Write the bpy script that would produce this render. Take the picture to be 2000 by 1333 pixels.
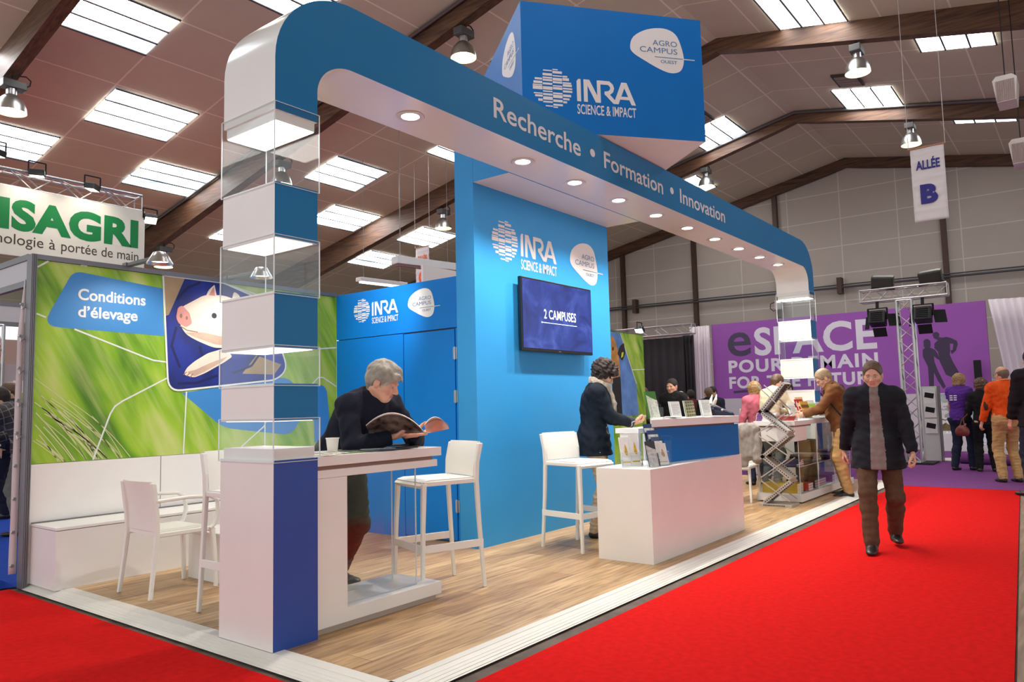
import bpy, bmesh, math, random
import numpy as np
from mathutils import Vector, Matrix, Euler
from math import radians as RAD, sin, cos, pi, atan2, hypot

S = bpy.context.scene
COL = S.collection
random.seed(7)
for o in list(bpy.data.objects):
    bpy.data.objects.remove(o)

# ---------------------------------------------------------------- camera
cam_d = bpy.data.cameras.new('camera')
cam = bpy.data.objects.new('camera', cam_d)
COL.objects.link(cam)
cam_d.sensor_width = 36.0
cam_d.lens = 1469.2 * 36.0 / 2000.0
cam_d.clip_start = 0.05
cam_d.clip_end = 200
_yaw, _pitch, _roll = 0.65713566, 0.08723923, -0.02360154
_f = Vector((cos(_pitch) * cos(_yaw), cos(_pitch) * sin(_yaw), sin(_pitch)))
_r = _f.cross(Vector((0, 0, 1))).normalized()
_u = _r.cross(_f)
_r2 = _r * cos(_roll) + _u * sin(_roll)
_u2 = -_r * sin(_roll) + _u * cos(_roll)
cam.matrix_world = Matrix(((_r2.x, _u2.x, -_f.x, 0), (_r2.y, _u2.y, -_f.y, 0), (_r2.z, _u2.z, -_f.z, 1.25), (0, 0, 0, 1)))
S.camera = cam

# ---------------------------------------------------------------- world, exposure
S.view_settings.view_transform = 'Standard'
S.view_settings.look = 'None'
S.view_settings.gamma = 1.0
S.view_settings.use_curve_mapping = False
S.view_settings.exposure = 0.24
W = bpy.data.worlds.new('daylight')
S.world = W
W.use_nodes = True
W.node_tree.nodes['Background'].inputs[0].default_value = (0.92, 0.98, 1.0, 1)
W.node_tree.nodes['Background'].inputs[1].default_value = 1.05
SKY_E = 15.0          # skylight panes
SPOT_W = 95.0        # downlights under the arch
BAY_W = 55.0         # high bay lamps
FLOOD_W = 17.0       # arm floods of the stands

def lamp(name, kind, loc, energy, color=(1, 1, 1), size=0.1, aim=None, angle=None, blend=0.5, parent=None):
    d = bpy.data.lights.new(name, kind)
    d.energy = energy
    d.color = color
    if kind == 'AREA':
        d.size = size
    else:
        d.shadow_soft_size = size
    if kind == 'SPOT':
        d.spot_size = angle
        d.spot_blend = blend
    o = bpy.data.objects.new(name, d)
    COL.objects.link(o)
    o.location = loc
    if aim is not None:
        o.rotation_euler = (Vector(aim) - Vector(loc)).to_track_quat('-Z', 'Y').to_euler()
    if parent is not None:
        o.parent = parent
        o.location = Vector(loc) - parent.location
    return o

# ---------------------------------------------------------------- materials
MATS = {}

def srgb(r, g, b):
    f = lambda c: (c / 255 / 12.92) if c / 255 <= 0.04045 else ((c / 255 + 0.055) / 1.055) ** 2.4
    return (f(r), f(g), f(b))

class NT:
    """tiny node helper"""
    def __init__(s, m):
        s.t = m.node_tree
        s.b = s.t.nodes['Principled BSDF']
        s.out = s.t.nodes['Material Output']
    def n(s, typ, **kw):
        x = s.t.nodes.new(typ)
        for k, v in kw.items():
            if k in ('operation', 'blend_type', 'data_type', 'noise_dimensions', 'feature', 'wave_type', 'bands_direction', 'interpolation', 'offset', 'squash', 'offset_frequency', 'distance'):
                setattr(x, k, v)
            else:
                x.inputs[k.replace('_', ' ')].default_value = v
        return x
    def l(s, a, ao, b, bi):
        s.t.links.new(a.outputs[ao], b.inputs[bi])
    def coord(s, scale=(1, 1, 1), rot=(0, 0, 0), kind='Object'):
        c = s.t.nodes.new('ShaderNodeTexCoord')
        m = s.t.nodes.new('ShaderNodeMapping')
        m.inputs['Scale'].default_value = scale
        m.inputs['Rotation'].default_value = rot
        s.l(c, kind, m, 'Vector')
        return m
    def ramp(s, stops):
        r = s.t.nodes.new('ShaderNodeValToRGB')
        e = r.color_ramp.elements
        while len(e) < len(stops):
            e.new(0.5)
        for i, (p, c) in enumerate(stops):
            e[i].position = p
            e[i].color = (*c, 1)
        return r

def mat(name, col, rough=0.5, metal=0.0, spec=0.5, noise=0.0, nscale=8.0, bump=0.0, bscale=60.0, stretch=(1, 1, 1), emit=None, estr=0.0, coat=0.0, sheen=0.0):
    if name in MATS:
        return MATS[name]
    m = bpy.data.materials.new(name)
    m.use_nodes = True
    h = NT(m)
    b = h.b
    b.inputs['Base Color'].default_value = (*col, 1)
    b.inputs['Roughness'].default_value = rough
    b.inputs['Metallic'].default_value = metal
    b.inputs['Specular IOR Level'].default_value = spec
    b.inputs['Coat Weight'].default_value = coat
    b.inputs['Sheen Weight'].default_value = sheen
    if noise > 0:
        c = h.coord(stretch)
        nz = h.n('ShaderNodeTexNoise', Scale=nscale, Detail=4.0)
        h.l(c, 0, nz, 'Vector')
        lo = tuple(max(0, x * (1 - noise)) for x in col)
        hi = tuple(min(1, x * (1 + noise)) for x in col)
        r = h.ramp([(0.3, lo), (0.7, hi)])
        h.l(nz, 0, r, 0)
        h.l(r, 0, b, 'Base Color')
    if bump > 0:
        c2 = h.coord(stretch)
        n2 = h.n('ShaderNodeTexNoise', Scale=bscale, Detail=3.0)
        h.l(c2, 0, n2, 'Vector')
        bp = h.n('ShaderNodeBump', Strength=bump, Distance=0.01)
        h.l(n2, 0, bp, 'Height')
        h.l(bp, 0, b, 'Normal')
    if emit is not None:
        b.inputs['Emission Color'].default_value = (*emit, 1)
        b.inputs['Emission Strength'].default_value = estr
    MATS[name] = m
    return m

WHITE = mat('white laminate', srgb(236, 232, 228), 0.35, noise=0.02, nscale=3)
WHITE_GLOSS = mat('white glossy panel', srgb(236, 232, 229), 0.16, noise=0.015, nscale=2)
CHAIRW = mat('white moulded plastic', srgb(238, 235, 228), 0.38)
BLUE = mat('blue printed panel', srgb(4, 128, 218), 0.45, spec=.25, noise=0.03, nscale=2)
BLUE_ARCH = mat('deep blue printed panel', srgb(22, 114, 168), 0.40, spec=.3, noise=0.03, nscale=2)
BLUE_TV = mat('sky blue printed panel', srgb(52, 150, 216), 0.45, spec=.3, noise=0.03, nscale=2)
BLUE_BOX = mat('box blue panel', srgb(0, 104, 182), 0.5, spec=.25, noise=0.03, nscale=2)
PRINTW = mat('white print', srgb(240, 236, 234), 0.5)
PRINTG = mat('light grey lettering', srgb(222, 214, 214), 0.5)
PRINTB = mat('steel blue print', srgb(70, 118, 160), 0.5)
BLACK = mat('black plastic', srgb(16, 16, 17), 0.35)
BLACKM = mat('matt black', srgb(20, 19, 20), 0.8)
CHROME = mat('brushed aluminium', srgb(196, 196, 196), 0.28, metal=1.0)
STEEL = mat('grey steel', srgb(120, 118, 116), 0.4, metal=0.8)
GREYP = mat('grey aluminium profile', srgb(128, 126, 130), 0.45, metal=0.5)
PAPER = mat('paper', srgb(238, 235, 228), 0.7)
RUBBER = mat('dark rubber', srgb(40, 38, 36), 0.8)

def glass_mat(name, tint=(1, 1, 1), edge=0.022):
    """clear acrylic sheet: mostly see-through with a fresnel sheen"""
    if name in MATS:
        return MATS[name]
    m = bpy.data.materials.new(name)
    m.use_nodes = True
    t = m.node_tree
    for n in list(t.nodes):
        if n.type != 'OUTPUT_MATERIAL':
            t.nodes.remove(n)
    out = [n for n in t.nodes][0]
    tr = t.nodes.new('ShaderNodeBsdfTransparent')
    tr.inputs[0].default_value = (*tint, 1)
    gl = t.nodes.new('ShaderNodeBsdfGlossy')
    gl.inputs['Roughness'].default_value = 0.02
    lw = t.nodes.new('ShaderNodeLayerWeight')
    lw.inputs[0].default_value = 0.5
    pw = t.nodes.new('ShaderNodeMath')
    pw.operation = 'POWER'
    pw.inputs[1].default_value = 4.0
    ml = t.nodes.new('ShaderNodeMath')
    ml.operation = 'MULTIPLY_ADD'
    ml.inputs[1].default_value = 0.6
    ml.inputs[2].default_value = edge
    mx = t.nodes.new('ShaderNodeMixShader')
    t.links.new(lw.outputs['Facing'], pw.inputs[0])
    t.links.new(pw.outputs[0], ml.inputs[0])
    t.links.new(ml.outputs[0], mx.inputs[0])
    t.links.new(tr.outputs[0], mx.inputs[1])
    t.links.new(gl.outputs[0], mx.inputs[2])
    t.links.new(mx.outputs[0], out.inputs[0])
    MATS[name] = m
    return m

ACRYLIC = glass_mat('clear acrylic', (0.975, 0.985, 0.985))
ACRYLIC_EDGE = mat('acrylic polished edge', srgb(225, 230, 230), 0.2, spec=0.8)

def emat(name, col, s):
    return mat(name, (0.8, 0.8, 0.8), 0.5, emit=col, estr=s)

# ---------------------------------------------------------------- mesh building
class MB:
    def __init__(s):
        s.v, s.f, s.m, s.cur = [], [], [], 0
    def mat(s, i):
        s.cur = i
        return s
    def add(s, vs, fs):
        k = len(s.v)
        s.v += [tuple(p) for p in vs]
        for f in fs:
            s.f.append(tuple(k + i for i in f))
            s.m.append(s.cur)
        return s
    def box(s, x0, x1, y0, y1, z0, z1):
        x0, x1 = min(x0, x1), max(x0, x1)
        y0, y1 = min(y0, y1), max(y0, y1)
        z0, z1 = min(z0, z1), max(z0, z1)
        v = [(x0, y0, z0), (x1, y0, z0), (x1, y1, z0), (x0, y1, z0), (x0, y0, z1), (x1, y0, z1), (x1, y1, z1), (x0, y1, z1)]
        return s.add(v, [(0, 3, 2, 1), (4, 5, 6, 7), (0, 1, 5, 4), (1, 2, 6, 5), (2, 3, 7, 6), (3, 0, 4, 7)])
    def obox(s, c, size, rot=None):
        """box centred at c, full size, rotated by euler or matrix"""
        R = Matrix.Identity(3) if rot is None else (rot if isinstance(rot, Matrix) else Euler(rot).to_matrix())
        hx, hy, hz = size[0] / 2, size[1] / 2, size[2] / 2
        c = Vector(c)
        v = [c + R @ Vector((a * hx, b * hy, d * hz)) for d in (-1, 1) for a, b in ((-1, -1), (1, -1), (1, 1), (-1, 1))]
        return s.add(v, [(0, 3, 2, 1), (4, 5, 6, 7), (0, 1, 5, 4), (1, 2, 6, 5), (2, 3, 7, 6), (3, 0, 4, 7)])
    def cyl(s, a, b, r, n=10, r2=None, caps=True):
        a, b = Vector(a), Vector(b)
        r2 = r if r2 is None else r2
        d = (b - a).normalized()
        u = d.orthogonal().normalized()
        w = d.cross(u)
        v = [a + (u * cos(2 * pi * i / n) + w * sin(2 * pi * i / n)) * r for i in range(n)]
        v += [b + (u * cos(2 * pi * i / n) + w * sin(2 * pi * i / n)) * r2 for i in range(n)]
        f = [(i, (i + 1) % n, n + (i + 1) % n, n + i) for i in range(n)]
        if caps:
            f += [tuple(range(n - 1, -1, -1)), tuple(range(n, 2 * n))]
        return s.add(v, f)
    def bar(s, a, b, w, d=None, up=(0, 0, 1)):
        """rectangular bar from a to b, width w (sideways) and depth d"""
        a, b = Vector(a), Vector(b)
        d = w if d is None else d
        t = (b - a).normalized()
        up = Vector(up)
        sd = t.cross(up)
        if sd.length < 1e-4:
            sd = t.orthogonal()
        sd.normalize()
        n = sd.cross(t)
        v = []
        for p in (a, b):
            v += [p + sd * i * w / 2 + n * j * d / 2 for i, j in ((-1, -1), (1, -1), (1, 1), (-1, 1))]
        return s.add(v, [(0, 3, 2, 1), (4, 5, 6, 7), (0, 1, 5, 4), (1, 2, 6, 5), (2, 3, 7, 6), (3, 0, 4, 7)])
    def tube(s, pts, r, n=8, flat=None):
        """swept tube; flat=(a,b) gives an elliptical-rectangular section"""
        pts = [Vector(p) for p in pts]
        rs = r if isinstance(r, (list, tuple)) else [r] * len(pts)
        rings = []
        pu = None
        for i, p in enumerate(pts):
            t = (pts[min(i + 1, len(pts) - 1)] - pts[max(i - 1, 0)]).normalized()
            if pu is None:
                u = t.orthogonal().normalized() if abs(t.z) > 0.95 else t.cross(Vector((0, 0, 1))).normalized()
            else:
                u = (pu - t * pu.dot(t)).normalized()
            pu = u
            w = t.cross(u)
            ax, ay = (rs[i], rs[i]) if flat is None else (flat[0], flat[1])
            rings.append([p + u * cos(2 * pi * k / n + pi / n) * ax + w * sin(2 * pi * k / n + pi / n) * ay for k in range(n)])
        v = [q for rg in rings for q in rg]
        f = []
        for i in range(len(pts) - 1):
            for k in range(n):
                f.append((i * n + k, i * n + (k + 1) % n, (i + 1) * n + (k + 1) % n, (i + 1) * n + k))
        f += [tuple(range(n - 1, -1, -1)), tuple((len(pts) - 1) * n + k for k in range(n))]
        return s.add(v, f)
    def lathe(s, prof, c, n=20, axis='Z', caps=True):
        c = Vector(c)
        v = []
        for r, z in prof:
            for k in range(n):
                a = 2 * pi * k / n
                p = Vector((r * cos(a), r * sin(a), z))
                if axis == 'X':
                    p = Vector((p.z, p.x, p.y))
                elif axis == 'Y':
                    p = Vector((p.y, p.z, p.x))
                v.append(c + p)
        f = []
        for i in range(len(prof) - 1):
            for k in range(n):
                f.append((i * n + k, i * n + (k + 1) % n, (i + 1) * n + (k + 1) % n, (i + 1) * n + k))
        if caps:
            f += [tuple(range(n - 1, -1, -1)), tuple((len(prof) - 1) * n + k for k in range(n))]
        return s.add(v, f)
    def prism(s, poly, fr, d0, d1):
        """extrude a 2D polygon of frame fr from depth d0 to d1 along its normal"""
        n = len(poly)
        v = [fr.p(x, y, d0) for x, y in poly] + [fr.p(x, y, d1) for x, y in poly]
        a = sum(poly[i][0] * poly[(i + 1) % n][1] - poly[(i + 1) % n][0] * poly[i][1] for i in range(n))
        back, front = tuple(range(n - 1, -1, -1)), tuple(range(n, 2 * n))
        side = [(i, (i + 1) % n, n + (i + 1) % n, n + i) for i in range(n)]
        if a < 0:
            back, front = back[::-1], front[::-1]
            side = [q[::-1] for q in side]
        return s.add(v, [back, front] + side)
    def sphere(s, c, r, n=12, m=8, sc=(1, 1, 1)):
        c = Vector(c)
        v = [c + Vector((0, 0, -r * sc[2]))]
        for i in range(1, m):
            ph = -pi / 2 + pi * i / m
            for k in range(n):
                a = 2 * pi * k / n
                v.append(c + Vector((r * cos(ph) * cos(a) * sc[0], r * cos(ph) * sin(a) * sc[1], r * sin(ph) * sc[2])))
        v.append(c + Vector((0, 0, r * sc[2])))
        f = [(0, 1 + (k + 1) % n, 1 + k) for k in range(n)]
        for i in range(m - 2):
            for k in range(n):
                a, b = 1 + i * n + k, 1 + i * n + (k + 1) % n
                f.append((a, b, b + n, a + n))
        top = len(v) - 1
        f += [(top, 1 + (m - 2) * n + k, 1 + (m - 2) * n + (k + 1) % n) for k in range(n)]
        return s.add(v, f)
    def build(s, name, mats, parent=None, smooth=False, bevel=0.0, angle=35, local=False):
        me = bpy.data.meshes.new(name)
        me.from_pydata(s.v, [], s.f)
        mats = mats if isinstance(mats, (list, tuple)) else [mats]
        for m in mats:
            me.materials.append(m)
        me.polygons.foreach_set('material_index', s.m)
        if smooth:
            me.polygons.foreach_set('use_smooth', [True] * len(s.f))
            try:
                me.set_sharp_from_angle(angle=RAD(angle))
            except Exception:
                pass
        me.update()
        o = bpy.data.objects.new(name, me)
        COL.objects.link(o)
        if parent is not None:
            o.parent = parent
            if not local:
                q = parent
                off = Vector((0, 0, 0))
                while q is not None:
                    off += q.location
                    q = q.parent
                o.location = -off
        if bevel > 0:
            b = o.modifiers.new('bevel', 'BEVEL')
            b.width = bevel
            b.segments = 2
            b.limit_method = 'ANGLE'
            b.angle_limit = RAD(40)
        return o

class Frame:
    """2D drawing frame: o + u*x + v*y, normal u x v"""
    def __init__(s, o, u, v=(0, 0, 1)):
        s.o, s.u, s.v = Vector(o), Vector(u).normalized(), Vector(v).normalized()
        s.n = s.u.cross(s.v)
    def p(s, x, y, d=0.0):
        return s.o + s.u * x + s.v * y + s.n * d

def tag(o, label=None, cat=None, group=None, kind=None):
    if label:
        o['label'] = label
    if cat:
        o['category'] = cat
    if group:
        o['group'] = group
    if kind:
        o['kind'] = kind
    return o

def thing(name, label=None, cat=None, loc=(0, 0, 0), group=None, kind=None, rz=0.0):
    o = bpy.data.objects.new(name, None)
    o.empty_display_size = 0.1
    COL.objects.link(o)
    o.location = loc
    o.rotation_euler = (0, 0, rz)
    return tag(o, label, cat, group, kind)

def struct(o):
    o['kind'] = 'structure'
    return o

def dup(root, loc=None, rz=None, label=None, group=None):
    r = root.copy()
    COL.objects.link(r)
    if loc is not None:
        r.location = loc
    if rz is not None:
        r.rotation_euler = (0, 0, rz)
    if label:
        r['label'] = label
    if group:
        r['group'] = group
    for ch in list(root.children):
        c = ch.copy()
        COL.objects.link(c)
        c.parent = r
        for g in list(ch.children):
            d = g.copy()
            COL.objects.link(d)
            d.parent = c
    return r

# ---------------------------------------------------------------- lettering
def text_polys(s, size=1.0, bold=0.0, spacing=1.0):
    """flat triangulated text in 2D: returns verts, faces with x0=0, baseline 0"""
    cu = bpy.data.curves.new('t', 'FONT')
    cu.body = s
    cu.size = size
    cu.offset = bold
    cu.space_character = spacing
    cu.resolution_u = 4
    ob = bpy.data.objects.new('t', cu)
    COL.objects.link(ob)
    dg = bpy.context.evaluated_depsgraph_get()
    dg.update()
    me = bpy.data.meshes.new_from_object(ob.evaluated_get(dg))
    v = [(p.co.x, p.co.y) for p in me.vertices]
    f = [tuple(p.vertices) for p in me.polygons]
    bpy.data.objects.remove(ob)
    bpy.data.curves.remove(cu)
    bpy.data.meshes.remove(me)
    return v, f

def letter(mb, fr, s, x0, x1, y0, y1=None, cap=None, bold=0.0, d=0.002, spacing=1.0, hgt=None, slope=0.0):
    """fit text into x0..x1 with baseline y0; cap = height of capital letters"""
    v, f = text_polys(s, 1.0, bold, spacing)
    if not v:
        return
    ax = min(p[0] for p in v)
    bx = max(p[0] for p in v)
    capv, _ = text_polys('H', 1.0, 0)
    ch = max(p[1] for p in capv)
    sx = (x1 - x0) / (bx - ax)
    sy = cap / ch
    out = [fr.p(x0 + (p[0] - ax) * sx, y0 + p[1] * sy + slope * (p[0] - ax) * sx, d) for p in v]
    # keep the winding facing the normal
    fs = []
    for q in f:
        a = Vector(out[q[1]]) - Vector(out[q[0]])
        b = Vector(out[q[2]]) - Vector(out[q[0]])
        fs.append(q if a.cross(b).dot(fr.n) >= 0 else q[::-1])
    mb.add(out, fs)

def stroke(mb, fr, pts, w, d=0.002):
    """mitred flat stroke"""
    P = [Vector((p[0], p[1])) for p in pts]
    L, R = [], []
    for i, p in enumerate(P):
        if i == 0:
            t = (P[1] - P[0]).normalized()
            n = Vector((-t.y, t.x))
            k = 1
        elif i == len(P) - 1:
            t = (P[-1] - P[-2]).normalized()
            n = Vector((-t.y, t.x))
            k = 1
        else:
            t0, t1 = (P[i] - P[i - 1]).normalized(), (P[i + 1] - P[i]).normalized()
            n0, n1 = Vector((-t0.y, t0.x)), Vector((-t1.y, t1.x))
            n = (n0 + n1)
            n = n.normalized() if n.length > 1e-6 else n0
            k = 1 / max(0.35, n.dot(n0))
        L.append(p + n * k * w / 2)
        R.append(p - n * k * w / 2)
    v = [fr.p(q.x, q.y, d) for q in L] + [fr.p(q.x, q.y, d) for q in R]
    m = len(P)
    mb.add(v, [(i, m + i, m + i + 1, i + 1) for i in range(m - 1)])

def poly(mb, fr, pts, d=0.002):
    a = sum(pts[i][0] * pts[(i + 1) % len(pts)][1] - pts[(i + 1) % len(pts)][0] * pts[i][1] for i in range(len(pts)))
    if a < 0:
        pts = pts[::-1]
    mb.add([fr.p(x, y, d) for x, y in pts], [tuple(range(len(pts)))])

def rpoly(pts, r, n=6):
    """round the corners of a polygon"""
    out = []
    m = len(pts)
    for i in range(m):
        p, a, b = Vector(pts[i]), Vector(pts[i - 1]), Vector(pts[(i + 1) % m])
        rr = r[i] if isinstance(r, (list, tuple)) else r
        if rr <= 0:
            out.append((p.x, p.y))
            continue
        p0 = p + (a - p).normalized() * rr
        p1 = p + (b - p).normalized() * rr
        for k in range(n + 1):
            t = k / n
            q = p0 * (1 - t) ** 2 + p * 2 * t * (1 - t) + p1 * t * t
            out.append((q.x, q.y))
    return out

def blob_pts(cx, cy, rx, ry, seed=None, n=40):
    """rounded egg with a low right point, as on the campus badge"""
    out = []
    ctrl = [(-1.0, 0.02), (-0.86, 0.5), (-0.35, 0.88), (0.28, 1.0), (0.72, 0.78), (0.93, 0.2), (1.0, -0.4), (0.86, -0.86), (0.5, -1.0), (0.05, -0.85), (-0.5, -0.52), (-0.88, -0.25)]
    m = len(ctrl)
    for i in range(m):
        p0, p1, p2, p3 = [Vector(ctrl[(i + k) % m]) for k in (-1, 0, 1, 2)]
        for k in range(4):
            t = k / 4
            q = 0.5 * ((2 * p1) + (p2 - p0) * t + (2 * p0 - 5 * p1 + 4 * p2 - p3) * t * t + (3 * p1 - p0 - 3 * p2 + p3) * t ** 3)
            out.append((cx + q.x * rx, cy + q.y * ry))
    return out

def inra_logo(mb, fr, cx, cy, R, d=0.002):
    """globe of stripes, four tall letters and the tag line; R is the globe radius"""
    cols = [(-1.0, -0.5), (-0.5, 0.0), (0.0, 0.5), (0.5, 1.0)]
    bars = [[(0.42, .05), (0.25, .06), (0.12, .03), (-0.02, .09), (-0.3, .03), (-0.42, .05), (-0.62, .06)],
            [(0.86, .03), (0.66, .06), (0.5, .04), (0.38, .05), (0.2, .05), (-0.02, .08), (-0.18, .03), (-0.33, .05), (-0.52, .08), (-0.7, .04), (-0.9, .03)],
            [(0.93, .03), (0.8, .06), (0.62, .03), (0.45, .07), (0.3, .05), (0.12, .03), (0.0, .06), (-0.25, .04), (-0.4, .08), (-0.62, .06), (-0.82, .05), (-0.94, .03)],
            [(0.62, .04), (0.48, .07), (0.3, .04), (0.18, .06), (0.02, .04), (-0.12, .05), (-0.33, .06), (-0.5, .05), (-0.66, .05)]]
    for (x0, x1), bs in zip(cols, bars):
        x0 += 0.012
        x1 -= 0.012
        for yc, h in bs:
            ya, yb = yc - h, yc + h
            ym = max(abs(ya), abs(yb))
            w = math.sqrt(max(0, 1 - min(1, ym) ** 2))
            a, b = max(x0, -w), min(x1, w)
            if b - a > 0.06:
                poly(mb, fr, [(cx + a * R, cy + ya * R), (cx + b * R, cy + ya * R), (cx + b * R, cy + yb * R), (cx + a * R, cy + yb * R)], d)
    x0, wd, y0, ht = cx + 1.22 * R, 3.05 * R, cy - 0.55 * R, 1.12 * R
    sw = 0.205 * R
    q = lambda a, b: (x0 + a * wd, y0 + b * ht)
    poly(mb, fr, [q(0, 0), q(0.068, 0), q(0.068, 1), q(0.03, 1), q(0, 0.9)], d)
    poly(mb, fr, [q(0.115, 0), q(0.18, 0), q(0.18, 1), q(0.115, 1)], d + 0.0003)
    poly(mb, fr, [q(0.13, 1), q(0.215, 1), q(0.40, 0), q(0.315, 0)], d)
    poly(mb, fr, [q(0.34, 0), q(0.40, 0), q(0.40, 1), q(0.34, 1)], d + 0.0003)
    stroke(mb, fr, [q(0.37, 0.92), q(0.54, 0.92), q(0.585, 0.82), q(0.60, 0.70), q(0.585, 0.57), q(0.54, 0.47), q(0.47, 0.44)], sw * 0.95, d + 0.0006)
    poly(mb, fr, [q(0.455, 0.44), q(0.54, 0.46), q(0.70, 0), q(0.615, 0)], d)
    poly(mb, fr, [q(0.615, 0), q(0.70, 0), q(0.845, 1), q(0.76, 1)], d + 0.0003)
    poly(mb, fr, [q(0.77, 1), q(0.85, 1), q(1.0, 0), q(0.925, 0)], d)
    poly(mb, fr, [q(0.70, 0.22), q(0.93, 0.22), q(0.91, 0.36), q(0.72, 0.36)], d + 0.0006)
    letter(mb, fr, 'SCIENCE & IMPACT', x0, x0 + wd, cy - 1.17 * R, cap=0.47 * R, bold=0.012, d=d)

def campus_logo(parent, fr, cx, cy, rx, ry, blob_mat, ink, d=0.002):
    mb = MB()
    poly(mb, fr, blob_pts(cx, cy, rx, ry), d)
    poly(mb, fr, [(cx + rx, cy - 0.34 * ry), (cx + 1.42 * rx, cy - 0.34 * ry), (cx + 1.42 * rx, cy - 0.30 * ry), (cx + rx, cy - 0.30 * ry)], d)
    mb.build('badge', blob_mat, parent)
    mt = MB()
    letter(mt, fr, 'AGRO', cx - 0.16 * rx, cx + 0.76 * rx, cy + 0.20 * ry, cap=0.24 * ry, d=d + 0.0015)
    letter(mt, fr, 'CAMPUS', cx - 0.64 * rx, cx + 0.76 * rx, cy - 0.14 * ry, cap=0.24 * ry, d=d + 0.0015)
    letter(mt, fr, 'OUEST', cx + 0.12 * rx, cx + 0.74 * rx, cy - 0.58 * ry, cap=0.14 * ry, bold=0.01, d=d + 0.0015)
    poly(mt, fr, [(cx - 0.1 * rx, cy - 0.335 * ry), (cx + 0.97 * rx, cy - 0.335 * ry), (cx + 0.97 * rx, cy - 0.305 * ry), (cx - 0.1 * rx, cy - 0.305 * ry)], d + 0.0015)
    mt.build('badge_lettering', ink, parent)
# ================================================================ THE HALL
RIDGE_Y, RIDGE_Z, SLOPE = 5.67, 8.74, 0.199
def roof(y):
    return RIDGE_Z - SLOPE * abs(y - RIDGE_Y)

CONCRETE = mat('worn hall concrete', srgb(98, 84, 76), 0.85, noise=0.35, nscale=6, bump=0.2)
RED = mat('red aisle carpet', srgb(206, 25, 24), 0.95, spec=0.05, noise=0.10, nscale=25, bump=0.25, bscale=320)
BLUEC = mat('blue aisle carpet', srgb(30, 62, 150), 0.95, spec=0.1, noise=0.12, nscale=30, bump=0.25, bscale=300)
PURPLEC = mat('purple stand carpet', srgb(116, 66, 122), 0.95, spec=0.1, noise=0.08, nscale=30, bump=0.2, bscale=300)

def wood_mat(name, dark, light, sc=(1, 14, 14), rough=0.55, spec=0.4):
    m = bpy.data.materials.new(name)
    m.use_nodes = True
    h = NT(m)
    c = h.coord(sc)
    nz = h.n('ShaderNodeTexNoise', Scale=2.0, Detail=6.0, Distortion=0.4)
    h.l(c, 0, nz, 'Vector')
    r = h.ramp([(0.28, dark), (0.72, light)])
    h.l(nz, 0, r, 0)
    h.l(r, 0, h.b, 'Base Color')
    h.b.inputs['Roughness'].default_value = rough
    h.b.inputs['Specular IOR Level'].default_value = spec
    return m
def tile_mat(name, base, line, bw, bh, off, mort=0.018, rot=None, kind='Object', rough=0.8, noise=0.05):
    m = bpy.data.materials.new(name)
    m.use_nodes = True
    h = NT(m)
    c = h.coord(kind=kind)
    c.inputs['Location'].default_value = off
    if rot:
        c.inputs['Rotation'].default_value = rot
    b = h.n('ShaderNodeTexBrick', offset=0.0, Scale=1.0, Mortar_Size=mort, Mortar_Smooth=0.3, Brick_Width=bw, Row_Height=bh)
    b.inputs['Color1'].default_value = (*base, 1)
    b.inputs['Color2'].default_value = (*[x * 0.96 for x in base], 1)
    b.inputs['Mortar'].default_value = (*line, 1)
    h.l(c, 0, b, 'Vector')
    nz = h.n('ShaderNodeTexNoise', Scale=1.3, Detail=5.0)
    h.l(c, 0, nz, 'Vector')
    mx = h.n('ShaderNodeMixRGB', blend_type='MULTIPLY', Fac=0.35)
    r = h.ramp([(0.3, (0.86, 0.85, 0.84)), (0.7, (1, 1, 1))])
    h.l(nz, 0, r, 0)
    h.l(b, 'Color', mx, 1)
    h.l(r, 0, mx, 2)
    h.l(mx, 0, h.b, 'Base Color')
    h.b.inputs['Roughness'].default_value = rough
    h.b.inputs['Specular IOR Level'].default_value = 0.2
    return m

CEIL = tile_mat('insulated ceiling boards', srgb(214, 204, 178), srgb(246, 238, 216), 1.70, 1.09, (-4.35, -1.50, 0))
GABLE = tile_mat('gable wall boards', srgb(190, 178, 166), srgb(214, 204, 192), 1.62, 0.87, (-1.1, 0.05, 0), rough=0.85)
GLULAM = wood_mat('stained glulam timber', srgb(58, 38, 28), srgb(112, 78, 54), (12, 0.8, 12))

# floor and carpets
struct(MB().box(-6, 30, -14, 30, -0.12, -0.012).build('floor', CONCRETE))
tag(MB().add([(-1.5, .02, 0), (11.95, .88, 0), (11.95, 2.34, 0), (2.1, 2.34, 0), (-1.5, 2.34, 0), (-1.5, .02, -0.01), (11.95, .88, -0.01), (11.95, 2.34, -0.01), (2.1, 2.34, -0.01), (-1.5, 2.34, -0.01)],
             [(0, 1, 2, 3, 4), (9, 8, 7, 6, 5), (0, 5, 6, 1), (1, 6, 7, 2), (2, 7, 8, 3), (3, 8, 9, 4), (4, 9, 5, 0)]).build('aisle_carpet', RED),
    'bright red carpet covering the wide aisle along the open front of the stand', 'carpet')
tag(MB().box(-1.5, 2.20, 2.345, 6.42, -0.01, 0.0).build('aisle_carpet', RED),
    'red carpet at the lower left along the short end of the stand', 'carpet')
tag(MB().box(-2, 12, 11.45, 15.5, -0.01, 0.001).build('aisle_carpet', RED),
    'strip of red carpet far behind the left post, beyond the blue carpet', 'carpet')
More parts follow.
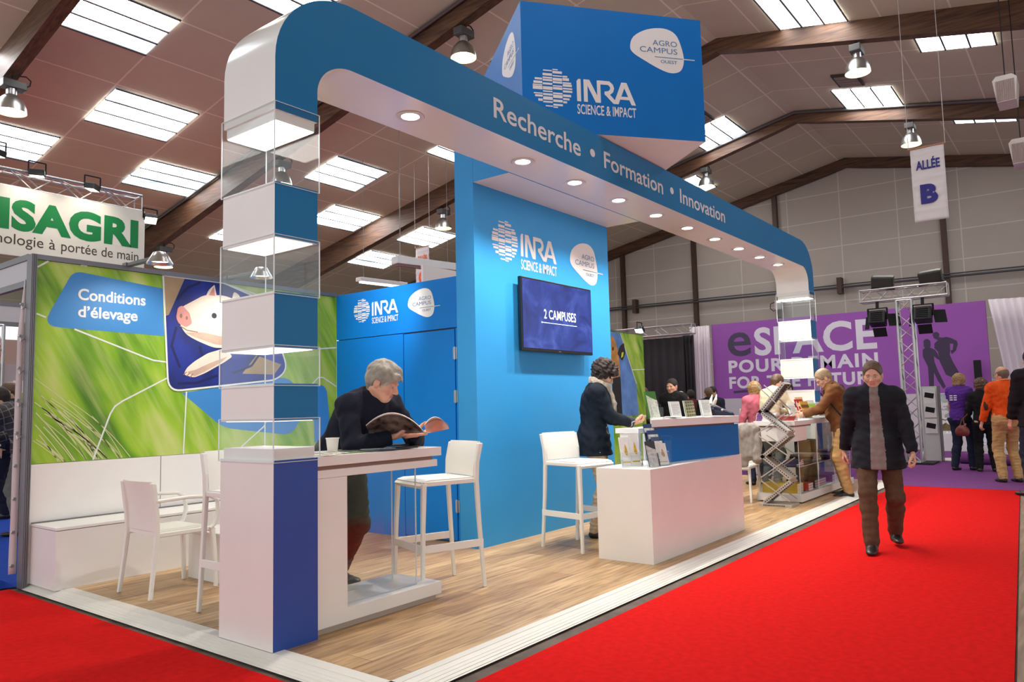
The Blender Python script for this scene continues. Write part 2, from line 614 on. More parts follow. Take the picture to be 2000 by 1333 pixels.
tag(MB().add([(-5, -13, -.001), (11.95, -13, -.001), (11.95, .87, -.001), (-1.5, .01, -.001), (-5, .01, -.001), (-5, -13, -.011), (11.95, -13, -.011), (11.95, .87, -.011), (-1.5, .01, -.011), (-5, .01, -.011)],
             [(0, 1, 2, 3, 4), (9, 8, 7, 6, 5), (0, 5, 6, 1), (1, 6, 7, 2), (2, 7, 8, 3), (3, 8, 9, 4), (4, 9, 5, 0)]).build('stand_floor', wood_mat('grey brown laminate', srgb(112, 92, 76), srgb(164, 140, 118), (1, 14, 1))),
    'grey brown laminate floor of the stand opposite, in the bottom right corner', 'floor covering')
bc = MB()
bc.box(-1.5, 9.0, 6.62, 11.44, -0.011, 0.002)
n = 14
vs = []
for i in range(n + 1):
    x = 1.55 + 0.75 * i / n
    vs += [(x, 6.62, 0.004 + 0.012 * abs(sin(i * 1.1))), (x + 0.02 * sin(i), 6.52, 0.05 + 0.035 * sin(i * 1.3)), (x, 6.45 + 0.03 * sin(i * 1.7), 0.012 + 0.012 * sin(i * .9))]
fs = []
for i in range(n):
    for k in range(2):
        fs.append((i * 3 + k, i * 3 + k + 1, (i + 1) * 3 + k + 1, (i + 1) * 3 + k))
bc.add(vs, fs)
tag(bc.build('stand_carpet', BLUEC, smooth=True), 'royal blue carpet with a rumpled loose edge behind the grey post at left', 'carpet')
tag(MB().box(11.96, 24, -8, 9.6, -0.01, 0.001).build('stand_carpet', PURPLEC), 'purple carpet of the stand with the purple back wall', 'carpet')

# ceiling: two boarded slopes
for nm, ya, yb in (('ceiling', RIDGE_Y, 27.0), ('ceiling', -9.0, RIDGE_Y)):
    za, zb = roof(ya), roof(yb)
    mb = MB()
    mb.add([(-4, ya, za), (25, ya, za), (25, yb, zb), (-4, yb, zb), (-4, ya, za + .15), (25, ya, za + .15), (25, yb, zb + .15), (-4, yb, zb + .15)],
           [(0, 3, 2, 1), (4, 5, 6, 7), (0, 1, 5, 4), (1, 2, 6, 5), (2, 3, 7, 6), (3, 0, 4, 7)])
    # orient: lower faces look down
    struct(mb.build(nm, CEIL))

# far gable wall with its posts and rail
gx = 24.75
mb = MB()
prof = [(-9, -0.1), (27, -0.1), (27, roof(27) + .1), (RIDGE_Y, RIDGE_Z + .1), (-9, roof(-9) + .1)]
fr = Frame((0, 0, 0), (1, 0, 0), (0, 1, 0))
g = MB()
g.prism(prof, fr, 0, 0.2)
gw = g.build('wall_gable', GABLE)
gw.matrix_world = Matrix(((0, 0, 1, gx), (1, 0, 0, 0), (0, 1, 0, 0), (0, 0, 0, 1)))
struct(gw)
STEELBROWN = mat('brown steel post', srgb(74, 50, 38), 0.5, metal=0.2)
for y in (10.85, 7.95, 3.15, 13.7):
    struct(MB().box(gx - .16, gx - .002, y - .07, y + .07, 0, roof(y) - .05).build('trim_post', STEELBROWN))
RAILM = mat('grey conduit', srgb(92, 92, 94), 0.5, metal=0.6)
mb = MB()
mb.cyl((gx - .2, -2, 4.62), (gx - .2, 16, 4.80), 0.035, 8)
mb.cyl((gx - .2, -2, 4.70), (gx - .2, 16, 4.88), 0.02, 8)
for y in (13.2, 6.05):
    mb.mat(1).box(gx - .26, gx - .002, y - .07, y + .07, 4.45 + .01 * y, 4.95 + .01 * y).mat(0)
struct(mb.build('trim_rail', [RAILM, STEELBROWN]))
t = thing('junction_box', 'small white box with a cable loop beside the far brown post behind the arch', 'electrical box', (gx - .3, 7.95, 4.35))
MB().box(gx - .30, gx - .162, 7.83, 8.05, 4.2, 4.5).build('housing', mat('box white', srgb(205, 200, 195), 0.5), t)
MB().tube([(gx - .24, 8.06, 4.45), (gx - .24, 8.2, 4.4), (gx - .24, 8.22, 4.25), (gx - .24, 8.1, 4.15), (gx - .24, 8.05, 4.22)], 0.012, 6).build('cable', BLACKM, t)

# rafters
FRAMES = (4.35, 9.45, 14.6, 19.7, 24.62)
for i, X in enumerate(FRAMES):
    w = 0.10
    d0, kx = 0.30, (0.0295 if X < 24 else 0.004)
    ys = [-9, -3, 0, 3, 5.2, RIDGE_Y, 6.2, 9, 12, 15, 18, 21, 24, 27]
    top = [(y, roof(y) - 0.002) for y in ys]
    bot = [(y, roof(y) - d0 - kx * abs(y - RIDGE_Y) + (0.02 if y == RIDGE_Y else 0)) for y in ys]
    mb = MB()
    n = len(ys)
    v = [(X - w, *p) for p in top] + [(X - w, *p) for p in bot] + [(X + w, *p) for p in top] + [(X + w, *p) for p in bot]
    f = []
    for k in range(n - 1):
        f += [(k, k + 1, n + k + 1, n + k), (2 * n + k, 3 * n + k, 3 * n + k + 1, 2 * n + k + 1), (n + k, n + k + 1, 3 * n + k + 1, 3 * n + k), (k, 2 * n + k, 2 * n + k + 1, k + 1)]
    mb.add(v, f)
    struct(mb.build('trim_rafter', GLULAM))
    # conduit along the upper edge of the middle rafters
    if X in (9.45, 19.7):
        c = MB()
        c.tube([(X - w - .05, y, roof(y) - .06) for y in (0.2, RIDGE_Y, 22)], 0.035, 8)
        struct(c.build('trim_conduit', STEEL))

# skylights: three lit panes in a slim frame
def sky_mat():
    m = bpy.data.materials.new('daylit polycarbonate')
    m.use_nodes = True
    h = NT(m)
    h.b.inputs['Base Color'].default_value = (0.7, 0.75, 0.8, 1)
    c = h.coord((0.45, 1.1, 1))
    nz = h.n('ShaderNodeTexNoise', Scale=1.3, Detail=3.0)
    h.l(c, 0, nz, 'Vector')
    r = h.ramp([(0.28, (0.03, 0.045, 0.06)), (0.42, (0.22, 0.27, 0.32)), (0.54, (1, 1, 1))])
    h.l(nz, 0, r, 0)
    h.l(r, 0, h.b, 'Emission Color')
    h.b.inputs['Emission Strength'].default_value = SKY_E
    return m
SKYM = sky_mat()
SKYF = mat('skylight frame', srgb(84, 84, 84), 0.6)
sk = [(4.62, 6.04, 11.27, 12.40), (6.08, 7.68, 13.58, 14.85), (7.75, 9.33, 15.70, 16.95), (4.5, 6.0, 15.70, 16.92), (11.08, 12.67, 13.54, 14.80),
      (12.73, 14.40, 15.68, 16.90), (12.77, 14.42, 11.22, 12.30), (16.08, 17.66, 15.69, 16.85), (15.93, 17.5, 17.85, 19.0), (11.06, 12.6, 17.85, 19.0),
      (18.04, 19.55, 6.93, 8.10), (20.95, 22.5, 9.03, 10.2), (6.1, 7.7, 9.05, 10.2), (11.15, 12.75, 7.75, 8.97),
      (13.02, 14.46, 3.13, 4.36), (14.78, 16.36, 1.0, 2.24), (18.2, 19.58, 3.14, 4.41), (19.86, 21.35, 1.02, 2.30),
      (4.6, 6.2, 6.95, 8.05), (7.7, 9.3, 5.0 - 1.85, 5.0 - .65), (2.6, 4.2, 13.6, 14.8), (1.0, 2.6, 9.1, 10.2), (4.6, 6.2, 1.0, 2.2), (9.7, 11.2, -1.1, 0.1)]  # last row: unseen skylights continuing the pattern, added for their light
for k, (x0, x1, y0, y1) in enumerate(sk):
    wn = thing('window_%d' % (k + 1), kind='structure', loc=((x0 + x1) / 2, (y0 + y1) / 2, roof((y0 + y1) / 2)))
    dz = -0.012
    def slab(a0, a1, b0, b1, t0, t1):
        m = MB()
        v = [(a0, b0, roof(b0) + t0), (a1, b0, roof(b0) + t0), (a1, b1, roof(b1) + t0), (a0, b1, roof(b1) + t0)]
        v += [(p[0], p[1], p[2] - t0 + t1) for p in v]
        m.add(v, [(0, 3, 2, 1), (4, 5, 6, 7), (0, 1, 5, 4), (1, 2, 6, 5), (2, 3, 7, 6), (3, 0, 4, 7)])
        return m
    h = (y1 - y0) / 3
    for j in range(3):
        slab(x0 + .012, x1 - .012, y0 + j * h + .018, y0 + (j + 1) * h - .018, -0.02, -0.004).build('pane', SKYM, wn)
    for j in range(4):
        yy = y0 + j * h
        slab(x0, x1, yy - .017, yy + .017, -0.034, -0.021).build('glazing_bar', SKYF, wn)
    slab(x0, x1, y0, y1, -0.0035, -0.001).build('frame', SKYF, wn)

# ventilation grilles in the ceiling
GR = mat('grille dark', srgb(70, 62, 58), 0.6)
for (x0, x1, y0, y1, lb) in ((17.2, 17.95, 3.62, 4.16, 'dark ceiling vent grille above the rightmost lit skylight row'), (17.2, 17.9, 7.15, 7.6, 'dark ceiling vent grille beside the blue sign box')):
    t = thing('vent_grille', lb, 'vent', ((x0 + x1) / 2, (y0 + y1) / 2, roof((y0 + y1) / 2)))
    slab(x0, x1, y0, y1, -0.05, -0.003).build('grille_frame', GR, t)
    for j in range(4):
        a = x0 + .05 + j * (x1 - x0 - .1) / 4
        slab(a + .02, a + (x1 - x0 - .1) / 4 - .02, y0 + .05, y1 - .05, -0.07, -0.05).build('grille_slat', mat('grille slat', srgb(150, 138, 128), 0.6), t)

# high bay lamps hanging from the rafters
ALU = mat('spun aluminium reflector', srgb(168, 166, 160), 0.32, metal=0.9)
BAYGLOW = emat('high bay lamp glow', (1.0, 0.93, 0.62), 7.0)
BAYIN = mat('enamel reflector inside', srgb(235, 230, 190), 0.5, emit=(1.0, 0.92, 0.6), estr=0.7)
def bay(x, y, label, first=[]):
    zr = roof(y) - 0.30 - 0.0295 * abs(y - RIDGE_Y)
    z = zr - 0.42
    if first:
        return dup(first[0], (x, y, z), label=label), zr
    t = thing('high_bay_lamp', label, 'lamp', (x, y, z), 'high bay lamps hanging from the rafters')
    first.append(t)
    L = Vector((x, y, z))
    # bell reflector
    prof = [(0.225, -0.18), (0.215, -0.10), (0.18, 0.0), (0.12, 0.07), (0.085, 0.10)]
    MB().lathe(prof, L, 24, caps=False).build('reflector', ALU, t, smooth=True, angle=80)
    MB().lathe([(r - .006, zz) for r, zz in prof], L, 24, caps=False).build('reflector_inside', BAYIN, t, smooth=True, angle=80)
    MB().sphere(L + Vector((0, 0, -.03)), 0.07, 12, 8, (1, 1, 1.4)).build('bulb', BAYGLOW, t, smooth=True)
    MB().cyl(L + Vector((0, 0, .10)), L + Vector((0, 0, .20)), 0.075, 14).build('lamp_neck', CHROME, t, smooth=True)
    mb = MB()
    mb.obox(L + Vector((0.02, 0, .27)), (0.34, 0.2, 0.13))
    mb.build('ballast_box', mat('lamp ballast', srgb(62, 60, 58), 0.5), t, bevel=0.012)
    MB().tube([L + Vector((.19, 0, .28)), L + Vector((.26, 0, .34)), L + Vector((.27, 0, .42)), L + Vector((.2, 0, .47)), L + Vector((.1, 0, .45))], 0.012, 6).build('cable', BLACKM, t, smooth=True)
    MB().cyl(L + Vector((0, 0, .3)), L + Vector((0, 0, .425)), 0.014, 8).build('hanger', BLACKM, t)
    return t, zr
bays = [(4.35, 13.3, 'high bay lamp at the far left end of the leftmost rafter'), (9.45, 13.4, 'high bay lamp seen through the top acrylic case of the near pillar'), (14.6, 13.5, 'high bay lamp above the orange aisle banner, left of the blue tower'),
        (9.45, 8.2, 'high bay lamp on the rafter just left of the blue rotated sign box'), (14.6, 3.05, 'large lit high bay lamp under the upper right rafter'), (19.7, 3.05, 'high bay lamp just above the white aisle banner with blue letters'),
        (19.7, 8.2, 'high bay lamp right behind the arch beam near its last word'), (9.45, 18.3, 'high bay lamp low behind the near pillar, above the blue cabin'),
        (9.45, 3.05, 'high bay lamp over the red aisle, above the picture'), (4.35, 3.05, 'high bay lamp overhead in front of the stand'), (4.35, 8.2, 'high bay lamp overhead behind the near pillar')]
for x, y, lb in bays:
    if (x, y) in ((9.45, 3.05), (4.35, 3.05), (4.35, 8.2)):
        continue
    t, zr = bay(x, y, lb)
    l = lamp('high_bay_light', 'SPOT', (x, y, t.location.z - .12), BAY_W, (1.0, 0.9, 0.72), 0.12, (x, y, 0), RAD(120), 0.6)
    l.parent = t
    l.location = (0, 0, -.12)
for (x, y) in ((9.45, 3.05), (4.35, 3.05), (4.35, 8.2)):
    lamp('high_bay_light', 'SPOT', (x, y, roof(y) - 0.9), BAY_W, (1.0, 0.9, 0.72), 0.12, (x, y, 0), RAD(120), 0.6)

# radiant heaters at the right and fluorescent fittings far left
HEATW = mat('heater enamel', srgb(205, 196, 190), 0.5)
HEATD = mat('heater louvres', srgb(150, 128, 122), 0.6)
def heater(x, y, z, label):
    t = thing('radiant_heater', label, 'heater', (x, y, z), 'heaters hanging near the right edge')
    mb = MB()
    fr = Frame((x - .02, y, z), (0, -1, 0), (0, 0, 1))
    mb.prism([(-.11, -.2), (.13, -.2), (.16, .14), (.1, .2), (-.1, .2), (-.15, .14)], fr, -.42, .0)
    mb.build('casing', HEATW, t, bevel=0.006)
    g = MB()
    for k in range(9):
        a = -.11 + k * .0265
        g.prism([(a, -.185), (a + .02, -.185), (a + .021, .12), (a + .001, .12)], fr, .001, .012)
    g.build('louvre_panel', HEATD, t)
    c = MB()
    c.cyl((x + .2, y, z + .2), (x + .2, y, roof(y) - .001), 0.008, 6)
    c.build('hanging_cable', BLACKM, t)
heater(13.0, 0.74, 5.76, 'white radiant heater hanging at right edge, the upper one')
heater(14.0, 0.66, 5.06, 'white radiant heater cut by right edge, the lower one')
FLW = mat('fixture white', srgb(205, 205, 205), 0.45)
def fixture(a, b, w, lit, label, h=.09):
    a, b = Vector(a), Vector(b)
    t = thing('fluorescent_fixture', label, 'lamp', tuple((a + b) / 2))
    mb = MB()
    mb.bar(a, b, w, h)
    mb.build('fixture_body', FLW, t, bevel=.01)
    d = (b - a).normalized()
    g = MB()
    g.bar(a + d * .06 + Vector((0, 0, -h / 2 - .02)), b - d * .06 + Vector((0, 0, -h / 2 - .02)), w * .5, .03)
    g.build('tube_cover', emat('fluorescent tube', (0.95, 0.97, 1.0), 3.0) if lit else HEATD, t)
    c = MB()
    for p in (a + d * .15, b - d * .15):
        c.cyl(p, (p.x, p.y, roof(p.y)), .006, 6)
    c.build('suspension_wire', STEEL, t)
fixture((11.6, 13.45, 4.31), (12.95, 13.28, 4.31), .22, True, 'lit fluorescent fitting hanging just above the blue cabin')
fixture((10.72, 11.3, 4.34), (12.2, 11.0, 4.34), .26, False, 'white hanging trough lamp left of the orange aisle banner', .16)

# aisle banners on strings
BANW = mat('banner cloth', srgb(212, 206, 206), 0.8, noise=0.04, nscale=3, stretch=(1, 1, 6))
def banner(X, yl, yr, zt, zb, word, let, ink, label):
    t = thing('aisle_banner', label, 'banner', (X, (yl + yr) / 2, zt))
    w = yl - yr
    n = 30
    mb = MB()
    vs = []
    for i in range(n + 1):
        z = zt + (zb - zt) * i / n
        for j in range(9):
            y = yl - w * j / 8
            dx = 0.006 * sin(i * 1.9) + 0.004 * sin(j * .8 + i * .7)
            vs.append((X + dx, y, z))
    fs = [(i * 9 + j, (i + 1) * 9 + j, (i + 1) * 9 + j + 1, i * 9 + j + 1) for i in range(n) for j in range(8)]
    mb.add(vs, fs)
    o = mb.build('cloth', BANW, t, smooth=True)
    so = o.modifiers.new('thick', 'SOLIDIFY')
    so.thickness = 0.004
    r = MB()
    r.cyl((X, yl + .03, zt), (X, yr - .03, zt), .012, 8)
    r.build('top_rod', mat('banner rod', srgb(170, 110, 80), .5), t)
    s = MB()
    for y in (yl + .02, yr - .02):
        s.cyl((X, y, zt), (X, y, roof(y)), .005, 5)
    s.build('string', mat('string', srgb(190, 180, 175), .8), t)
    fr = Frame((X - .014, yl, zb), (0, -1, 0))
    h = zt - zb
    l = MB()
    letter(l, fr, word, .15 * w, .86 * w, .70 * h, cap=.115 * h, bold=.03, d=.0)
    letter(l, fr, let, .23 * w, .74 * w, .25 * h, cap=.225 * h, bold=.06, d=.0)
    l.build('lettering', ink, t)
banner(13.0, 2.04, 1.575, 5.13, 3.96, 'ALLÉE', 'B', mat('banner navy', srgb(36, 28, 120), .6), 'white hanging banner with navy letters at the upper right')
banner(13.0, 12.95, 12.50, 5.19, 4.0, 'ALLÉE', 'C', mat('banner orange', srgb(232, 92, 30), .6), 'white hanging banner with orange letters behind the blue cabin')
# ================================================================ THE STAND
FZ = 0.03
def plank_mat():
    m = bpy.data.materials.new('oak laminate planks')
    m.use_nodes = True
    h = NT(m)
    c = h.coord((1, 1, 1))
    b = h.n('ShaderNodeTexBrick', offset=0.37, Scale=1.0, Mortar_Size=0.0016, Brick_Width=1.28, Row_Height=0.192)
    b.inputs['Color1'].default_value = (*srgb(214, 178, 132), 1)
    b.inputs['Color2'].default_value = (*srgb(172, 134, 92), 1)
    b.inputs['Mortar'].default_value = (*srgb(110, 84, 58), 1)
    h.l(c, 0, b, 'Vector')
    c2 = h.coord((1.2, 16, 1))
    nz = h.n('ShaderNodeTexNoise', Scale=2.2, Detail=7.0, Distortion=0.5)
    h.l(c2, 0, nz, 'Vector')
    r = h.ramp([(0.34, (0.50, 0.45, 0.40)), (0.60, (1.0, 1.0, 1.0))])
    h.l(nz, 0, r, 0)
    mx = h.n('ShaderNodeMixRGB', blend_type='MULTIPLY', Fac=0.85)
    h.l(b, 'Color', mx, 1)
    h.l(r, 0, mx, 2)
    h.l(mx, 0, h.b, 'Base Color')
    h.b.inputs['Roughness'].default_value = 0.38
    h.b.inputs['Specular IOR Level'].default_value = 0.4
    return m
PLANK = plank_mat()
RAMPW = mat('white ribbed ramp', srgb(226, 222, 214), 0.5, noise=0.03, nscale=5)
st = thing('stand_platform', 'low stand platform with oak plank floor edged by a white ramp', 'platform', (7.2, 4.4, 0))
MB().box(2.35, 12.35, 2.55, 6.5, 0.0, FZ).build('plank_floor', PLANK, st)
mb = MB()
# ramp along the front and along the short end
mb.add([(2.245, 2.44, 0), (12.35, 2.44, 0), (12.35, 2.55, FZ + .002), (2.35, 2.55, FZ + .002), (12.35, 2.56, 0), (2.36, 2.56, 0)],
       [(0, 1, 2, 3), (1, 4, 2), (3, 2, 4, 5)])
mb.add([(2.245, 2.44, 0), (2.35, 2.55, FZ + .002), (2.35, 6.5, FZ + .002), (2.245, 6.42, 0), (2.36, 6.5, 0), (2.36, 2.56, 0)],
       [(0, 1, 2, 3), (1, 5, 4, 2)])
for k in range(4):
    t = (k + .6) / 5
    mb.bar((2.245 + .105 * t, 2.44 + .11 * t, FZ * t + .001), (12.35, 2.44 + .11 * t, FZ * t + .0005), .004, .002)
    mb.bar((2.245 + .105 * t, 2.44 + .11 * t, FZ * t + .001), (2.245 + .105 * t, 6.42, FZ * t + .0005), .004, .002)
mb.box(2.35, 2.42, 2.55, 5.88, FZ, FZ + .004)
mb.box(2.35, 12.35, 2.55, 2.60, FZ, FZ + .004)
mb.build('edge_ramp', RAMPW, st)

# ---------------------------------------------------------------- the arch
AX0, AX1, AY0, AY1 = 2.35, 12.20, 3.39, 3.885
ZT, ZB, ZS = 3.68, 3.28, 2.885
arch = thing('display_arch', 'long blue and white arch with rounded corners standing on two banded pillars', 'arch', (7.2, 3.64, FZ))
def arch_path(x0, x1, zt, rx, rz, n=14):
    p = [(x0, ZS), (x0, zt - rz)]
    for i in range(1, n + 1):
        a = pi - (pi / 2) * i / n
        p.append((x0 + rx + rx * cos(a), zt - rz + rz * sin(a)))
    for i in range(1, 25):
        p.append((x0 + rx + (x1 - x0 - 2 * rx) * i / 25, zt))
    for i in range(n + 1):
        a = pi / 2 - (pi / 2) * i / n
        p.append((x1 - rx + rx * cos(a), zt - rz + rz * sin(a)))
    p.append((x1, ZS))
    return p
outp = arch_path(AX0, AX1, ZT, .56, .50)
inp = arch_path(AX0 + .28, AX1 - .28, ZB, .26, .22)
mb = MB()
n = len(outp)
v = [(x, AY0, z) for x, z in outp] + [(x, AY0, z) for x, z in inp] + [(x, AY1, z) for x, z in outp] + [(x, AY1, z) for x, z in inp]
mb.v = v
for i in range(n - 1):
    mb.f += [(i, n + i, n + i + 1, i + 1), (2 * n + i, 2 * n + i + 1, 3 * n + i + 1, 3 * n + i), (i, i + 1, 2 * n + i + 1, 2 * n + i), (n + i, 3 * n + i, 3 * n + i + 1, n + i + 1)]
    mb.m += [0, 0, 1, 1]
mb.f += [(0, 2 * n, 3 * n, n), (n - 1, 2 * n - 1, 4 * n - 1, 3 * n - 1)]
mb.m += [1, 1]
mb.build('beam', [BLUE_ARCH, WHITE_GLOSS], arch, smooth=True, angle=40)
fr = Frame((0, AY0, 0), (1, 0, 0))
for wd, a, b in (('Recherche', 4.235, 5.432), ('Formation', 5.826, 7.010), ('Innovation', 7.413, 8.657)):
    lt = MB()
    letter(lt, fr, wd, a, b, 3.402, cap=.150, bold=.012)
    lt.build('beam_word', PRINTG, arch)
for cx in (5.63, 7.219):
    lt = MB()
    poly(lt, fr, [(cx + .042 * cos(a * pi / 12), 3.485 + .036 * sin(a * pi / 12)) for a in range(24)])
    lt.build('beam_dot', PRINTG, arch)
BULB = emat('downlight glow', (1.0, 0.95, 0.86), 30.0)
RIMM = mat('downlight rim', srgb(214, 208, 206), 0.35)
SPX = [3.603, 4.902, 5.692, 6.492, 7.300, 8.092, 8.895, 9.691, 10.48, 11.262]
for i, x in enumerate(SPX):
    y = 3.625
    rim = MB().lathe([(.062, -.002), (.094, -.002), (.099, -.006), (.094, -.010), (.064, -.008), (.060, -.002)], (x, y, ZB), 24, caps=False).build('downlight', RIMM, arch, smooth=True)
    MB().lathe([(.001, -.0055), (.058, -.0045), (.060, -.0015)], (x, y, ZB), 20, caps=False).build('downlight_bulb', BULB, rim, smooth=True)
    lamp('downlight_beam', 'SPOT', (x, y, ZB - .03), SPOT_W, (1.0, 0.94, 0.84), 0.035, (x, y + .05, 0), RAD(125), 0.75, parent=rim).location = Vector((x, y, ZB - .03))

# pillar blocks and the acrylic cases between them
BLK = [(2.185, 2.486), (1.592, 1.890), (1.205, 1.402)]
CASES = [(2.486, 2.915), (1.890, 2.185), (1.402, 1.592), (1.0, 1.205)]
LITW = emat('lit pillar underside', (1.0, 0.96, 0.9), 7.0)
def shell_faces(m, x0, x1, y0, y1, z0, z1, fb):
    """box with blue front/back (slot 0) and white sides (slot 1)"""
    k = len(m.v)
    m.cur = 1
    m.box(x0, x1, y0, y1, z0, z1)
    m.m[-6:] = [1, 1, 0, 1, 0, 1]
    return m
for px0, near in ((AX0, True), (AX1 - .28, False)):
    px1 = px0 + .28
    for z0, z1 in BLK:
        m = MB()
        shell_faces(m, px0, px1, AY0, AY1, z0, z1, 0)
        o = m.build('pillar_block', [BLUE_ARCH, WHITE], arch)
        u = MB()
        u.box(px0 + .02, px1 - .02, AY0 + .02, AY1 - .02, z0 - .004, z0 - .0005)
        u.build('block_underside', emat('lit block underside', (1.0, 0.96, 0.9), 1.1), o)  # weak glow put in so the white block underside looks lit
    m = MB()
    shell_faces(m, px0, px1, AY0, AY1, FZ, 1.0, 0)
    m.build('pillar_base', [mat('bounce tinted blue base', srgb(34, 72, 158), 0.42), WHITE], arch)  # purplish blue puts the red carpet's bounce light into the base colour
    MB().box(px0 + .012, px1 - .012, AY0 + .012, AY1 - .012, 1.0, 1.058).build('pillar_plinth', WHITE, arch)
    m = MB()
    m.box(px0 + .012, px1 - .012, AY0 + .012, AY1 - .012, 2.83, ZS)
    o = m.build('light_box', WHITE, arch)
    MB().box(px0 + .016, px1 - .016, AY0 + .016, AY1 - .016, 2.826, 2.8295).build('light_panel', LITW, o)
    for z0, z1 in CASES:
        a = 0.006
        za, zb = z0 - (.0 if z0 > 1.1 else 0), z1
        za -= 0.012
        zb += 0.012
        m = MB()
        e = .0015
        m.box(px0 - e - a, px0 - e, AY0 - e - a, AY1 + e + a, za, zb)
        m.box(px1 + e, px1 + e + a, AY0 - e - a, AY1 + e + a, za, zb)
        m.box(px0 - e, px1 + e, AY0 - e - a, AY0 - e, za, zb)
        m.box(px0 - e, px1 + e, AY1 + e, AY1 + e + a, za, zb)
        o = m.build('acrylic_case', ACRYLIC, arch)
        for x in (px0 - e - a, px1 + e + a):
            for y in (AY0 - e - a, AY1 + e + a):
                MB().box(x - .0025, x + .0025, y - .0025, y + .0025, za, zb).build('acrylic_edge', ACRYLIC_EDGE, o)
        for z in (za, zb):
            MB().bar((px0 - e - a, AY0 - e - a, z), (px1 + e + a, AY0 - e - a, z), .003).build('acrylic_edge', ACRYLIC_EDGE, o)
            MB().bar((px0 - e - a, AY0 - e - a, z), (px0 - e - a, AY1 + e + a, z), .003).build('acrylic_edge', ACRYLIC_EDGE, o)

# ---------------------------------------------------------------- rotated sign box on the beam
tl, br = Vector((5.2, 3.83)), Vector((6.605, 2.72))
ud = (br - tl).normalized()
Lc = 1.775
nd = Vector((-ud.y, ud.x))            # away from the camera
zb, zt = 3.69, 4.88
cs = [tl, tl + ud * Lc, tl + ud * Lc + nd * Lc, tl + nd * Lc]
sb = thing('sign_box', 'big rotated blue cube sign sitting on top of the arch beam', 'sign', (*((cs[0] + cs[2]) / 2), zb))
mb = MB()
mb.add([(p.x, p.y, zb) for p in cs] + [(p.x, p.y, zt) for p in cs], [(0, 3, 2, 1), (4, 5, 6, 7), (0, 1, 5, 4), (1, 2, 6, 5), (2, 3, 7, 6), (3, 0, 4, 7)])
mb.m = [1, 0, 0, 0, 0, 0]
mb.build('box_shell', [BLUE_BOX, WHITE], sb)
for which, (o, u) in enumerate(((cs[0], ud), (cs[3], -nd))):
    fr = Frame((o.x, o.y, 0), (u.x, u.y, 0))
    m = MB()
    inra_logo(m, fr, .282, 4.09, .187)
    m.build('logo', PRINTG, sb)
    campus_logo(sb, fr, 1.315, 4.545, .27, .215, PRINTG, PRINTB)

# ---------------------------------------------------------------- tall blue wall with canopy
tw = thing('display_wall', 'tall blue wall behind the arch carrying the screen, with a white underside canopy', 'display wall', (6.2, 4.4, FZ))
mb = MB()
mb.box(5.05, 7.40, 4.30, 4.52, FZ, 3.69)
mb.build('wall_panel', BLUE_TV, tw)
mb = MB()
mb.box(5.05, 7.40, AY1 + .002, 4.298, 3.275, 3.69)
mb.m = [1, 0, 0, 0, 0, 0]
mb.build('canopy', [BLUE_TV, WHITE_GLOSS], tw)
fr = Frame((0, 4.30, 0), (1, 0, 0))
m = MB()
inra_logo(m, fr, 5.50, 2.81, .200)
m.build('logo', PRINTG, tw)
campus_logo(tw, fr, 6.885, 2.785, .275, .225, PRINTG, PRINTB)

# ---------------------------------------------------------------- screen on it
def screen_mat():
    m = bpy.data.materials.new('screen picture')
    m.use_nodes = True
    h = NT(m)
    c = h.coord((1.2, 1, 1.4), kind='Object')
    nz = h.n('ShaderNodeTexNoise', Scale=2.3, Detail=6.0, Distortion=1.6)
    h.l(c, 0, nz, 'Vector')
    r = h.ramp([(0.30, (.006, .018, .16)), (0.52, (.016, .045, .30)), (0.66, (.05, .09, .42)), (0.80, (.10, .18, .50))])
    h.l(nz, 0, r, 0)
    h.l(r, 0, h.b, 'Emission Color')
    h.b.inputs['Emission Strength'].default_value = 0.95
    h.b.inputs['Base Color'].default_value = (.01, .01, .02, 1)
    h.b.inputs['Roughness'].default_value = 0.25
    return m
tx0, tx1, tz0, tz1, ty = 5.615, 6.865, 1.774, 2.482, 4.205
tv = thing('flat_screen', 'black framed flat screen with dark blue picture and white words, on the blue wall', 'television', ((tx0 + tx1) / 2, 4.26, 2.13))
MB().box(tx0, tx1, ty + .006, 4.25, tz0, tz1).build('housing', BLACK, tv, bevel=.006)
MB().box(tx0 + .018, tx1 - .018, ty + .003, ty + .006, tz0 + .03, tz1 - .018).build('display', screen_mat(), tv)
MB().box(6.05, 6.45, 4.25, 4.298, 1.95, 2.3).build('wall_bracket', BLACKM, tv)
fr = Frame((0, ty + .003, 0), (1, 0, 0))
m = MB()
letter(m, fr, '2 CAMPUSES', 5.975, 6.545, 2.105, cap=.088, bold=.008, spacing=1.06)
m.build('display_words', emat('screen words', (0.75, 0.88, 1.0), 0.9), tv)
m = MB()
poly(m, fr, [(5.935, 2.06), (6.56, 2.06), (6.56, 2.066), (5.935, 2.066)])
poly(m, fr, [(5.928, 2.055), (5.944, 2.055), (5.944, 2.071), (5.928, 2.071)])
m.build('display_underline', emat('screen line', (0.15, 0.5, 0.8), 0.9), tv)
MB().box(6.22, 6.26, ty + .004, ty + .0055, tz0 + .01, tz0 + .016).build('badge_strip', CHROME, tv)

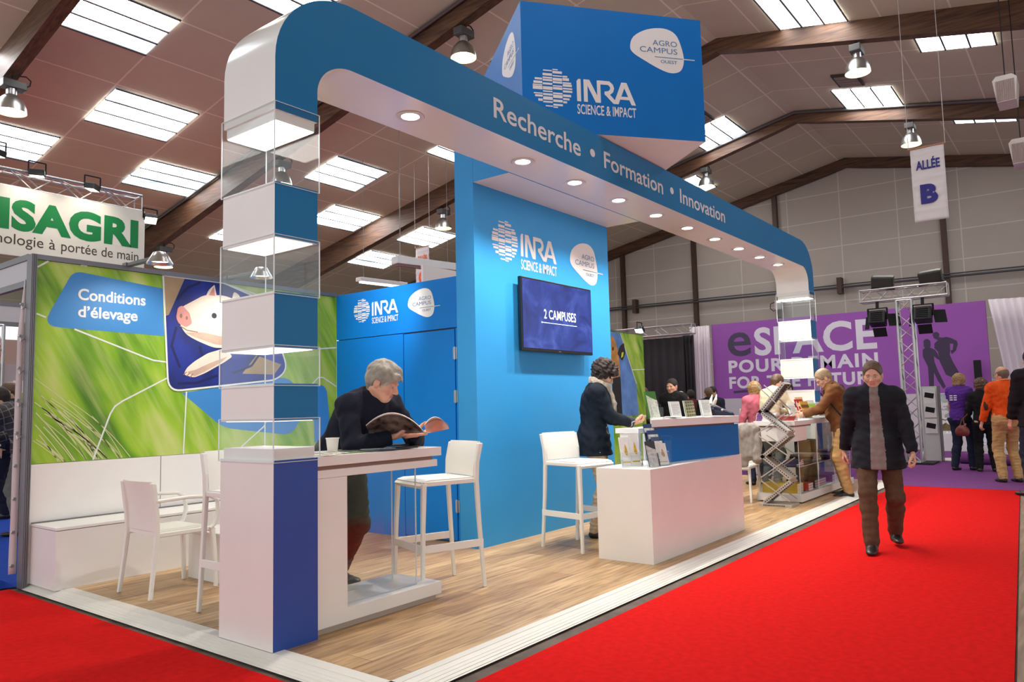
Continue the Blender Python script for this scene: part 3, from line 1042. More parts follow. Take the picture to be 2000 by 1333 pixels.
# ---------------------------------------------------------------- storage cabin with its flush door
cab = thing('storage_cabin', 'blue storage cabin with a flush hinged door, left of the tall screen wall', 'cabin', (6.2, 5.4, FZ))
CX = 5.17
DARKG = mat('shadow gap', srgb(92, 96, 104), 0.6)
MB().box(CX + .03, CX + .10, 4.525, 6.3445, FZ, 2.475).build('core_panel', DARKG, cab)
MB().box(CX, CX + .029, 4.525, 6.3445, 1.998, 2.475).build('header_panel', BLUE, cab)
MB().box(CX, CX + .029, 5.338, 6.3445, FZ, 1.990).build('side_panel', BLUE, cab)
MB().box(CX, CX + .029, 4.525, 4.648, FZ, 1.990).build('jamb_panel', BLUE, cab)
MB().box(7.31, 7.40, 4.525, 6.33, FZ, 2.475).build('back_panel', BLUE, cab)
dr = MB().box(CX, CX + .029, 4.662, 5.328, .052, 1.982).build('cabin_door', BLUE, cab)
for z in (1.757, 1.357, .36):
    h = MB()
    h.cyl((CX - .006, 4.655, z - .06), (CX - .006, 4.655, z + .06), .008, 8)
    h.box(CX - .004, CX, 4.63, 4.68, z - .055, z + .055)
    h.build('hinge', CHROME, dr)
fr = Frame((CX, 0, 0), (0, -1, 0))
m = MB()
inra_logo(m, fr, -5.94, 2.277, .126)
m.build('logo', PRINTW, cab)
campus_logo(cab, fr, -5.087, 2.266, .178, .142, PRINTW, PRINTB)

# ---------------------------------------------------------------- rear printed wall
def grass_mat(name, seed):
    m = bpy.data.materials.new(name)
    m.use_nodes = True
    h = NT(m)
    def slant(ang, sc):
        c = h.coord((1, 1, 1), (0, RAD(-ang), 0), kind='Object')
        c.inputs['Location'].default_value = (seed, 0, seed * .7)
        c2 = h.t.nodes.new('ShaderNodeMapping')
        c2.inputs['Scale'].default_value = sc
        h.l(c, 0, c2, 'Vector')
        return c2
    c = slant(-24, (1.0, 1.0, .30))
    nz = h.n('ShaderNodeTexNoise', Scale=4.0, Detail=2.0, Roughness=0.45, Distortion=0.5)
    h.l(c, 0, nz, 'Vector')
    r = h.ramp([(0.30, srgb(70, 122, 8)), (0.43, srgb(120, 170, 18)), (0.56, srgb(160, 196, 50)), (0.70, srgb(196, 208, 116))])
    h.l(nz, 0, r, 0)
    c2 = slant(-30, (9, 9, .55))
    n2 = h.n('ShaderNodeTexNoise', Scale=3.0, Detail=3.0)
    h.l(c2, 0, n2, 'Vector')
    r2 = h.ramp([(0.45, (0, 0, 0)), (0.75, (1, 1, 1))])
    h.l(n2, 0, r2, 0)
    mx = h.n('ShaderNodeMixRGB', blend_type='MIX', Fac=0.5)
    mx.inputs[2].default_value = (*srgb(205, 208, 140), 1)
    mm = h.n('ShaderNodeMath', operation='MULTIPLY')
    mm.inputs[1].default_value = 0.35
    h.l(r2, 0, mm, 0)
    h.l(mm, 0, mx, 0)
    h.l(r, 0, mx, 1)
    h.l(mx, 0, h.b, 'Base Color')
    h.b.inputs['Roughness'].default_value = 0.5
    return m
GY = 6.345
LINEW = mat('print pale line', srgb(228, 232, 226), 0.5)
BLUEP = mat('print mid blue', srgb(62, 138, 206), 0.5)
NAVYP = mat('print navy cloth', srgb(22, 40, 130), 0.6, noise=0.45, nscale=5, stretch=(1, 1, .5))
PIGP = mat('print piglet cream', srgb(236, 218, 202), 0.6, noise=0.06, nscale=9)
PIGK = mat('print piglet pink', srgb(216, 146, 140), 0.6, noise=0.08, nscale=14)
PIGD = mat('print piglet shadow', srgb(150, 110, 92), 0.6, noise=0.1, nscale=14)
TANP = mat('print tan background', srgb(168, 142, 108), 0.6, noise=0.2, nscale=4)
gwll = thing('graphic_wall', 'green meadow photo wall with a piglet picture, behind the white bench', 'printed wall', (3.7, 6.38, FZ))
MB().box(2.285, 5.1695, GY, 6.40, .905, 2.46).build('meadow_print', grass_mat('meadow print', 1.3), gwll)
MB().box(2.285, 5.1695, GY - .002, 6.40, FZ, .902).build('lower_panel', WHITE, gwll)
m = MB()
m.box(2.25, 5.165, GY - .012, 6.41, 2.463, 2.502)
m.box(2.245, 2.283, GY - .02, 6.42, 0.0, 2.50)
for a in (2.252, 2.264, 2.276):
    m.box(a - .0025, a + .0025, GY - .026, GY - .02, 0.0, 2.50)
m.build('profile_frame', GREYP, gwll)
fr = Frame((0, GY, 0), (1, 0, 0))
m = MB()
poly(m, fr, rpoly([(2.548, 2.408), (3.272, 2.345), (3.290, 1.932), (2.335, 1.952)], [.07, 0, 0, .12]), .0015)
poly(m, fr, rpoly([(4.86, 1.515), (5.03, 1.53), (5.09, 1.02), (4.88, .93)], [.02, .1, .1, 0]), .0015)
poly(m, fr, rpoly([(3.46, 1.44), (4.57, 1.60), (4.80, 1.30), (4.60, 1.02), (3.86, 1.12)], [0, .1, .1, .1, .1]), .0008)
m.build('title_panel', BLUEP, gwll)
m = MB()
letter(m, fr, 'Conditions', 2.587, 3.125, 2.183, cap=.086, bold=.022, d=.003)
letter(m, fr, 'd’élevage', 2.590, 3.060, 2.045, cap=.086, bold=.022, d=.003)
m.build('title_lettering', PRINTW, gwll)
m = MB()
PIC = rpoly([(3.272, 2.462), (3.845, 2.462), (4.30, 2.33), (4.56, 1.66), (4.40, 1.565), (3.335, 1.45)], [0, .03, .1, .12, .05, .12])
poly(m, fr, PIC, .002)
m.build('piglet_backdrop', NAVYP, gwll)
m = MB()
poly(m, fr, [(3.280, 2.455), (3.47, 2.455), (3.33, 2.12), (3.285, 2.10)], .0026)
poly(m, fr, [(4.05, 1.62), (4.40, 1.62), (4.48, 1.72), (4.20, 1.80)], .0026)
m.build('piglet_surround', TANP, gwll)
m = MB()
head = rpoly([(3.43, 2.19), (3.53, 2.25), (3.66, 2.33), (3.85, 2.345), (4.05, 2.30), (4.15, 2.0), (3.95, 1.86), (3.76, 1.85), (3.60, 1.905), (3.49, 1.955), (3.425, 2.05)], .05, 4)
poly(m, fr, head, .0034)
poly(m, fr, rpoly([(3.665, 2.30), (3.70, 2.38), (3.757, 2.435), (3.785, 2.31)], [.01, .03, .01, .01]), .0038)
poly(m, fr, rpoly([(3.93, 2.30), (3.955, 2.395), (4.02, 2.36), (4.03, 2.28)], [.01, .03, .03, .01]), .0038)
poly(m, fr, rpoly([(3.47, 1.60), (3.50, 1.66), (3.57, 1.72), (3.70, 1.80), (3.86, 1.85), (3.95, 1.78), (3.86, 1.72), (3.68, 1.62), (3.57, 1.575)], .03, 4), .0036)
m.build('piglet_head', PIGP, gwll)
m = MB()
poly(m, fr, rpoly([(3.395, 2.10), (3.41, 2.19), (3.45, 2.215), (3.52, 2.15), (3.545, 2.06), (3.49, 2.02), (3.42, 2.05)], .02, 4), .0044)
poly(m, fr, rpoly([(3.70, 2.33), (3.75, 2.415), (3.765, 2.33)], .01, 3), .0044)
m.build('piglet_snout', PIGK, gwll)
m = MB()
poly(m, fr, [(3.44 + .012 * cos(a), 2.12 + .02 * sin(a)) for a in [i * pi / 6 for i in range(12)]], .005)
poly(m, fr, [(3.493 + .011 * cos(a), 2.105 + .018 * sin(a)) for a in [i * pi / 6 for i in range(12)]], .005)
stroke(m, fr, [(3.43, 2.03), (3.50, 1.995), (3.60, 1.985)], .008, .005)
for k in range(3):
    stroke(m, fr, [(3.47 + .03 * k, 1.60 - .012 * k), (3.50 + .03 * k, 1.625 - .008 * k)], .008, .005)
m.build('piglet_marks', PIGD, gwll)
m = MB()
poly(m, fr, rpoly([(3.47, 1.975), (3.60, 1.93), (3.78, 1.88), (3.98, 1.88), (3.86, 1.955), (3.66, 1.985)], .03, 4), .0041)
poly(m, fr, rpoly([(3.50, 1.625), (3.58, 1.645), (3.72, 1.71), (3.90, 1.78), (3.84, 1.725), (3.66, 1.625), (3.57, 1.585)], .02, 4), .0041)
m.build('piglet_shade', mat('print piglet shade', srgb(200, 168, 150), .6, noise=.14, nscale=9), gwll)
m = MB()
for a, b, c in (((3.40, 2.02), (3.36, 1.85), (3.44, 1.66)), ((3.62, 2.44), (3.50, 2.38), (3.40, 2.26)), ((3.62, 1.86), (3.66, 1.74), (3.60, 1.70)), ((3.95, 1.62), (4.15, 1.70), (4.30, 1.90)), ((3.42, 1.52), (3.60, 1.53), (3.80, 1.60))):
    stroke(m, fr, [a, b, c], .022, .0028)
m.build('cloth_folds', mat('print navy fold', srgb(12, 22, 84), .6), gwll)
m = MB()
poly(m, fr, [(3.757 + .026 * cos(a), 2.147 + .026 * sin(a)) for a in [i * pi / 8 for i in range(16)]], .005)
m.build('piglet_eye', mat('print dark eye', srgb(34, 34, 50), .4), gwll)
m = MB()
for pts in ([(2.293, 2.044), (2.361, 2.020)], [(2.566, 1.943), (3.12, 1.745), (3.20, 1.718), (3.322, 1.705)], [(3.325, 1.568), (2.95, 1.372), (2.89, 1.33), (2.855, 1.27), (2.730, .907)],
            [(3.502, 1.452), (3.481, .907)], [(2.290, 2.403), (2.366, 2.46)], [(2.60, 2.46), (2.649, 2.46)], [(4.56, 1.86), (5.160, 1.919)], [(4.57, 1.50), (4.844, 1.523), (4.93, 1.60), (4.99, 1.60), (5.160, 1.508)],
            [(4.038, .93), (4.29, 1.12), (4.33, 1.22)], [(3.849, 2.459), (4.35, 2.36)]):
    stroke(m, fr, pts, .013, .0022)
PB = PIC + [PIC[0]]
stroke(m, fr, PB, .016, .0055)
m.build('network_lines', LINEW, gwll)
m = MB()
random.seed(3)
for k in range(34):
    x = 2.30 + random.random() * .75
    z0 = .91
    ln = .35 + random.random() * .75
    a = RAD(112 + random.random() * 22)
    p = [(x, z0)]
    for j in range(1, 7):
        p.append((x + cos(a + j * .03) * ln * j / 6, z0 + sin(a + j * .03) * ln * j / 6))
    p = [q for q in p if q[0] > 2.292]
    if len(p) > 2:
        stroke(m, fr, p, .004 + .004 * random.random(), .0011)
m.build('grass_stems', mat('print straw', srgb(214, 214, 160), .6), gwll)
MB().box(3.279, 3.283, GY - .004, GY - .001, FZ, .903).build('panel_seam', DARKG, gwll)

# second stretch of printed wall: the cow end, seen right of the tall wall
cw = thing('graphic_wall', 'green and blue photo wall with a brown cow, seen right of the tall blue wall', 'printed wall', (9.7, 6.38, FZ))
MB().box(7.42, 12.07, GY, 6.40, FZ, 2.475).build('meadow_print', grass_mat('meadow print far', 5.1), cw)
m = MB()
poly(m, fr, [(9.9, 2.46), (11.245, 2.46), (11.75, 1.60), (11.80, 1.05), (9.9, 1.05)], .002)
m.build('sky_print', mat('print cloudy sky', srgb(96, 138, 205), .6, noise=.35, nscale=3), cw)
m = MB()
poly(m, fr, rpoly([(10.60, 2.40), (10.95, 2.40), (11.07, 2.32), (11.16, 2.12), (11.20, 1.75), (11.0, 1.60), (10.6, 1.62), (10.5, 2.1)], .06, 4), .004)
m.build('cow_head', mat('print cow tan', srgb(190, 134, 70), .6, noise=.3, nscale=7), cw)
m = MB()
poly(m, fr, rpoly([(11.12, 2.10), (11.22, 2.24), (11.36, 2.30), (11.40, 2.12), (11.28, 1.98)], .03, 4), .005)
poly(m, fr, rpoly([(10.5, 1.62), (11.2, 1.72), (11.22, 1.05), (10.5, 1.05)], .04, 3), .005)
m.build('cow_ear', mat('print cow black', srgb(34, 32, 36), .6), cw)
m = MB()
poly(m, fr, rpoly([(11.24, 2.03), (11.31, 2.06), (11.34, 2.14), (11.27, 2.13)], .015, 3), .006)
m.build('ear_tag', mat('print tag yellow', srgb(214, 216, 40), .6), cw)
m = MB()
poly(m, fr, [(10.98 + .03 * cos(a), 2.18 + .035 * sin(a)) for a in [i * pi / 6 for i in range(12)]], .006)
m.build('cow_eye', mat('print dark eye', srgb(34, 34, 50), .4), cw)
m = MB()
stroke(m, fr, [(11.245, 2.46), (11.75, 1.60)], .016, .005)
stroke(m, fr, [(11.62, 1.84), (12.07, 1.86)], .016, .005)
m.build('network_lines', LINEW, cw)
MB().box(7.42, 12.07, GY - .01, 6.41, 2.476, 2.50).build('profile_frame', GREYP, cw)

# arm floodlights clamped on top of the printed wall
def arm_flood(x, tx, label, first=[]):
    if first:
        t = dup(first[0], (x, 6.35, 2.50), label=label)
    else:
        t = thing('arm_floodlight', label, 'lamp', (x, 6.35, 2.50), 'arm floodlights on the printed wall')
        first.append(t)
        L = Vector((x, 6.35, 2.50))
        MB().bar(L + Vector((0, .0, .012)), L + Vector((-.02, -.50, .0)), .045, .03).build('arm', STEEL, t, bevel=.004)
        MB().box(x - .03, x + .03, 6.33, 6.40, 2.50, 2.53).build('clamp', STEEL, t)
        h = MB()
        h.lathe([(.03, .05), (.05, .045), (.075, .0), (.10, -.045)], L + Vector((-.02, -.56, -.01)), 18, caps=False)
        h.build('lamp_hood', CHROME, t, smooth=True, angle=70)
        MB().lathe([(.001, -.0205), (.08, -.02)], L + Vector((-.02, -.56, -.01)), 18, caps=False).build('lamp_bulb', emat('flood glow', (1.0, .9, .72), 24), t)
    l = lamp('flood_beam', 'SPOT', (x - .02, 5.79, 2.44), FLOOD_W, (1.0, .93, .8), .08, (x - .02, 6.30, 1.75), RAD(110), .8)
    l.parent = t
    l.location = Vector((x - .02, 5.79, 2.44)) - Vector((x, 6.35, 2.50))
    return t
arm_flood(2.98, 0, 'arm floodlight above the blue title panel of the meadow wall')
arm_flood(3.90, 0, 'arm floodlight seen through the second acrylic case of the near pillar')
# unseen spot without a lamp body, added to wash light over the cabin header logos
lamp('header_wash', 'SPOT', (4.35, 5.15, 2.55), 34, (.95, .97, 1.0), .08, (5.17, 5.55, 2.2), RAD(75), .9)

# ---------------------------------------------------------------- bench along the printed wall
bn = thing('bench', 'long white box bench along the foot of the meadow wall', 'bench', (3.7, 6.1, FZ))
MB().box(2.30, 5.16, 5.895, 6.335, FZ, .443).build('bench_box', WHITE, bn, bevel=.002)
MB().box(2.298, 5.16, 5.89, 6.335, .447, .467).build('bench_lid', WHITE, bn, bevel=.002)
MB().box(2.30, 5.16, 6.30, 6.338, .468, .474).build('hinge_strip', STEEL, bn)
pf = thing('low_table', 'low white cube table beside the armchair, half hidden by the near pillar', 'table', (3.32, 5.25, FZ))
MB().box(3.07, 3.57, 5.05, 5.50, FZ, .36).build('table_box', WHITE, pf, bevel=.003)
MB().box(3.06, 3.58, 5.04, 5.51, .362, .385).build('table_lid', WHITE, pf, bevel=.003)
# ================================================================ FURNITURE OF THE STAND
def grid_surf(fn, nu, nv, th):
    """closed slab from a surface function fn(u,v)->(p, n)"""
    m = MB()
    top, bot = [], []
    for i in range(nu + 1):
        for j in range(nv + 1):
            p, nn = fn(i / nu, j / nv)
            p, nn = Vector(p), Vector(nn).normalized()
            top.append(p + nn * th / 2)
            bot.append(p - nn * th / 2)
    K = len(top)
    f = []
    w = nv + 1
    for i in range(nu):
        for j in range(nv):
            a, b, c, d = i * w + j, (i + 1) * w + j, (i + 1) * w + j + 1, i * w + j + 1
            f += [(a, b, c, d), (K + a, K + d, K + c, K + b)]
    for i in range(nu):
        a, b = i * w, (i + 1) * w
        f += [(a, K + a, K + b, b), (a + nv, b + nv, K + b + nv, K + a + nv)]
    for j in range(nv):
        a, b = j, j + 1
        f += [(a, b, K + b, K + a), (nu * w + a, K + nu * w + a, K + nu * w + b, nu * w + b)]
    m.add(top + bot, f)
    return m

def tleg(pts, w, d):
    """tapered rectangular leg following pts (bottom to top)"""
    m = MB()
    v = []
    for k, p in enumerate(pts):
        s = 0.72 + 0.28 * k / (len(pts) - 1)
        v += [(p[0] - w * s / 2, p[1] - d * s / 2, p[2]), (p[0] + w * s / 2, p[1] - d * s / 2, p[2]), (p[0] + w * s / 2, p[1] + d * s / 2, p[2]), (p[0] - w * s / 2, p[1] + d * s / 2, p[2])]
    f = [(0, 3, 2, 1)]
    for k in range(len(pts) - 1):
        a = 4 * k
        for j in range(4):
            f.append((a + j, a + (j + 1) % 4, a + 4 + (j + 1) % 4, a + 4 + j))
    e = 4 * (len(pts) - 1)
    f.append((e, e + 1, e + 2, e + 3))
    m.add(v, f)
    return m

def make_seat(name, label, cat, loc, rz, group, sh, top, arms=False):
    t = thing(name, label, cat, loc, group, rz=rz)
    hw = .205
    def seat_fn(u, v):
        x = (u - .5) * 2 * (hw - .002)
        y = -.195 + .415 * v
        z = sh - .012 - .012 * sin(pi * min(1, v * 1.2)) * (1 - (2 * u - 1) ** 2)
        n = (0, 0, 1)
        if v > .86:
            a = (v - .86) / .14
            z -= .032 * a * a
            n = (0, .75 * a, 1)
        return (x, y, z), n
    grid_surf(seat_fn, 8, 14, .026).build('seat', CHAIRW, t, smooth=True, angle=50, local=True)
    def back_fn(u, v):
        q = 2 * u - 1
        x = q * (hw - .01 + .004 * v)
        y = -.19 - .045 * v * v - .03 * (1 - q * q) * (.3 + .7 * v)
        z = sh + .004 + (top - sh - .004) * v
        return (x, y, z), (0, 1, .1)
    grid_surf(back_fn, 12, 10, .016).build('backrest', CHAIRW, t, smooth=True, angle=50, local=True)
    for s in (-1, 1):
        tleg([(s * (hw + .012), -.245, 0), (s * (hw + .002), -.215, sh * .6), (s * hw, -.20, sh - .02), (s * hw, -.205, sh + .1), (s * hw, -.235, top - .01)], .034, .036).build('leg', CHAIRW, t, bevel=.006, local=True)
        tleg([(s * (hw + .012), .225, 0), (s * (hw + .004), .213, sh * .6), (s * (hw - .004), .200, sh - .022)], .034, .034).build('leg', CHAIRW, t, bevel=.006, local=True)
        m = MB()
        m.bar((s * (hw - .006), -.20, sh - .022), (s * (hw - .006), .205, sh - .024), .026, .032)
        m.build('seat_rail', CHAIRW, t, bevel=.006, local=True)
        if arms:
            m = MB()
            m.tube([(s * hw, -.215, sh + .205), (s * (hw + .02), 0, sh + .215), (s * (hw + .02), .17, sh + .205), (s * (hw + .018), .225, sh + .17), (s * (hw + .012), .235, sh + .08), (s * (hw + .004), .21, sh + .0), (s * hw, .18, sh - .02)], .02, 8, flat=(.020, .014))
            m.build('armrest', CHAIRW, t, smooth=True, local=True)
    m = MB()
    m.bar((-hw + .01, .20, sh - .026), (hw - .01, .20, sh - .026), .02, .03)
    m.build('seat_rail', CHAIRW, t, bevel=.005, local=True)
    if not arms and sh > .6:
        fz = .30
        m = MB()
        m.bar((-hw - .012, .222, fz), (hw + .012, .222, fz), .012, .05)
        for s in (-1, 1):
            m.bar((s * (hw + .012), -.24, fz), (s * (hw + .012), .225, fz), .012, .05)
        m.build('footrest', CHAIRW, t, bevel=.003, local=True)
    return t

stool = make_seat('bar_stool', 'white bar stool pulled up to the right end of the near high table', 'stool', (3.87, 3.68, FZ), RAD(71), 'white bar stools', .745, .985)
dup(stool, (5.575, 3.605, FZ), RAD(169.5), 'white bar stool in front of the blue wall beside the low white counter')
dup(stool, (2.79, 4.235, FZ), RAD(180), 'white bar stool mostly hidden behind the near pillar')
arm = make_seat('armchair', 'white plastic armchair with its back to the left, before the long bench', 'chair', (2.79, 5.245, FZ), RAD(-90), 'white chairs', .435, .775, True)
plain = make_seat('plastic_chair', 'white plastic chair with a grey jacket over its back, behind the counter end', 'chair', (9.20, 3.60, FZ), RAD(95), 'white chairs', .44, .78)

# grey jacket hung over that chair
JACK = mat('grey linen jacket', srgb(142, 134, 126), .9, noise=.14, nscale=22, bump=.35, bscale=90)
# ---------------------------------------------------------------- near high table joined to the pillar
tb = thing('high_table', 'white high table attached to the near pillar, with a transparent leg', 'table', (3.1, 3.65, FZ))
MB().box(2.632, 3.643, 3.417, 3.90, .945, 1.0).build('tabletop', WHITE, tb, bevel=.0015)
MB().box(2.632, 3.590, 3.45, 3.87, .922, .945).build('shadow_gap', mat('gap shade brown', srgb(150, 118, 104), .7), tb)  # recessed strip, the shade of the gap put into its brown colour
MB().box(2.632, 3.615, 3.428, 3.89, .878, .922).build('lower_board', WHITE, tb, bevel=.0015)
m = MB()
fr = Frame((0, 3.43, 0), (1, 0, 0))
m.prism([(2.632, .064), (3.640, .064), (3.640, .140), (2.868, .140), (2.868, .877), (2.632, .877)], fr, -.44, 0)
m.build('side_panel', WHITE, tb, bevel=.0015)
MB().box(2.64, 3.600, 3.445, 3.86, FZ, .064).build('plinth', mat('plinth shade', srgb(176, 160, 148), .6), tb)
for y in (3.50, 3.72):
    o = MB().box(2.87, 3.485, y, y + .008, .141, .877).build('acrylic_panel', ACRYLIC, tb)
    MB().box(3.4855, 3.488, y - .001, y + .009, .141, .877).build('acrylic_edge', ACRYLIC_EDGE, o)
    MB().box(2.87, 3.485, y, y + .008, .1405, .143).build('acrylic_edge', ACRYLIC_EDGE, o)

# papers on the table
LEAF = [mat('leaflet %d' % i, c, .35, noise=.45, nscale=n, stretch=(1, 1, 1)) for i, (c, n) in enumerate([
    (srgb(210, 206, 198), 40), (srgb(96, 104, 92), 45), (srgb(60, 70, 88), 50), (srgb(206, 200, 190), 60), (srgb(120, 140, 90), 40), (srgb(52, 50, 54), 50)])]
def leaflet(x, y, z, w, l, rz, mt, label, group, th=.003, curl=0.0, name='leaflet', cat='leaflet'):
    def fn(u, v):
        a, b = (u - .5) * w, (v - .5) * l
        return (x + a * cos(rz) - b * sin(rz), y + a * sin(rz) + b * cos(rz), z + th / 2 + curl * (2 * u - 1) ** 2), (0, 0, 1)
    o = grid_surf(fn, 6, 2, th).build(name, [mt], None)
    return tag(o, label, cat, group)
tblf = [(2.74, 3.52, 0, .15, .21, .3, 0, 'white sheet beside the cup at the pillar end of the table'), (2.86, 3.58, .0035, .15, .21, -.2, 3, 'pale sheet under the plastic cup'),
        (3.02, 3.50, 0, .10, .21, 1.2, 4, 'narrow green leaflet on the table just right of the cup'), (3.09, 3.62, .0035, .15, .21, .9, 1, 'grey green brochure on the table before the reading man'),
        (3.15, 3.49, .0035, .15, .21, 1.35, 2, 'dark blue brochure nearest the table front edge, left part'), (3.24, 3.60, .007, .15, .21, 1.1, 0, 'white brochure on top of the fan of leaflets'),
        (3.33, 3.50, .0035, .15, .21, 1.5, 5, 'dark brochure under the man’s hands'), (3.45, 3.60, .007, .21, .15, .15, 5, 'black brochure below the magazine'),
        (3.55, 3.74, .0035, .15, .21, 1.2, 1, 'brochure with a curled corner at the table’s right end')]
for i, (x, y, z, w, l, rz, mi, lb) in enumerate(tblf):
    leaflet(x, y, 1.0005 + z, w, l, rz, LEAF[mi], lb, 'leaflets on the near high table', curl=.012 if i == 8 else .0015)
cup = thing('plastic_cup', 'white disposable cup standing on the near high table', 'cup', (2.90, 3.60, 1.004))
CUPM = mat('white plastic cup', srgb(226, 222, 216), .45)
MB().lathe([(.027, .008), (.029, .010), (.038, .088), (.0355, .088), (.027, .012), (.001, .012)], (2.90, 3.60, 1.0), 24, caps=True).build('cup_body', CUPM, cup, smooth=True, angle=50)
MB().lathe([(.0385, .086), (.041, .088), (.041, .092), (.0375, .092)], (2.90, 3.60, 1.0), 24, caps=False).build('cup_rim', mat('cup rim white', srgb(244, 242, 238), .4), cup, smooth=True)

# ---------------------------------------------------------------- information counter
ct = thing('counter', 'white box counter with an angled blue front panel and a raised white top', 'counter', (6.2, 3.0, FZ))
MB().box(5.24, 7.11, 2.737, 3.22, FZ, .746).build('counter_base', WHITE, ct, bevel=.0015)
def qprism(pts, z0, z1):
    f2 = Frame((0, 0, 0), (1, 0, 0), (0, 1, 0))
    return MB().prism(pts, f2, z0, z1)
qprism([(5.70, 2.957), (7.09, 2.745), (7.105, 3.17), (6.02, 3.17)], .7465, 1.036).build('front_panel', BLUE_BOX, ct, bevel=.001)
qprism([(5.73, 2.975), (7.06, 2.772), (7.15, 3.15), (6.10, 3.19)], 1.0365, 1.052).build('shadow_gap', mat('gap shade brown', srgb(150, 118, 104), .7), ct)
qprism([(5.672, 2.935), (7.05, 2.718), (7.25, 3.16), (6.20, 3.22)], 1.0525, 1.115).build('counter_top', WHITE, ct, bevel=.0015)
m = MB()
m.box(6.05, 7.3, 3.262, 3.50, .985, 1.03)
m.box(6.1, 7.2, 3.225, 3.25, FZ, .98)
m.box(6.06, 6.10, 3.27, 3.46, FZ, .985)
m.box(7.2, 7.24, 3.225, 3.48, FZ, .985)
m.build('staff_worktop', WHITE, ct, bevel=.0015)

# acrylic leaflet dispensers on the ledge
COVERS = {
 'lemon': [srgb(236, 232, 230), srgb(214, 170, 40)], 'navy': [srgb(40, 62, 110), srgb(222, 220, 212)], 'dark': [srgb(44, 40, 44), srgb(190, 186, 184)],
 'photo': [srgb(226, 224, 220), srgb(206, 150, 90)], 'green': [srgb(60, 120, 40), srgb(232, 228, 216)], 'field': [srgb(168, 160, 120), srgb(92, 92, 62)]}
def cover_mats(key):
    a, b = COVERS[key]
    return [mat('cover %s main' % key, a, .4, noise=.05, nscale=30), mat('cover %s accent' % key, b, .4, noise=.3, nscale=45), PAPER]
def brochure(c, w, h, tilt, rz, key, label, group, style=0, th=.008):
    """an upright brochure leaning back by tilt; c is the middle of its bottom edge"""
    t = thing('brochure', label, 'brochure', c, group)
    R = Euler((-tilt, 0, rz), 'XYZ').to_matrix()
    o = Vector(c)
    fr = Frame(o + R @ Vector((0, -th / 2, 0)), R @ Vector((1, 0, 0)), R @ Vector((0, 0, 1)))
    M = cover_mats(key)
    m = MB()
    m.prism([(-w / 2, 0), (w / 2, 0), (w / 2, h), (-w / 2, h)], fr, -th, 0)
    m.build('pages', M[0], t)
    g = MB()
    if style == 0:      # fruit picture and lines
        poly(g, fr, rpoly([(-.12 * w, .45 * h), (.02 * w, .78 * h), (.12 * w, .70 * h), (.26 * w, .42 * h), (.12 * w, .34 * h)], .1 * w, 3), .0008)
        poly(g, fr, [(-.4 * w, .12 * h), (.4 * w, .12 * h), (.4 * w, .16 * h), (-.4 * w, .16 * h)], .0008)
    elif style == 1:    # band
        poly(g, fr, [(-.5 * w, .62 * h), (.5 * w, .62 * h), (.5 * w, .80 * h), (-.5 * w, .80 * h)], .0008)
        poly(g, fr, [(-.42 * w, .2 * h), (.1 * w, .2 * h), (.1 * w, .24 * h), (-.42 * w, .24 * h)], .0008)
    elif style == 2:    # upper photo over white
        poly(g, fr, [(-.5 * w, .0), (.5 * w, .0), (.5 * w, .66 * h), (.1 * w, .72 * h), (-.5 * w, .86 * h)], .0008)
    elif style == 3:    # photo mosaic
        for i in range(4):
            for j in range(5):
                x, y = (-.5 + .26 * i + .03) * w, (.02 + .2 * j) * h
                poly(g, fr, [(x, y + .02 * h * i), (x + .2 * w, y + .02 * h * i), (x + .2 * w, y + .15 * h), (x, y + .15 * h)], .0008)
    elif style == 4:    # printed lines
        for j in range(11):
            ww = .36 if j % 4 else .2
            poly(g, fr, [(-.38 * w, (.2 + .06 * j) * h), (ww * w, (.2 + .06 * j) * h), (ww * w, (.215 + .06 * j) * h), (-.38 * w, (.215 + .06 * j) * h)], .0008)
    if g.f:
        g.build('cover_print', M[1] if style != 4 else mat('printed text grey', srgb(150, 146, 142), .6), t)
    return t
def dispenser(c, w, rz, tiers, label, h=.2, tilt=RAD(14)):
    """clear stepped leaflet holder"""
    t = thing('leaflet_holder', label, 'leaflet holder', c, 'clear leaflet holders on the counter ledge')
    Rz = Euler((0, 0, rz)).to_matrix()
    m = MB()
    e = MB()
    for k in range(tiers):
        o = Vector(c) + Rz @ Vector((0, .045 * k, .052 * k))
        R = Rz @ Euler((-tilt, 0, 0)).to_matrix()
        m.obox(o + R @ Vector((0, -.016, .055)), (w, .003, .11), R)
        m.obox(o + R @ Vector((0, .016, .085)), (w, .003, .17), R)
        for s in (-1, 1):
            m.obox(o + R @ Vector((s * w / 2, 0, .055)), (.003, .032, .11), R)
        m.obox(o + R @ Vector((0, 0, .002)), (w, .032, .004), R)
        MB().obox(o + R @ Vector((0, -.0175, .11)), (w, .003, .003), R).build('acrylic_edge', ACRYLIC_EDGE, t)
    for s in (-1, 1):
        m.obox(Vector(c) + Rz @ Vector((s * w / 2, .045 * (tiers - 1) / 2 + .03, .03 * tiers)), (.003, .06 + .045 * tiers, .06 * tiers), Rz)
    m.build('acrylic_holder', ACRYLIC, t)
    return t
LG = 'brochures in the clear holders on the ledge'
LZ = .748
rzd = RAD(-12)
dispenser((5.43, 2.80, LZ), .11, RAD(-20), 1, 'clear holder with a black and white leaflet, nearest the ledge corner')
brochure((5.43, 2.80, LZ + .006), .10, .20, RAD(14), RAD(-20), 'dark', 'black topped leaflet in the front clear holder at the ledge corner', LG, 2)
dispenser((5.40, 2.98, LZ), .19, RAD(-28), 1, 'wide clear holder at the left end of the ledge')
brochure((5.36, 3.002, LZ + .006), .088, .235, RAD(12), RAD(-28), 'lemon', 'tall white leaflet with a yellow fruit, left of two in the wide holder', LG, 0)
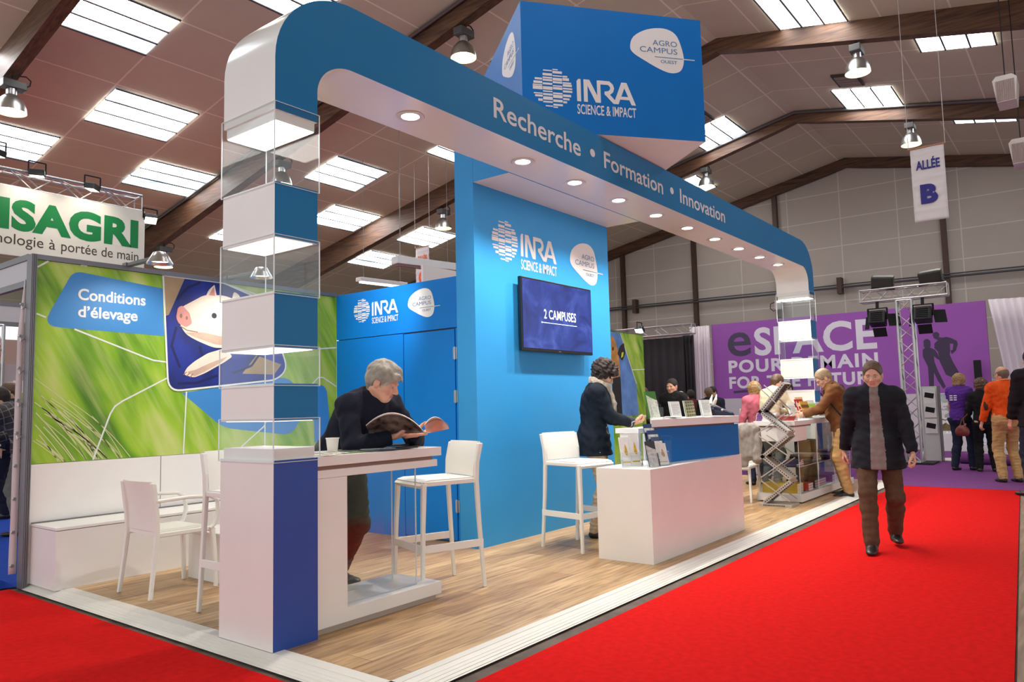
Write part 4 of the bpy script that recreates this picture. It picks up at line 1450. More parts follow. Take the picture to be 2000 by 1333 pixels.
brochure((5.44, 2.96, LZ + .006), .088, .25, RAD(12), RAD(-28), 'lemon', 'tall white leaflet with a yellow fruit, right of two in the wide holder', LG, 0)
dispenser((5.605, 2.80, LZ), .13, RAD(-20), 4, 'four tier clear leaflet holder at the foot of the blue counter panel')
Rz = Euler((0, 0, RAD(-20))).to_matrix()
for k, (key, st_, nm) in enumerate((('photo', 0, 'white leaflet with an orange picture, in the lowest tier'), ('navy', 1, 'navy banded leaflet in the second tier from below'), ('navy', 1, 'navy banded leaflet in the third tier from below'), ('navy', 1, 'navy banded leaflet in the top tier'))):
    p = Vector((5.605, 2.80, LZ + .006)) + Rz @ Vector((0, .045 * k, .052 * k))
    brochure(tuple(p), .11, .175, RAD(14), RAD(-20), key, nm + ' of the stepped clear holder', LG, st_)

# things on the raised counter top
CT = 1.1155
TG = 'display sheets on the counter top'
brochure((5.98, 3.06, CT + .004), .135, .24, RAD(12), RAD(-12), 'green', 'tall brochure with a green photo in the leftmost holder on the counter top', TG, 2, .02)
hd = thing('brochure_holder', 'clear brochure holder standing at the left of the counter top', 'leaflet holder', (5.98, 3.08, CT))
m = MB()
for dx, hh in ((-.09, .2), (-.075, .2), (.085, .13)):
    m.obox((5.98 + dx, 3.08, CT + hh / 2), (.003, .09, hh), (0, 0, RAD(-12)))
m.obox((5.98, 3.03, CT + .05), (.16, .003, .10), (0, 0, RAD(-12)))
m.build('acrylic_holder', ACRYLIC, hd)
for x, y, key, sty, w, h, lb in ((6.30, 3.00, 'lemon', 4, .145, .145, 'framed white text sheet, left of the photo mosaic frame'), (6.54, 2.97, 'field', 3, .145, .15, 'framed photo mosaic between two white text sheets'), (6.81, 2.93, 'lemon', 4, .155, .155, 'framed cream text sheet at the right end of the counter top')):
    brochure((x, y, CT + .003), w, h, RAD(10), RAD(-9), key, lb, TG, sty, .006)
    o = MB()
    R = Euler((RAD(-10), 0, RAD(-9))).to_matrix()
    o.obox(Vector((x, y, CT + .002)) + R @ Vector((0, .012, h / 2)), (w + .012, .004, h + .01), R)
    o.obox(Vector((x, y + .03, CT + .002)), (w + .012, .08, .003), (0, 0, RAD(-9)))
    tag(o.build('sheet_stand', ACRYLIC_EDGE), 'clear stand behind the %s' % lb, 'stand', 'clear sheet stands on the counter top')
PG = 'loose papers on the counter top'
for x, y, z, w, l, rz, lb in ((5.99, 2.985, 0, .21, .13, -.1, 'stack of white papers at the left edge of the counter top'), (6.08, 2.955, .012, .21, .15, .2, 'loose white sheet before the green brochure'), (6.40, 2.89, 0, .20, .14, -.3, 'loose sheet hanging over the front edge, centre of the counter top'), (6.72, 2.83, 0, .22, .14, -.12, 'loose sheet under the mosaic frame')):
    leaflet(x, y, CT + z, w, l, rz, PAPER, lb, PG, th=.010 if z == 0 and x < 6 else .002, curl=.002, name='paper_sheet', cat='paper')

# ---------------------------------------------------------------- zigzag literature rack
zr = thing('literature_rack', 'folding zigzag literature rack of perforated steel trays, standing on the floor edge', 'rack', (8.92, 3.0, FZ))
RK = mat('rack steel', srgb(186, 176, 166), .4, metal=.35)
m = MB()
m.box(8.78, 9.06, 2.82, 3.2, FZ, FZ + .03)
m.mat(1)
for k in range(14):
    m.box(8.778, 8.7805, 2.90 + k * .018, 2.911 + k * .018, FZ + .008, FZ + .022)
m.build('rack_base', [RK, BLACKM], zr, bevel=.002)
# the trays tilt alternately; they zig in the direction along the camera's view of the picture (world -y)
zs = [(0.06, .98), (0.335, .0)]
pts = []
zz = [.08, .34, .60, .86, 1.12, 1.46]
yy = [3.16, 2.84, 3.16, 2.84, 3.16, 2.86]
def tray(y0, z0, y1, z1, nm):
    a, b = Vector((8.92, y0, z0)), Vector((8.92, y1, z1))
    m = MB()
    d = (b - a).normalized()
    nn = Vector((0, -d.z, d.y))
    if nn.z < 0:
        nn = -nn
    R = Matrix((Vector((1, 0, 0)), d, Vector((1, 0, 0)).cross(d))).transposed()
    L = (b - a).length
    mid = (a + b) / 2
    m.obox(mid, (.235, L, .004), R)
    up = R @ Vector((0, 0, 1))
    for s in (-1, 1):
        m.obox(mid + Vector((s * .118, 0, 0)) + up * .018, (.004, L, .04), R)
    for e in (-1, 1):
        m.obox(mid + d * (e * L / 2) + up * .016, (.24, .004, .036), R)
    m.mat(1)
    for k in range(14):
        q = mid + d * ((k - 6.5) * L / 15)
        for s in (-1, 1):
            m.obox(q + Vector((s * .1185, 0, 0)) + up * .02, (.006, L / 32, .012), R)
    m.build(nm, [RK, BLACKM], zr)
    return mid, R, L, up
TR = []
for k in range(5):
    TR.append(tray(yy[k], zz[k], yy[k + 1], zz[k + 1], 'rack_tray'))
for k in range(5):
    for s in (-1, 1):
        m = MB()
        x = 8.92 + s * .13
        y0, y1 = (yy[k + 1], yy[k])
        m.bar((x, y0, zz[k] + .02), (x, y1, zz[k + 1] - .02), .012, .008, up=(1, 0, 0))
        m.build('rack_arm', RK, zr)
for k in (0, 2, 3, 4):
    mid, R, L, up = TR[k]
    o = MB()
    o.obox(mid + up * .012, (.20, L * .82, .012), R)
    o.mat(1).obox(mid + up * .019 + (R @ Vector((0, L * .1, 0))), (.16, L * .4, .002), R)
    tag(o.build('magazine', [LEAF[(k * 2) % 6], LEAF[(k * 2 + 3) % 6]]), 'magazine lying in tray %s of the zigzag rack' % ['one, the lowest', '', 'three, the middle one', 'four, the second from the top', 'five, the topmost'][k], 'magazine', 'magazines in the zigzag rack')

# ---------------------------------------------------------------- far high table with acrylic shelf
ft = thing('high_table', 'far white high table with acrylic shelves holding books, beside the far pillar', 'table', (10.2, 3.1, FZ))
MB().box(9.22, 11.9, 2.875, 3.375, .945, 1.0).build('tabletop', WHITE, ft, bevel=.0015)
MB().box(9.25, 9.95, 2.90, 3.37, .925, .945).build('shadow_gap', mat('gap shade brown', srgb(150, 118, 104), .7), ft)
MB().box(9.25, 9.70, 2.885, 3.375, .755, .925).build('drawer_box', WHITE, ft, bevel=.0015)
MB().box(9.20, 11.6, 2.83, 3.37, .045, .13).build('plinth', WHITE, ft, bevel=.002)
MB().box(9.25, 11.5, 2.88, 3.33, FZ, .045).build('plinth_foot', BLACKM, ft)
for x0, x1 in ((9.21, 9.95), (9.96, 10.70), (10.71, 11.5)):
    m = MB()
    zt_ = .754 if x0 < 9.5 else .944
    m.box(x0, x1, 2.845, 2.851, .131, zt_)
    m.box(x0, x1, 3.355, 3.361, .131, zt_)
    m.box(x0, x0 + .006, 2.852, 3.354, .131, zt_)
    m.box(x1 - .006, x1, 2.852, 3.354, .131, zt_)
    o = m.build('acrylic_shelf_case', ACRYLIC, ft)
    m = MB()
    m.box(x0 + .007, x1 - .007, 2.852, 3.354, .45, .456)
    m.build('acrylic_shelf', ACRYLIC, o)
    for x in (x0, x1):
        MB().box(x - .003, x + .003, 2.842, 2.848, .131, zt_).build('acrylic_edge', ACRYLIC_EDGE, o)
    MB().bar((x0, 2.845, .456), (x1, 2.845, .456), .004).build('acrylic_edge', ACRYLIC_EDGE, o)
def book(c, size, rz, col, label, group, pages=True, tilt=0.0, accent=None):
    t = thing('book', label, 'book', c, group)
    R = Euler((tilt, 0, rz)).to_matrix()
    m = MB()
    w, l, h = size
    k = max(.002, h * .06)
    m.obox(Vector(c) + R @ Vector((0, 0, k / 2)), (w, l, k), R)
    m.obox(Vector(c) + R @ Vector((0, 0, h - k / 2)), (w, l, k), R)
    m.obox(Vector(c) + R @ Vector((-w / 2 + k / 2, 0, h / 2)), (k, l, h), R)
    m.build('cover', mat('book %s' % (col,), col, .45, noise=.06, nscale=30), t)
    p = MB()
    p.obox(Vector(c) + R @ Vector((k / 2, 0, h / 2)), (w - k * 2, l - .006, h - k * 2.2), R)
    p.build('pages', PAPER, t)
    if accent:
        a = MB()
        a.obox(Vector(c) + R @ Vector((0, -l * .2, h + .0005)), (w * .7, l * .3, .001), R)
        a.build('cover_print', mat('book accent %s' % (accent,), accent, .5), t)
        MB().obox(Vector(c) + R @ Vector((-w / 2 - .0006, l * .32, h / 2)), (.0012, l * .3, h * .9), R).build('spine_label', mat('book accent %s' % (accent,), accent, .5), t)
    return t
WB = srgb(232, 226, 222)
for k in range(6):
    book((9.36 + .004 * (k % 3), 3.25 - .003 * k, 1.0005 + k * .0165), (.16, .235, .016), RAD(2 * (k % 3)), WB, 'white book, %s of the stack on the far table’s left end' % ['lowest', 'second from below', 'third from below', 'third from the top', 'second from the top', 'topmost'][k], 'stack of white books on the far table', accent=srgb(104, 52, 122))
for k in range(3):
    book((9.42, 3.02, 1.0005 + k * .019), (.15, .21, .018), RAD(5 * k), srgb(150, 48, 44), 'red book %s of the short stack behind the zigzag rack' % ['lowest', 'middle', 'topmost'][k], 'red books on the far table')
book((9.86, 3.18, 1.0005), (.16, .23, .012), .3, srgb(120, 170, 60), 'green booklet lying flat in the middle of the far table', 'booklets on the far table')
book((10.05, 2.98, 1.0005), (.17, .24, .012), -.4, srgb(176, 196, 208), 'pale blue booklet near the front edge of the far table', 'booklets on the far table')
# slanted display of titles
WD = thing('book_easel', 'clear sloping easel carrying upright booklets on the far table', 'easel', (10.5, 3.1, 1.0))
m = MB()
for x in (10.15, 10.5, 10.85):
    m.bar((x, 3.0, 1.003), (x, 3.2, 1.003), .02, .004)
    m.bar((x, 3.17, 1.005), (x, 3.235, 1.23), .02, .004)
m.build('easel_frame', ACRYLIC_EDGE, WD)
EG = 'upright booklets on the easel of the far table'
for i, (x, y, w, h, rz, key, sty, lb) in enumerate(((10.12, 3.14, .17, .22, -.25, 'lemon', 4, 'white booklet with a small blue picture, leftmost on the easel'), (10.42, 3.06, .17, .24, -.3, 'tan', 1, 'yellow booklet on the easel'), (10.56, 3.16, .17, .27, -.3, 'crim', 1, 'crimson booklet on the easel'), (10.74, 3.20, .16, .30, -.3, 'sand', 0, 'sand coloured booklet, tallest on the easel'), (10.95, 3.13, .18, .25, -.3, 'grey', 1, 'grey and lime booklet at the right end of the easel'))):
    if key not in COVERS:
        COVERS.update({'tan': [srgb(206, 160, 60), srgb(120, 84, 40)], 'crim': [srgb(176, 32, 44), srgb(226, 190, 180)], 'sand': [srgb(206, 168, 120), srgb(150, 70, 50)], 'grey': [srgb(206, 206, 206), srgb(150, 190, 40)]})
    brochure((x, y, 1.002), w, h, RAD(18), rz, key, lb, EG, sty, .012)
for k in range(5):
    leaflet(10.15 + .16 * k, 2.96 + .02 * (k % 2), 1.001 + .003 * k, .15, .2, .4 - .2 * k, LEAF[[0, 4, 1, 3, 5][k]], ['pale leaflet left of the pile by the man in brown', 'green leaflet second in the pile by the man in brown', 'grey leaflet in the middle of the pile by the man in brown', 'white leaflet fourth in the pile by the man in brown', 'dark leaflet under the hands of the man in brown'][k], 'leaflets spread on the far table')
# stock inside the acrylic shelves
for k in range(6):
    book((9.42, 3.12, .1315 + k * .019), (.24, .42, .018), 0, srgb(212, 172, 40), 'yellow pad %s in the stack at the bottom of the acrylic case' % ['lowest', 'second', 'third', 'fourth', 'fifth', 'topmost'][k], 'yellow pads in the acrylic case')
for k in range(3):
    book((9.74, 3.02, .1315 + k * .03), (.2, .28, .029), 0, srgb(208, 44, 44), 'red folder %s beside the yellow pads' % ['lowest', 'middle', 'topmost'][k], 'red folders in the acrylic case')
    book((10.3, 3.1, .1315 + k * .03), (.5, .36, .029), 0, srgb(92, 52, 112), 'purple folder %s in the middle acrylic case' % ['lowest', 'middle', 'topmost'][k], 'purple folders in the acrylic case')
    book((11.1, 3.1, .1315 + k * .03), (.5, .36, .029), 0, srgb(110, 70, 130), 'purple folder %s in the right acrylic case' % ['lowest', 'middle', 'topmost'][k], 'purple folders in the acrylic case')
for k in range(3):
    book((9.5 + .02 * k, 3.1, .4575 + k * .02), (.3, .36, .019), .1 * k, srgb(70, 58, 92), 'dark violet book %s on the left acrylic shelf' % ['lowest', 'middle', 'topmost'][k], 'books on the acrylic shelf')
    book((10.3, 3.1, .4575 + k * .03), (.4, .3, .029), .06 * k, [srgb(226, 222, 216), srgb(120, 70, 60), srgb(226, 222, 216)][k], 'book %s on the middle acrylic shelf' % ['lowest', 'middle', 'topmost'][k], 'books on the acrylic shelf')
    book((11.1, 3.1, .4575 + k * .03), (.4, .3, .029), .06 * k, [srgb(116, 74, 140), srgb(226, 222, 216), srgb(116, 74, 140)][k], 'book %s on the right acrylic shelf' % ['lowest', 'middle', 'topmost'][k], 'books on the acrylic shelf')

# ================================================================ NEIGHBOURING STANDS
TRUSS = mat('truss aluminium', srgb(196, 192, 190), .3, metal=.85)
def truss(name, label, a, b, size, seg, side=(0, 0, 1), group=None, mt=None):
    """square lattice girder between a and b"""
    a, b = Vector(a), Vector(b)
    t = thing(name, label, 'truss', tuple(a), group)
    d = (b - a).normalized()
    s1 = d.cross(Vector(side)).normalized()
    s2 = s1.cross(d)
    L = (b - a).length
    h = size / 2
    mt = mt or TRUSS
    cn = [s1 * i * h + s2 * j * h for i, j in ((-1, -1), (1, -1), (1, 1), (-1, 1))]
    for c in cn:
        MB().cyl(a + c, b + c, size * .085, 8).build('chord', mt, t, smooth=True, angle=60)
    m = MB()
    n = max(2, int(round(L / seg)))
    for f in range(4):
        p, q = cn[f], cn[(f + 1) % 4]
        for k in range(n):
            x0, x1 = a + d * (L * k / n), a + d * (L * (k + 1) / n)
            if (k + f) % 2:
                m.cyl(x0 + p, x1 + q, size * .042, 5, caps=False)
            else:
                m.cyl(x0 + q, x1 + p, size * .042, 5, caps=False)
        for e in (a, b):
            m.cyl(e + p, e + q, size * .042, 5, caps=False)
    m.build('bracing', mt, t)
    return t

# ---------------------------------------------------------------- back left: big sign with green letters
SIGNW = mat('sign cream board', srgb(236, 228, 216), .6, noise=.02, nscale=2)
GREENL = mat('sign green lettering', srgb(0, 128, 62), .45)
INKB = mat('sign brown lettering', srgb(74, 60, 48), .6)
sg = thing('hanging_sign', 'cream hanging sign with big green letters above the meadow wall', 'sign', (3.2, 9.5, 3.07))
MB().box(1.35, 4.655, 9.503, 9.55, 3.075, 3.865).build('sign_board', SIGNW, sg, bevel=.004)
fr = Frame((0, 9.503, 0), (1, 0, 0))
m = MB()
letter(m, fr, 'ISAGRI', 3.03, 4.572, 3.392, cap=.310, bold=.05, spacing=1.05)
m.build('sign_lettering', GREENL, sg)
for tx, a, b in (('la', 2.52, 2.61), ('tech', 2.72, 2.985), ('nologie', 3.005, 3.485), ('à', 3.545, 3.612), ('portée', 3.675, 4.075), ('de', 4.128, 4.262), ('main', 4.318, 4.578)):
    m = MB()
    letter(m, fr, tx, a, b, 3.205, cap=.118)
    m.build('tagline_word', INKB, sg)
truss('sign_truss', 'aluminium lattice truss along the top of the cream sign', (1.35, 9.62, 3.965), (4.62, 9.62, 3.965), .20, .26)
def flood(loc, aim, label, group=None, col=(1, .9, .72)):
    t = thing('floodlight', label, 'lamp', loc, group)
    L = Vector(loc)
    d = (Vector(aim) - L).normalized()
    R = d.to_track_quat('-Y', 'Z').to_matrix()
    m = MB()
    m.obox(L, (.16, .07, .12), R)
    m.build('lamp_housing', BLACK, t, bevel=.008)
    m = MB()
    m.obox(L + d * .037, (.14, .006, .10), R)
    m.build('lamp_window', mat('flood glass', srgb(190, 180, 160), .2, emit=col, estr=3.0), t)
    m = MB()
    m.cyl(L + Vector((-.09, 0, 0)), L + Vector((-.09, 0, .13)), .008, 6)
    m.cyl(L + Vector((.09, 0, 0)), L + Vector((.09, 0, .13)), .008, 6)
    m.cyl(L + Vector((-.09, 0, .13)), L + Vector((.09, 0, .13)), .008, 6)
    m.build('yoke', BLACKM, t)
    return t
flood((3.97, 9.42, 4.02), (3.9, 9.5, 3.2), 'black floodlight clipped on the sign truss, right of centre', 'floodlights on the sign truss')
flood((3.38, 9.46, 4.06), (3.4, 9.5, 3.2), 'dark floodlight clipped on the sign truss, above the letter A', 'floodlights on the sign truss')
flood((2.95, 9.40, 4.18), (2.9, 9.5, 3.2), 'grey floodlight on the sign truss at the left picture edge', 'floodlights on the sign truss')
flood((4.72, 9.50, 3.78), (4.6, 9.0, 3.2), 'lit floodlight at the right corner of the cream sign', 'floodlights on the sign truss')
for x in (3.3, 3.95):
    lamp('sign_flood', 'SPOT', (x, 9.15, 4.05), 10, (1, .92, .78), .06, (x, 9.5, 3.5), RAD(110), .9)

# fascia of the booth behind the grey post
FASW = mat('fascia panel', srgb(196, 192, 194), .6)
fa = thing('booth_fascia', 'grey framed white fascia running back from the tall grey post', 'fascia', (2.27, 7.9, 2.4))
MB().box(2.262, 2.278, 6.46, 9.4, 2.31, 2.465).build('fascia_panel', FASW, fa)
m = MB()
m.box(2.25, 2.29, 6.43, 9.4, 2.466, 2.512)
m.box(2.25, 2.29, 6.43, 9.4, 2.262, 2.309)
m.build('fascia_rail', GREYP, fa)
fb = thing('booth_fascia', 'second white fascia lower and farther back, left of the grey post', 'fascia', (3.6, 12.6, 2.8))
MB().box(2.2, 5.2, 13.45, 13.47, 2.77, 3.02).build('fascia_panel', FASW, fb)
m = MB()
m.box(2.2, 5.2, 13.44, 13.48, 3.021, 3.08)
m.box(2.2, 5.2, 13.44, 13.48, 2.70, 2.769)
m.build('fascia_rail', GREYP, fb)
# cloth strip with eyelets hooked along the post
sp = thing('banner_edge', 'white cloth strip with metal eyelets hooked along the grey post', 'banner', (2.21, 6.45, 1.2))
m = MB()
vs = []
for i in range(25):
    z = .10 + 2.22 * i / 24
    k = min(1.0, (2.36 - z) / .5)
    vs += [(2.245 - .036 * k - .010 * (1 - i / 24), 6.452 + .004 * sin(i), z), (2.246, 6.44, z)]
m.add(vs, [(2 * i, 2 * i + 1, 2 * i + 3, 2 * i + 2) for i in range(24)])
o = m.build('cloth', mat('banner white cloth', srgb(214, 206, 208), .8), sp, smooth=True)
q = o.modifiers.new('thick', 'SOLIDIFY')
q.thickness = .004
for k in range(9):
    z = .16 + .245 * k
    e = MB().lathe([(.006, -.006), (.012, -.006), (.014, 0), (.012, .004), (.006, .004)], (2.219 + .0008 * k, 6.444, z), 14, axis='Y', caps=False).build('eyelet', CHROME, sp, smooth=True)
    if k > 3:
        MB().tube([(2.219, 6.437, z), (2.214, 6.42, z - .02), (2.215, 6.41, z - .045), (2.235, 6.415, z - .03), (2.245, 6.42, z - .02)], .004, 5).build('hook', CHROME, sp)

# far left: lattice post, small table, little posters
truss('lattice_post', 'pale lattice post at the far left edge, behind the booth', (3.98, 12.75, 0), (3.98, 12.75, 2.62), .30, .32, side=(0, 1, 0))
ht = thing('round_bar_table', 'white bar table cut by the left picture edge', 'table', (2.95, 9.95, 0))
MB().lathe([(.30, .93), (.31, .94), (.31, .955), (.30, .96)], (2.95, 9.95, .002), 28).build('tabletop', mat('pale table wood', srgb(206, 190, 168), .5), ht, smooth=True)
MB().cyl((2.95, 9.95, .03), (2.95, 9.95, .935), .03, 12).build('column', CHROME, ht, smooth=True)
MB().lathe([(.22, .002), (.22, .012), (.03, .03)], (2.95, 9.95, .002), 24).build('table_foot', CHROME, ht, smooth=True)
bs = thing('bar_stool', 'round white padded bar stool below the table at the left picture edge', 'stool', (2.78, 9.25, 0), 'white bar stools far left')
MB().lathe([(.05, .76), (.17, .77), (.20, .80), (.19, .83), (.08, .845)], (2.78, 9.25, .002), 24).build('seat_pad', CHAIRW, bs, smooth=True)
MB().cyl((2.78, 9.25, .03), (2.78, 9.25, .77), .025, 12).build('column', CHROME, bs, smooth=True)
MB().lathe([(.21, .002), (.20, .014), (.03, .03)], (2.78, 9.25, .004), 24).build('stool_foot', CHROME, bs, smooth=True)
po = thing('poster', 'small white poster with green picture beside the standing visitors at far left', 'poster', (4.32, 12.4, 1.7))
MB().box(4.21, 4.40, 12.40, 12.42, 1.25, 1.80).build('sheet', PAPER, po)
MB().box(4.22, 4.39, 12.396, 12.3995, 1.30, 1.62).build('photo_print', grass_mat('poster green', 2.2), po)
MB().box(4.0, 4.7, 12.60, 12.63, 0, 2.05).build('support_board', mat('pale grey board', srgb(170, 160, 160), .7), po)
dw = MB().box(1.0, 12, 19.0, 19.1, 0, 3.0)
struct(dw.build('wall_partition', mat('far hall partition', srgb(150, 128, 118), .8)))
wb = thing('booth_divider', 'blank pinkish white panel of another stand rising behind the blue cabin', 'panel', (11, 9.7, 1.9))
MB().box(9.87, 12.6, 9.65, 9.70, 0, 3.9).build('panel_board', mat('plain pinkish board', srgb(222, 210, 212), .6), wb)

# ---------------------------------------------------------------- the purple stand
PURP = mat('purple wall print', srgb(160, 84, 178), .5, noise=.03, nscale=2)
PX = 20.30
pw = thing('printed_wall', 'huge purple wall with white capital lettering, across the far end', 'printed wall', (PX, 5.2, 0))
MB().box(PX, PX + .1, 1.87, 8.50, 1.335, 3.436).build('purple_panel', PURP, pw)
MB().box(PX + .002, PX + .1, 1.90, 8.55, 0, 1.333).build('white_plinth_panel', mat('far white panel', srgb(214, 206, 210), .6), pw)
fr = Frame((PX, 0, 0), (0, -1, 0))
WL = mat('wall white lettering', srgb(236, 230, 238), .5)
GL = mat('wall grey lettering', srgb(72, 62, 88), .55)
m = MB()
letter(m, fr, 'e', -8.045, -7.385, 2.52, cap=.93, bold=.012)
poly(m, fr, [(-7.94, 1.475), (-7.44, 1.50), (-7.44, 1.57), (-7.94, 1.54)])
m.build('grey_lettering', GL, pw)
m = MB()
letter(m, fr, 'SPACE', -7.29, -4.21, 2.51, cap=.70, bold=.028, spacing=1.05)
letter(m, fr, 'POUR DEMAIN', -8.05, -4.21, 2.055, cap=.315, bold=.035, spacing=1.15)
letter(m, fr, 'FOR THE FUTURE', -8.05, -4.21, 1.62, cap=.295, bold=.035, spacing=1.12)
m.build('white_lettering', WL, pw)
m = MB()
man = [(-2.986, 2.729), (-2.95, 2.78), (-2.908, 2.79), (-2.86, 2.77), (-2.839, 2.73), (-2.854, 2.659), (-2.782, 2.642), (-2.698, 2.655), (-2.608, 2.624), (-2.49, 2.549), (-2.475, 2.466), (-2.525, 2.317), (-2.612, 2.24), (-2.637, 2.324), (-2.585, 2.344), (-2.566, 2.484), (-2.637, 2.489), (-2.64, 2.33), (-2.654, 2.231), (-2.603, 2.063), (-2.497, 1.812), (-2.411, 1.587), (-2.372, 1.416), (-2.483, 1.42), (-2.588, 1.664), (-2.766, 1.766), (-2.87, 2.078), (-2.897, 2.317), (-2.965, 2.405), (-2.958, 2.512), (-2.879, 2.59), (-2.96, 2.643)]
wom = [(-3.186, 2.588), (-3.16, 2.62), (-3.109, 2.635), (-3.06, 2.61), (-3.038, 2.577), (-3.039, 2.458), (-3.058, 2.428), (-2.956, 2.368), (-2.901, 2.258), (-2.859, 2.101), (-2.928, 2.153), (-2.987, 2.215), (-2.985, 2.084), (-2.926, 1.868), (-2.846, 1.651), (-2.784, 1.484), (-2.839, 1.432), (-2.941, 1.631), (-3.012, 1.824), (-3.041, 1.345), (-3.131, 1.345), (-3.129, 1.973), (-3.22, 2.217), (-3.214, 2.385), (-3.165, 2.418), (-3.187, 2.468)]
poly(m, fr, man)
poly(m, fr, wom)
poly(m, fr, [(-2.42, 1.42), (-2.24, 1.36), (-2.25, 1.41), (-2.36, 1.46)], .0022)
m.build('silhouettes', mat('wall silhouette', srgb(66, 50, 78), .6), pw)
# photo of animals below the silhouettes
m = MB()
poly(m, fr, [(-3.12, .30), (-1.95, .30), (-1.95, 1.34), (-3.12, 1.30)], .004)
m.build('animal_photo', mat('print pens', srgb(176, 186, 190), .6, noise=.35, nscale=5), pw)
m = MB()
poly(m, fr, [(-3.12, .30), (-1.95, .30), (-1.95, .62), (-3.12, .74)], .006)
m.build('straw_photo', mat('print straw floor', srgb(112, 96, 66), .7, noise=.4, nscale=14), pw)
m = MB()
random.seed(11)
for k in range(26):
    x, y = -3.05 + 1.05 * random.random(), .62 + .5 * random.random()
    r = .03 + .05 * random.random()
    poly(m, fr, [(x + r * 1.5 * cos(a), y + r * (.8 + .3 * sin(a * 3)) * sin(a)) for a in [i * pi / 6 for i in range(12)]], .008 + .0004 * k)
m.build('animal_shapes', mat('print white animals', srgb(232, 226, 222), .6, noise=.1, nscale=12), pw)
# white drapes either side
DRAPE = mat('white drape', srgb(226, 214, 220), .8)
def drape(y0, x0, y1, x1, z0, z1, label, waves, taper=0.0):
    m = MB()
    n = waves * 8
    vs = []
    for j in range(7):
        t = j / 6
        for i in range(n + 1):
            s = i / n
            yy = y0 + (y1 - y0) * s
            xx = x0 + (x1 - x0) * s
            yy = yy + taper * (1 - t) * (1 - s)
            vs.append((xx - .05 * sin(s * waves * 2 * pi) * (.6 + .4 * (1 - t)) - .02 * sin(s * 17), yy, z0 + (z1 - z0) * t))
    m.add(vs, [(j * (n + 1) + i, j * (n + 1) + i + 1, (j + 1) * (n + 1) + i + 1, (j + 1) * (n + 1) + i) for j in range(6) for i in range(n)])
    o = m.build('drape', DRAPE, smooth=True, angle=180)
    q = o.modifiers.new('thick', 'SOLIDIFY')
    q.thickness = .01
    return tag(o, label, 'curtain')
drape(9.10, 20.15, 8.52, 20.15, 0, 3.41, 'white pleated drape at the left end of the purple wall', 7)
drape(1.80, 20.2, .10, 20.6, 0, 3.44, 'white pleated drape at the right end of the purple wall', 12, -.42)
# low white podium, rolled carpet, round mat, dark post
pd = thing('podium', 'low white podium along the foot of the animal photo', 'podium', (19.9, 2.6, 0))
MB().box(19.75, 20.28, 1.95, 3.05, .002, .42).build('podium_body', WHITE, pd, bevel=.01)
m = MB()
for k in range(14):
    m.box(19.78, 20.2, 2.0 + k * .073, 2.05 + k * .073, .42, .45)
m.build('podium_lights', mat('podium edge', srgb(232, 226, 230), .5), pd)
p2 = thing('display_bench', 'white low display bench behind the man in orange', 'bench', (16.6, 1.5, 0))
MB().box(16.5, 17.3, .95, 1.95, .002, .36).build('bench_body', WHITE, p2, bevel=.015)
p3 = thing('leaflet_stand', 'small white and blue sloping panel standing on the display bench', 'sign', (16.7, 1.7, .36))
m = MB()
m.obox((16.75, 1.72, .62), (.02, .55, .5), (0, RAD(12), 0))
m.build('panel_board', mat('pale blue panel', srgb(206, 218, 230), .5), p3)
MB().obox((16.73, 1.72, .46), (.022, .5, .07), (0, RAD(12), 0)).build('dark_strip', mat('dark violet strip', srgb(60, 44, 90), .5), p3)
rc = MB()
rc.cyl((16.35, 2.08, .10), (16.0, 1.18, .10), .098, 20)
tag(rc.build('rolled_carpet', PURPLEC, smooth=True, angle=50), 'roll of purple carpet lying before the display bench', 'carpet roll')
tag(MB().lathe([(.001, .002), (.42, .002), (.42, .012), (.001, .014)], (17.2, 2.25, 0), 30, caps=False).build('round_mat', WHITE), 'round white disc lying on the purple floor', 'disc')
bp = thing('loudspeaker', 'slim dark column loudspeaker standing before the purple wall', 'loudspeaker', (20.0, 2.05, 0))
MB().box(19.98, 20.12, 2.02, 2.16, .452, 2.06).build('speaker_column', BLACKM, bp, bevel=.01)
MB().box(19.9, 20.2, 1.96, 2.2, .4505, .47).build('speaker_base', BLACKM, bp)
# literature tower with three leaflet pockets
lt_ = thing('literature_tower', 'white leaflet tower with three pockets beside the lattice mast', 'display', (16.75, 2.55, 0))
MB().box(16.72, 16.90, 2.45, 2.74, .002, 1.455).build('tower_body', mat('pale metal', srgb(206, 202, 198), .45), lt_, bevel=.006)
MB().box(16.70, 16.94, 2.43, 2.45, .002, 1.46).build('tower_edge', STEEL, lt_)
for k, z in enumerate((.55, .86, 1.14)):
    b = thing('leaflet_pack', 'white and black leaflets in the %s pocket of the tower' % ['lowest', 'middle', 'top'][k], 'leaflet', (16.69, 2.50, z), 'leaflet packs on the tower')
    R = Euler((0, RAD(-8), 0)).to_matrix()
    MB().obox((16.675, 2.585, z + .13), (.02, .21, .28), R).build('leaflets', PAPER, b)
    MB().obox((16.662, 2.585, z + .14), (.004, .16, .10), Euler((RAD(12), RAD(-8), 0)).to_matrix()).build('cover_print', BLACKM, b)
    MB().obox((16.667, 2.585, z + .255), (.006, .19, .03), R).build('cover_band', mat('leaf green band', srgb(120, 190, 70), .5), b)

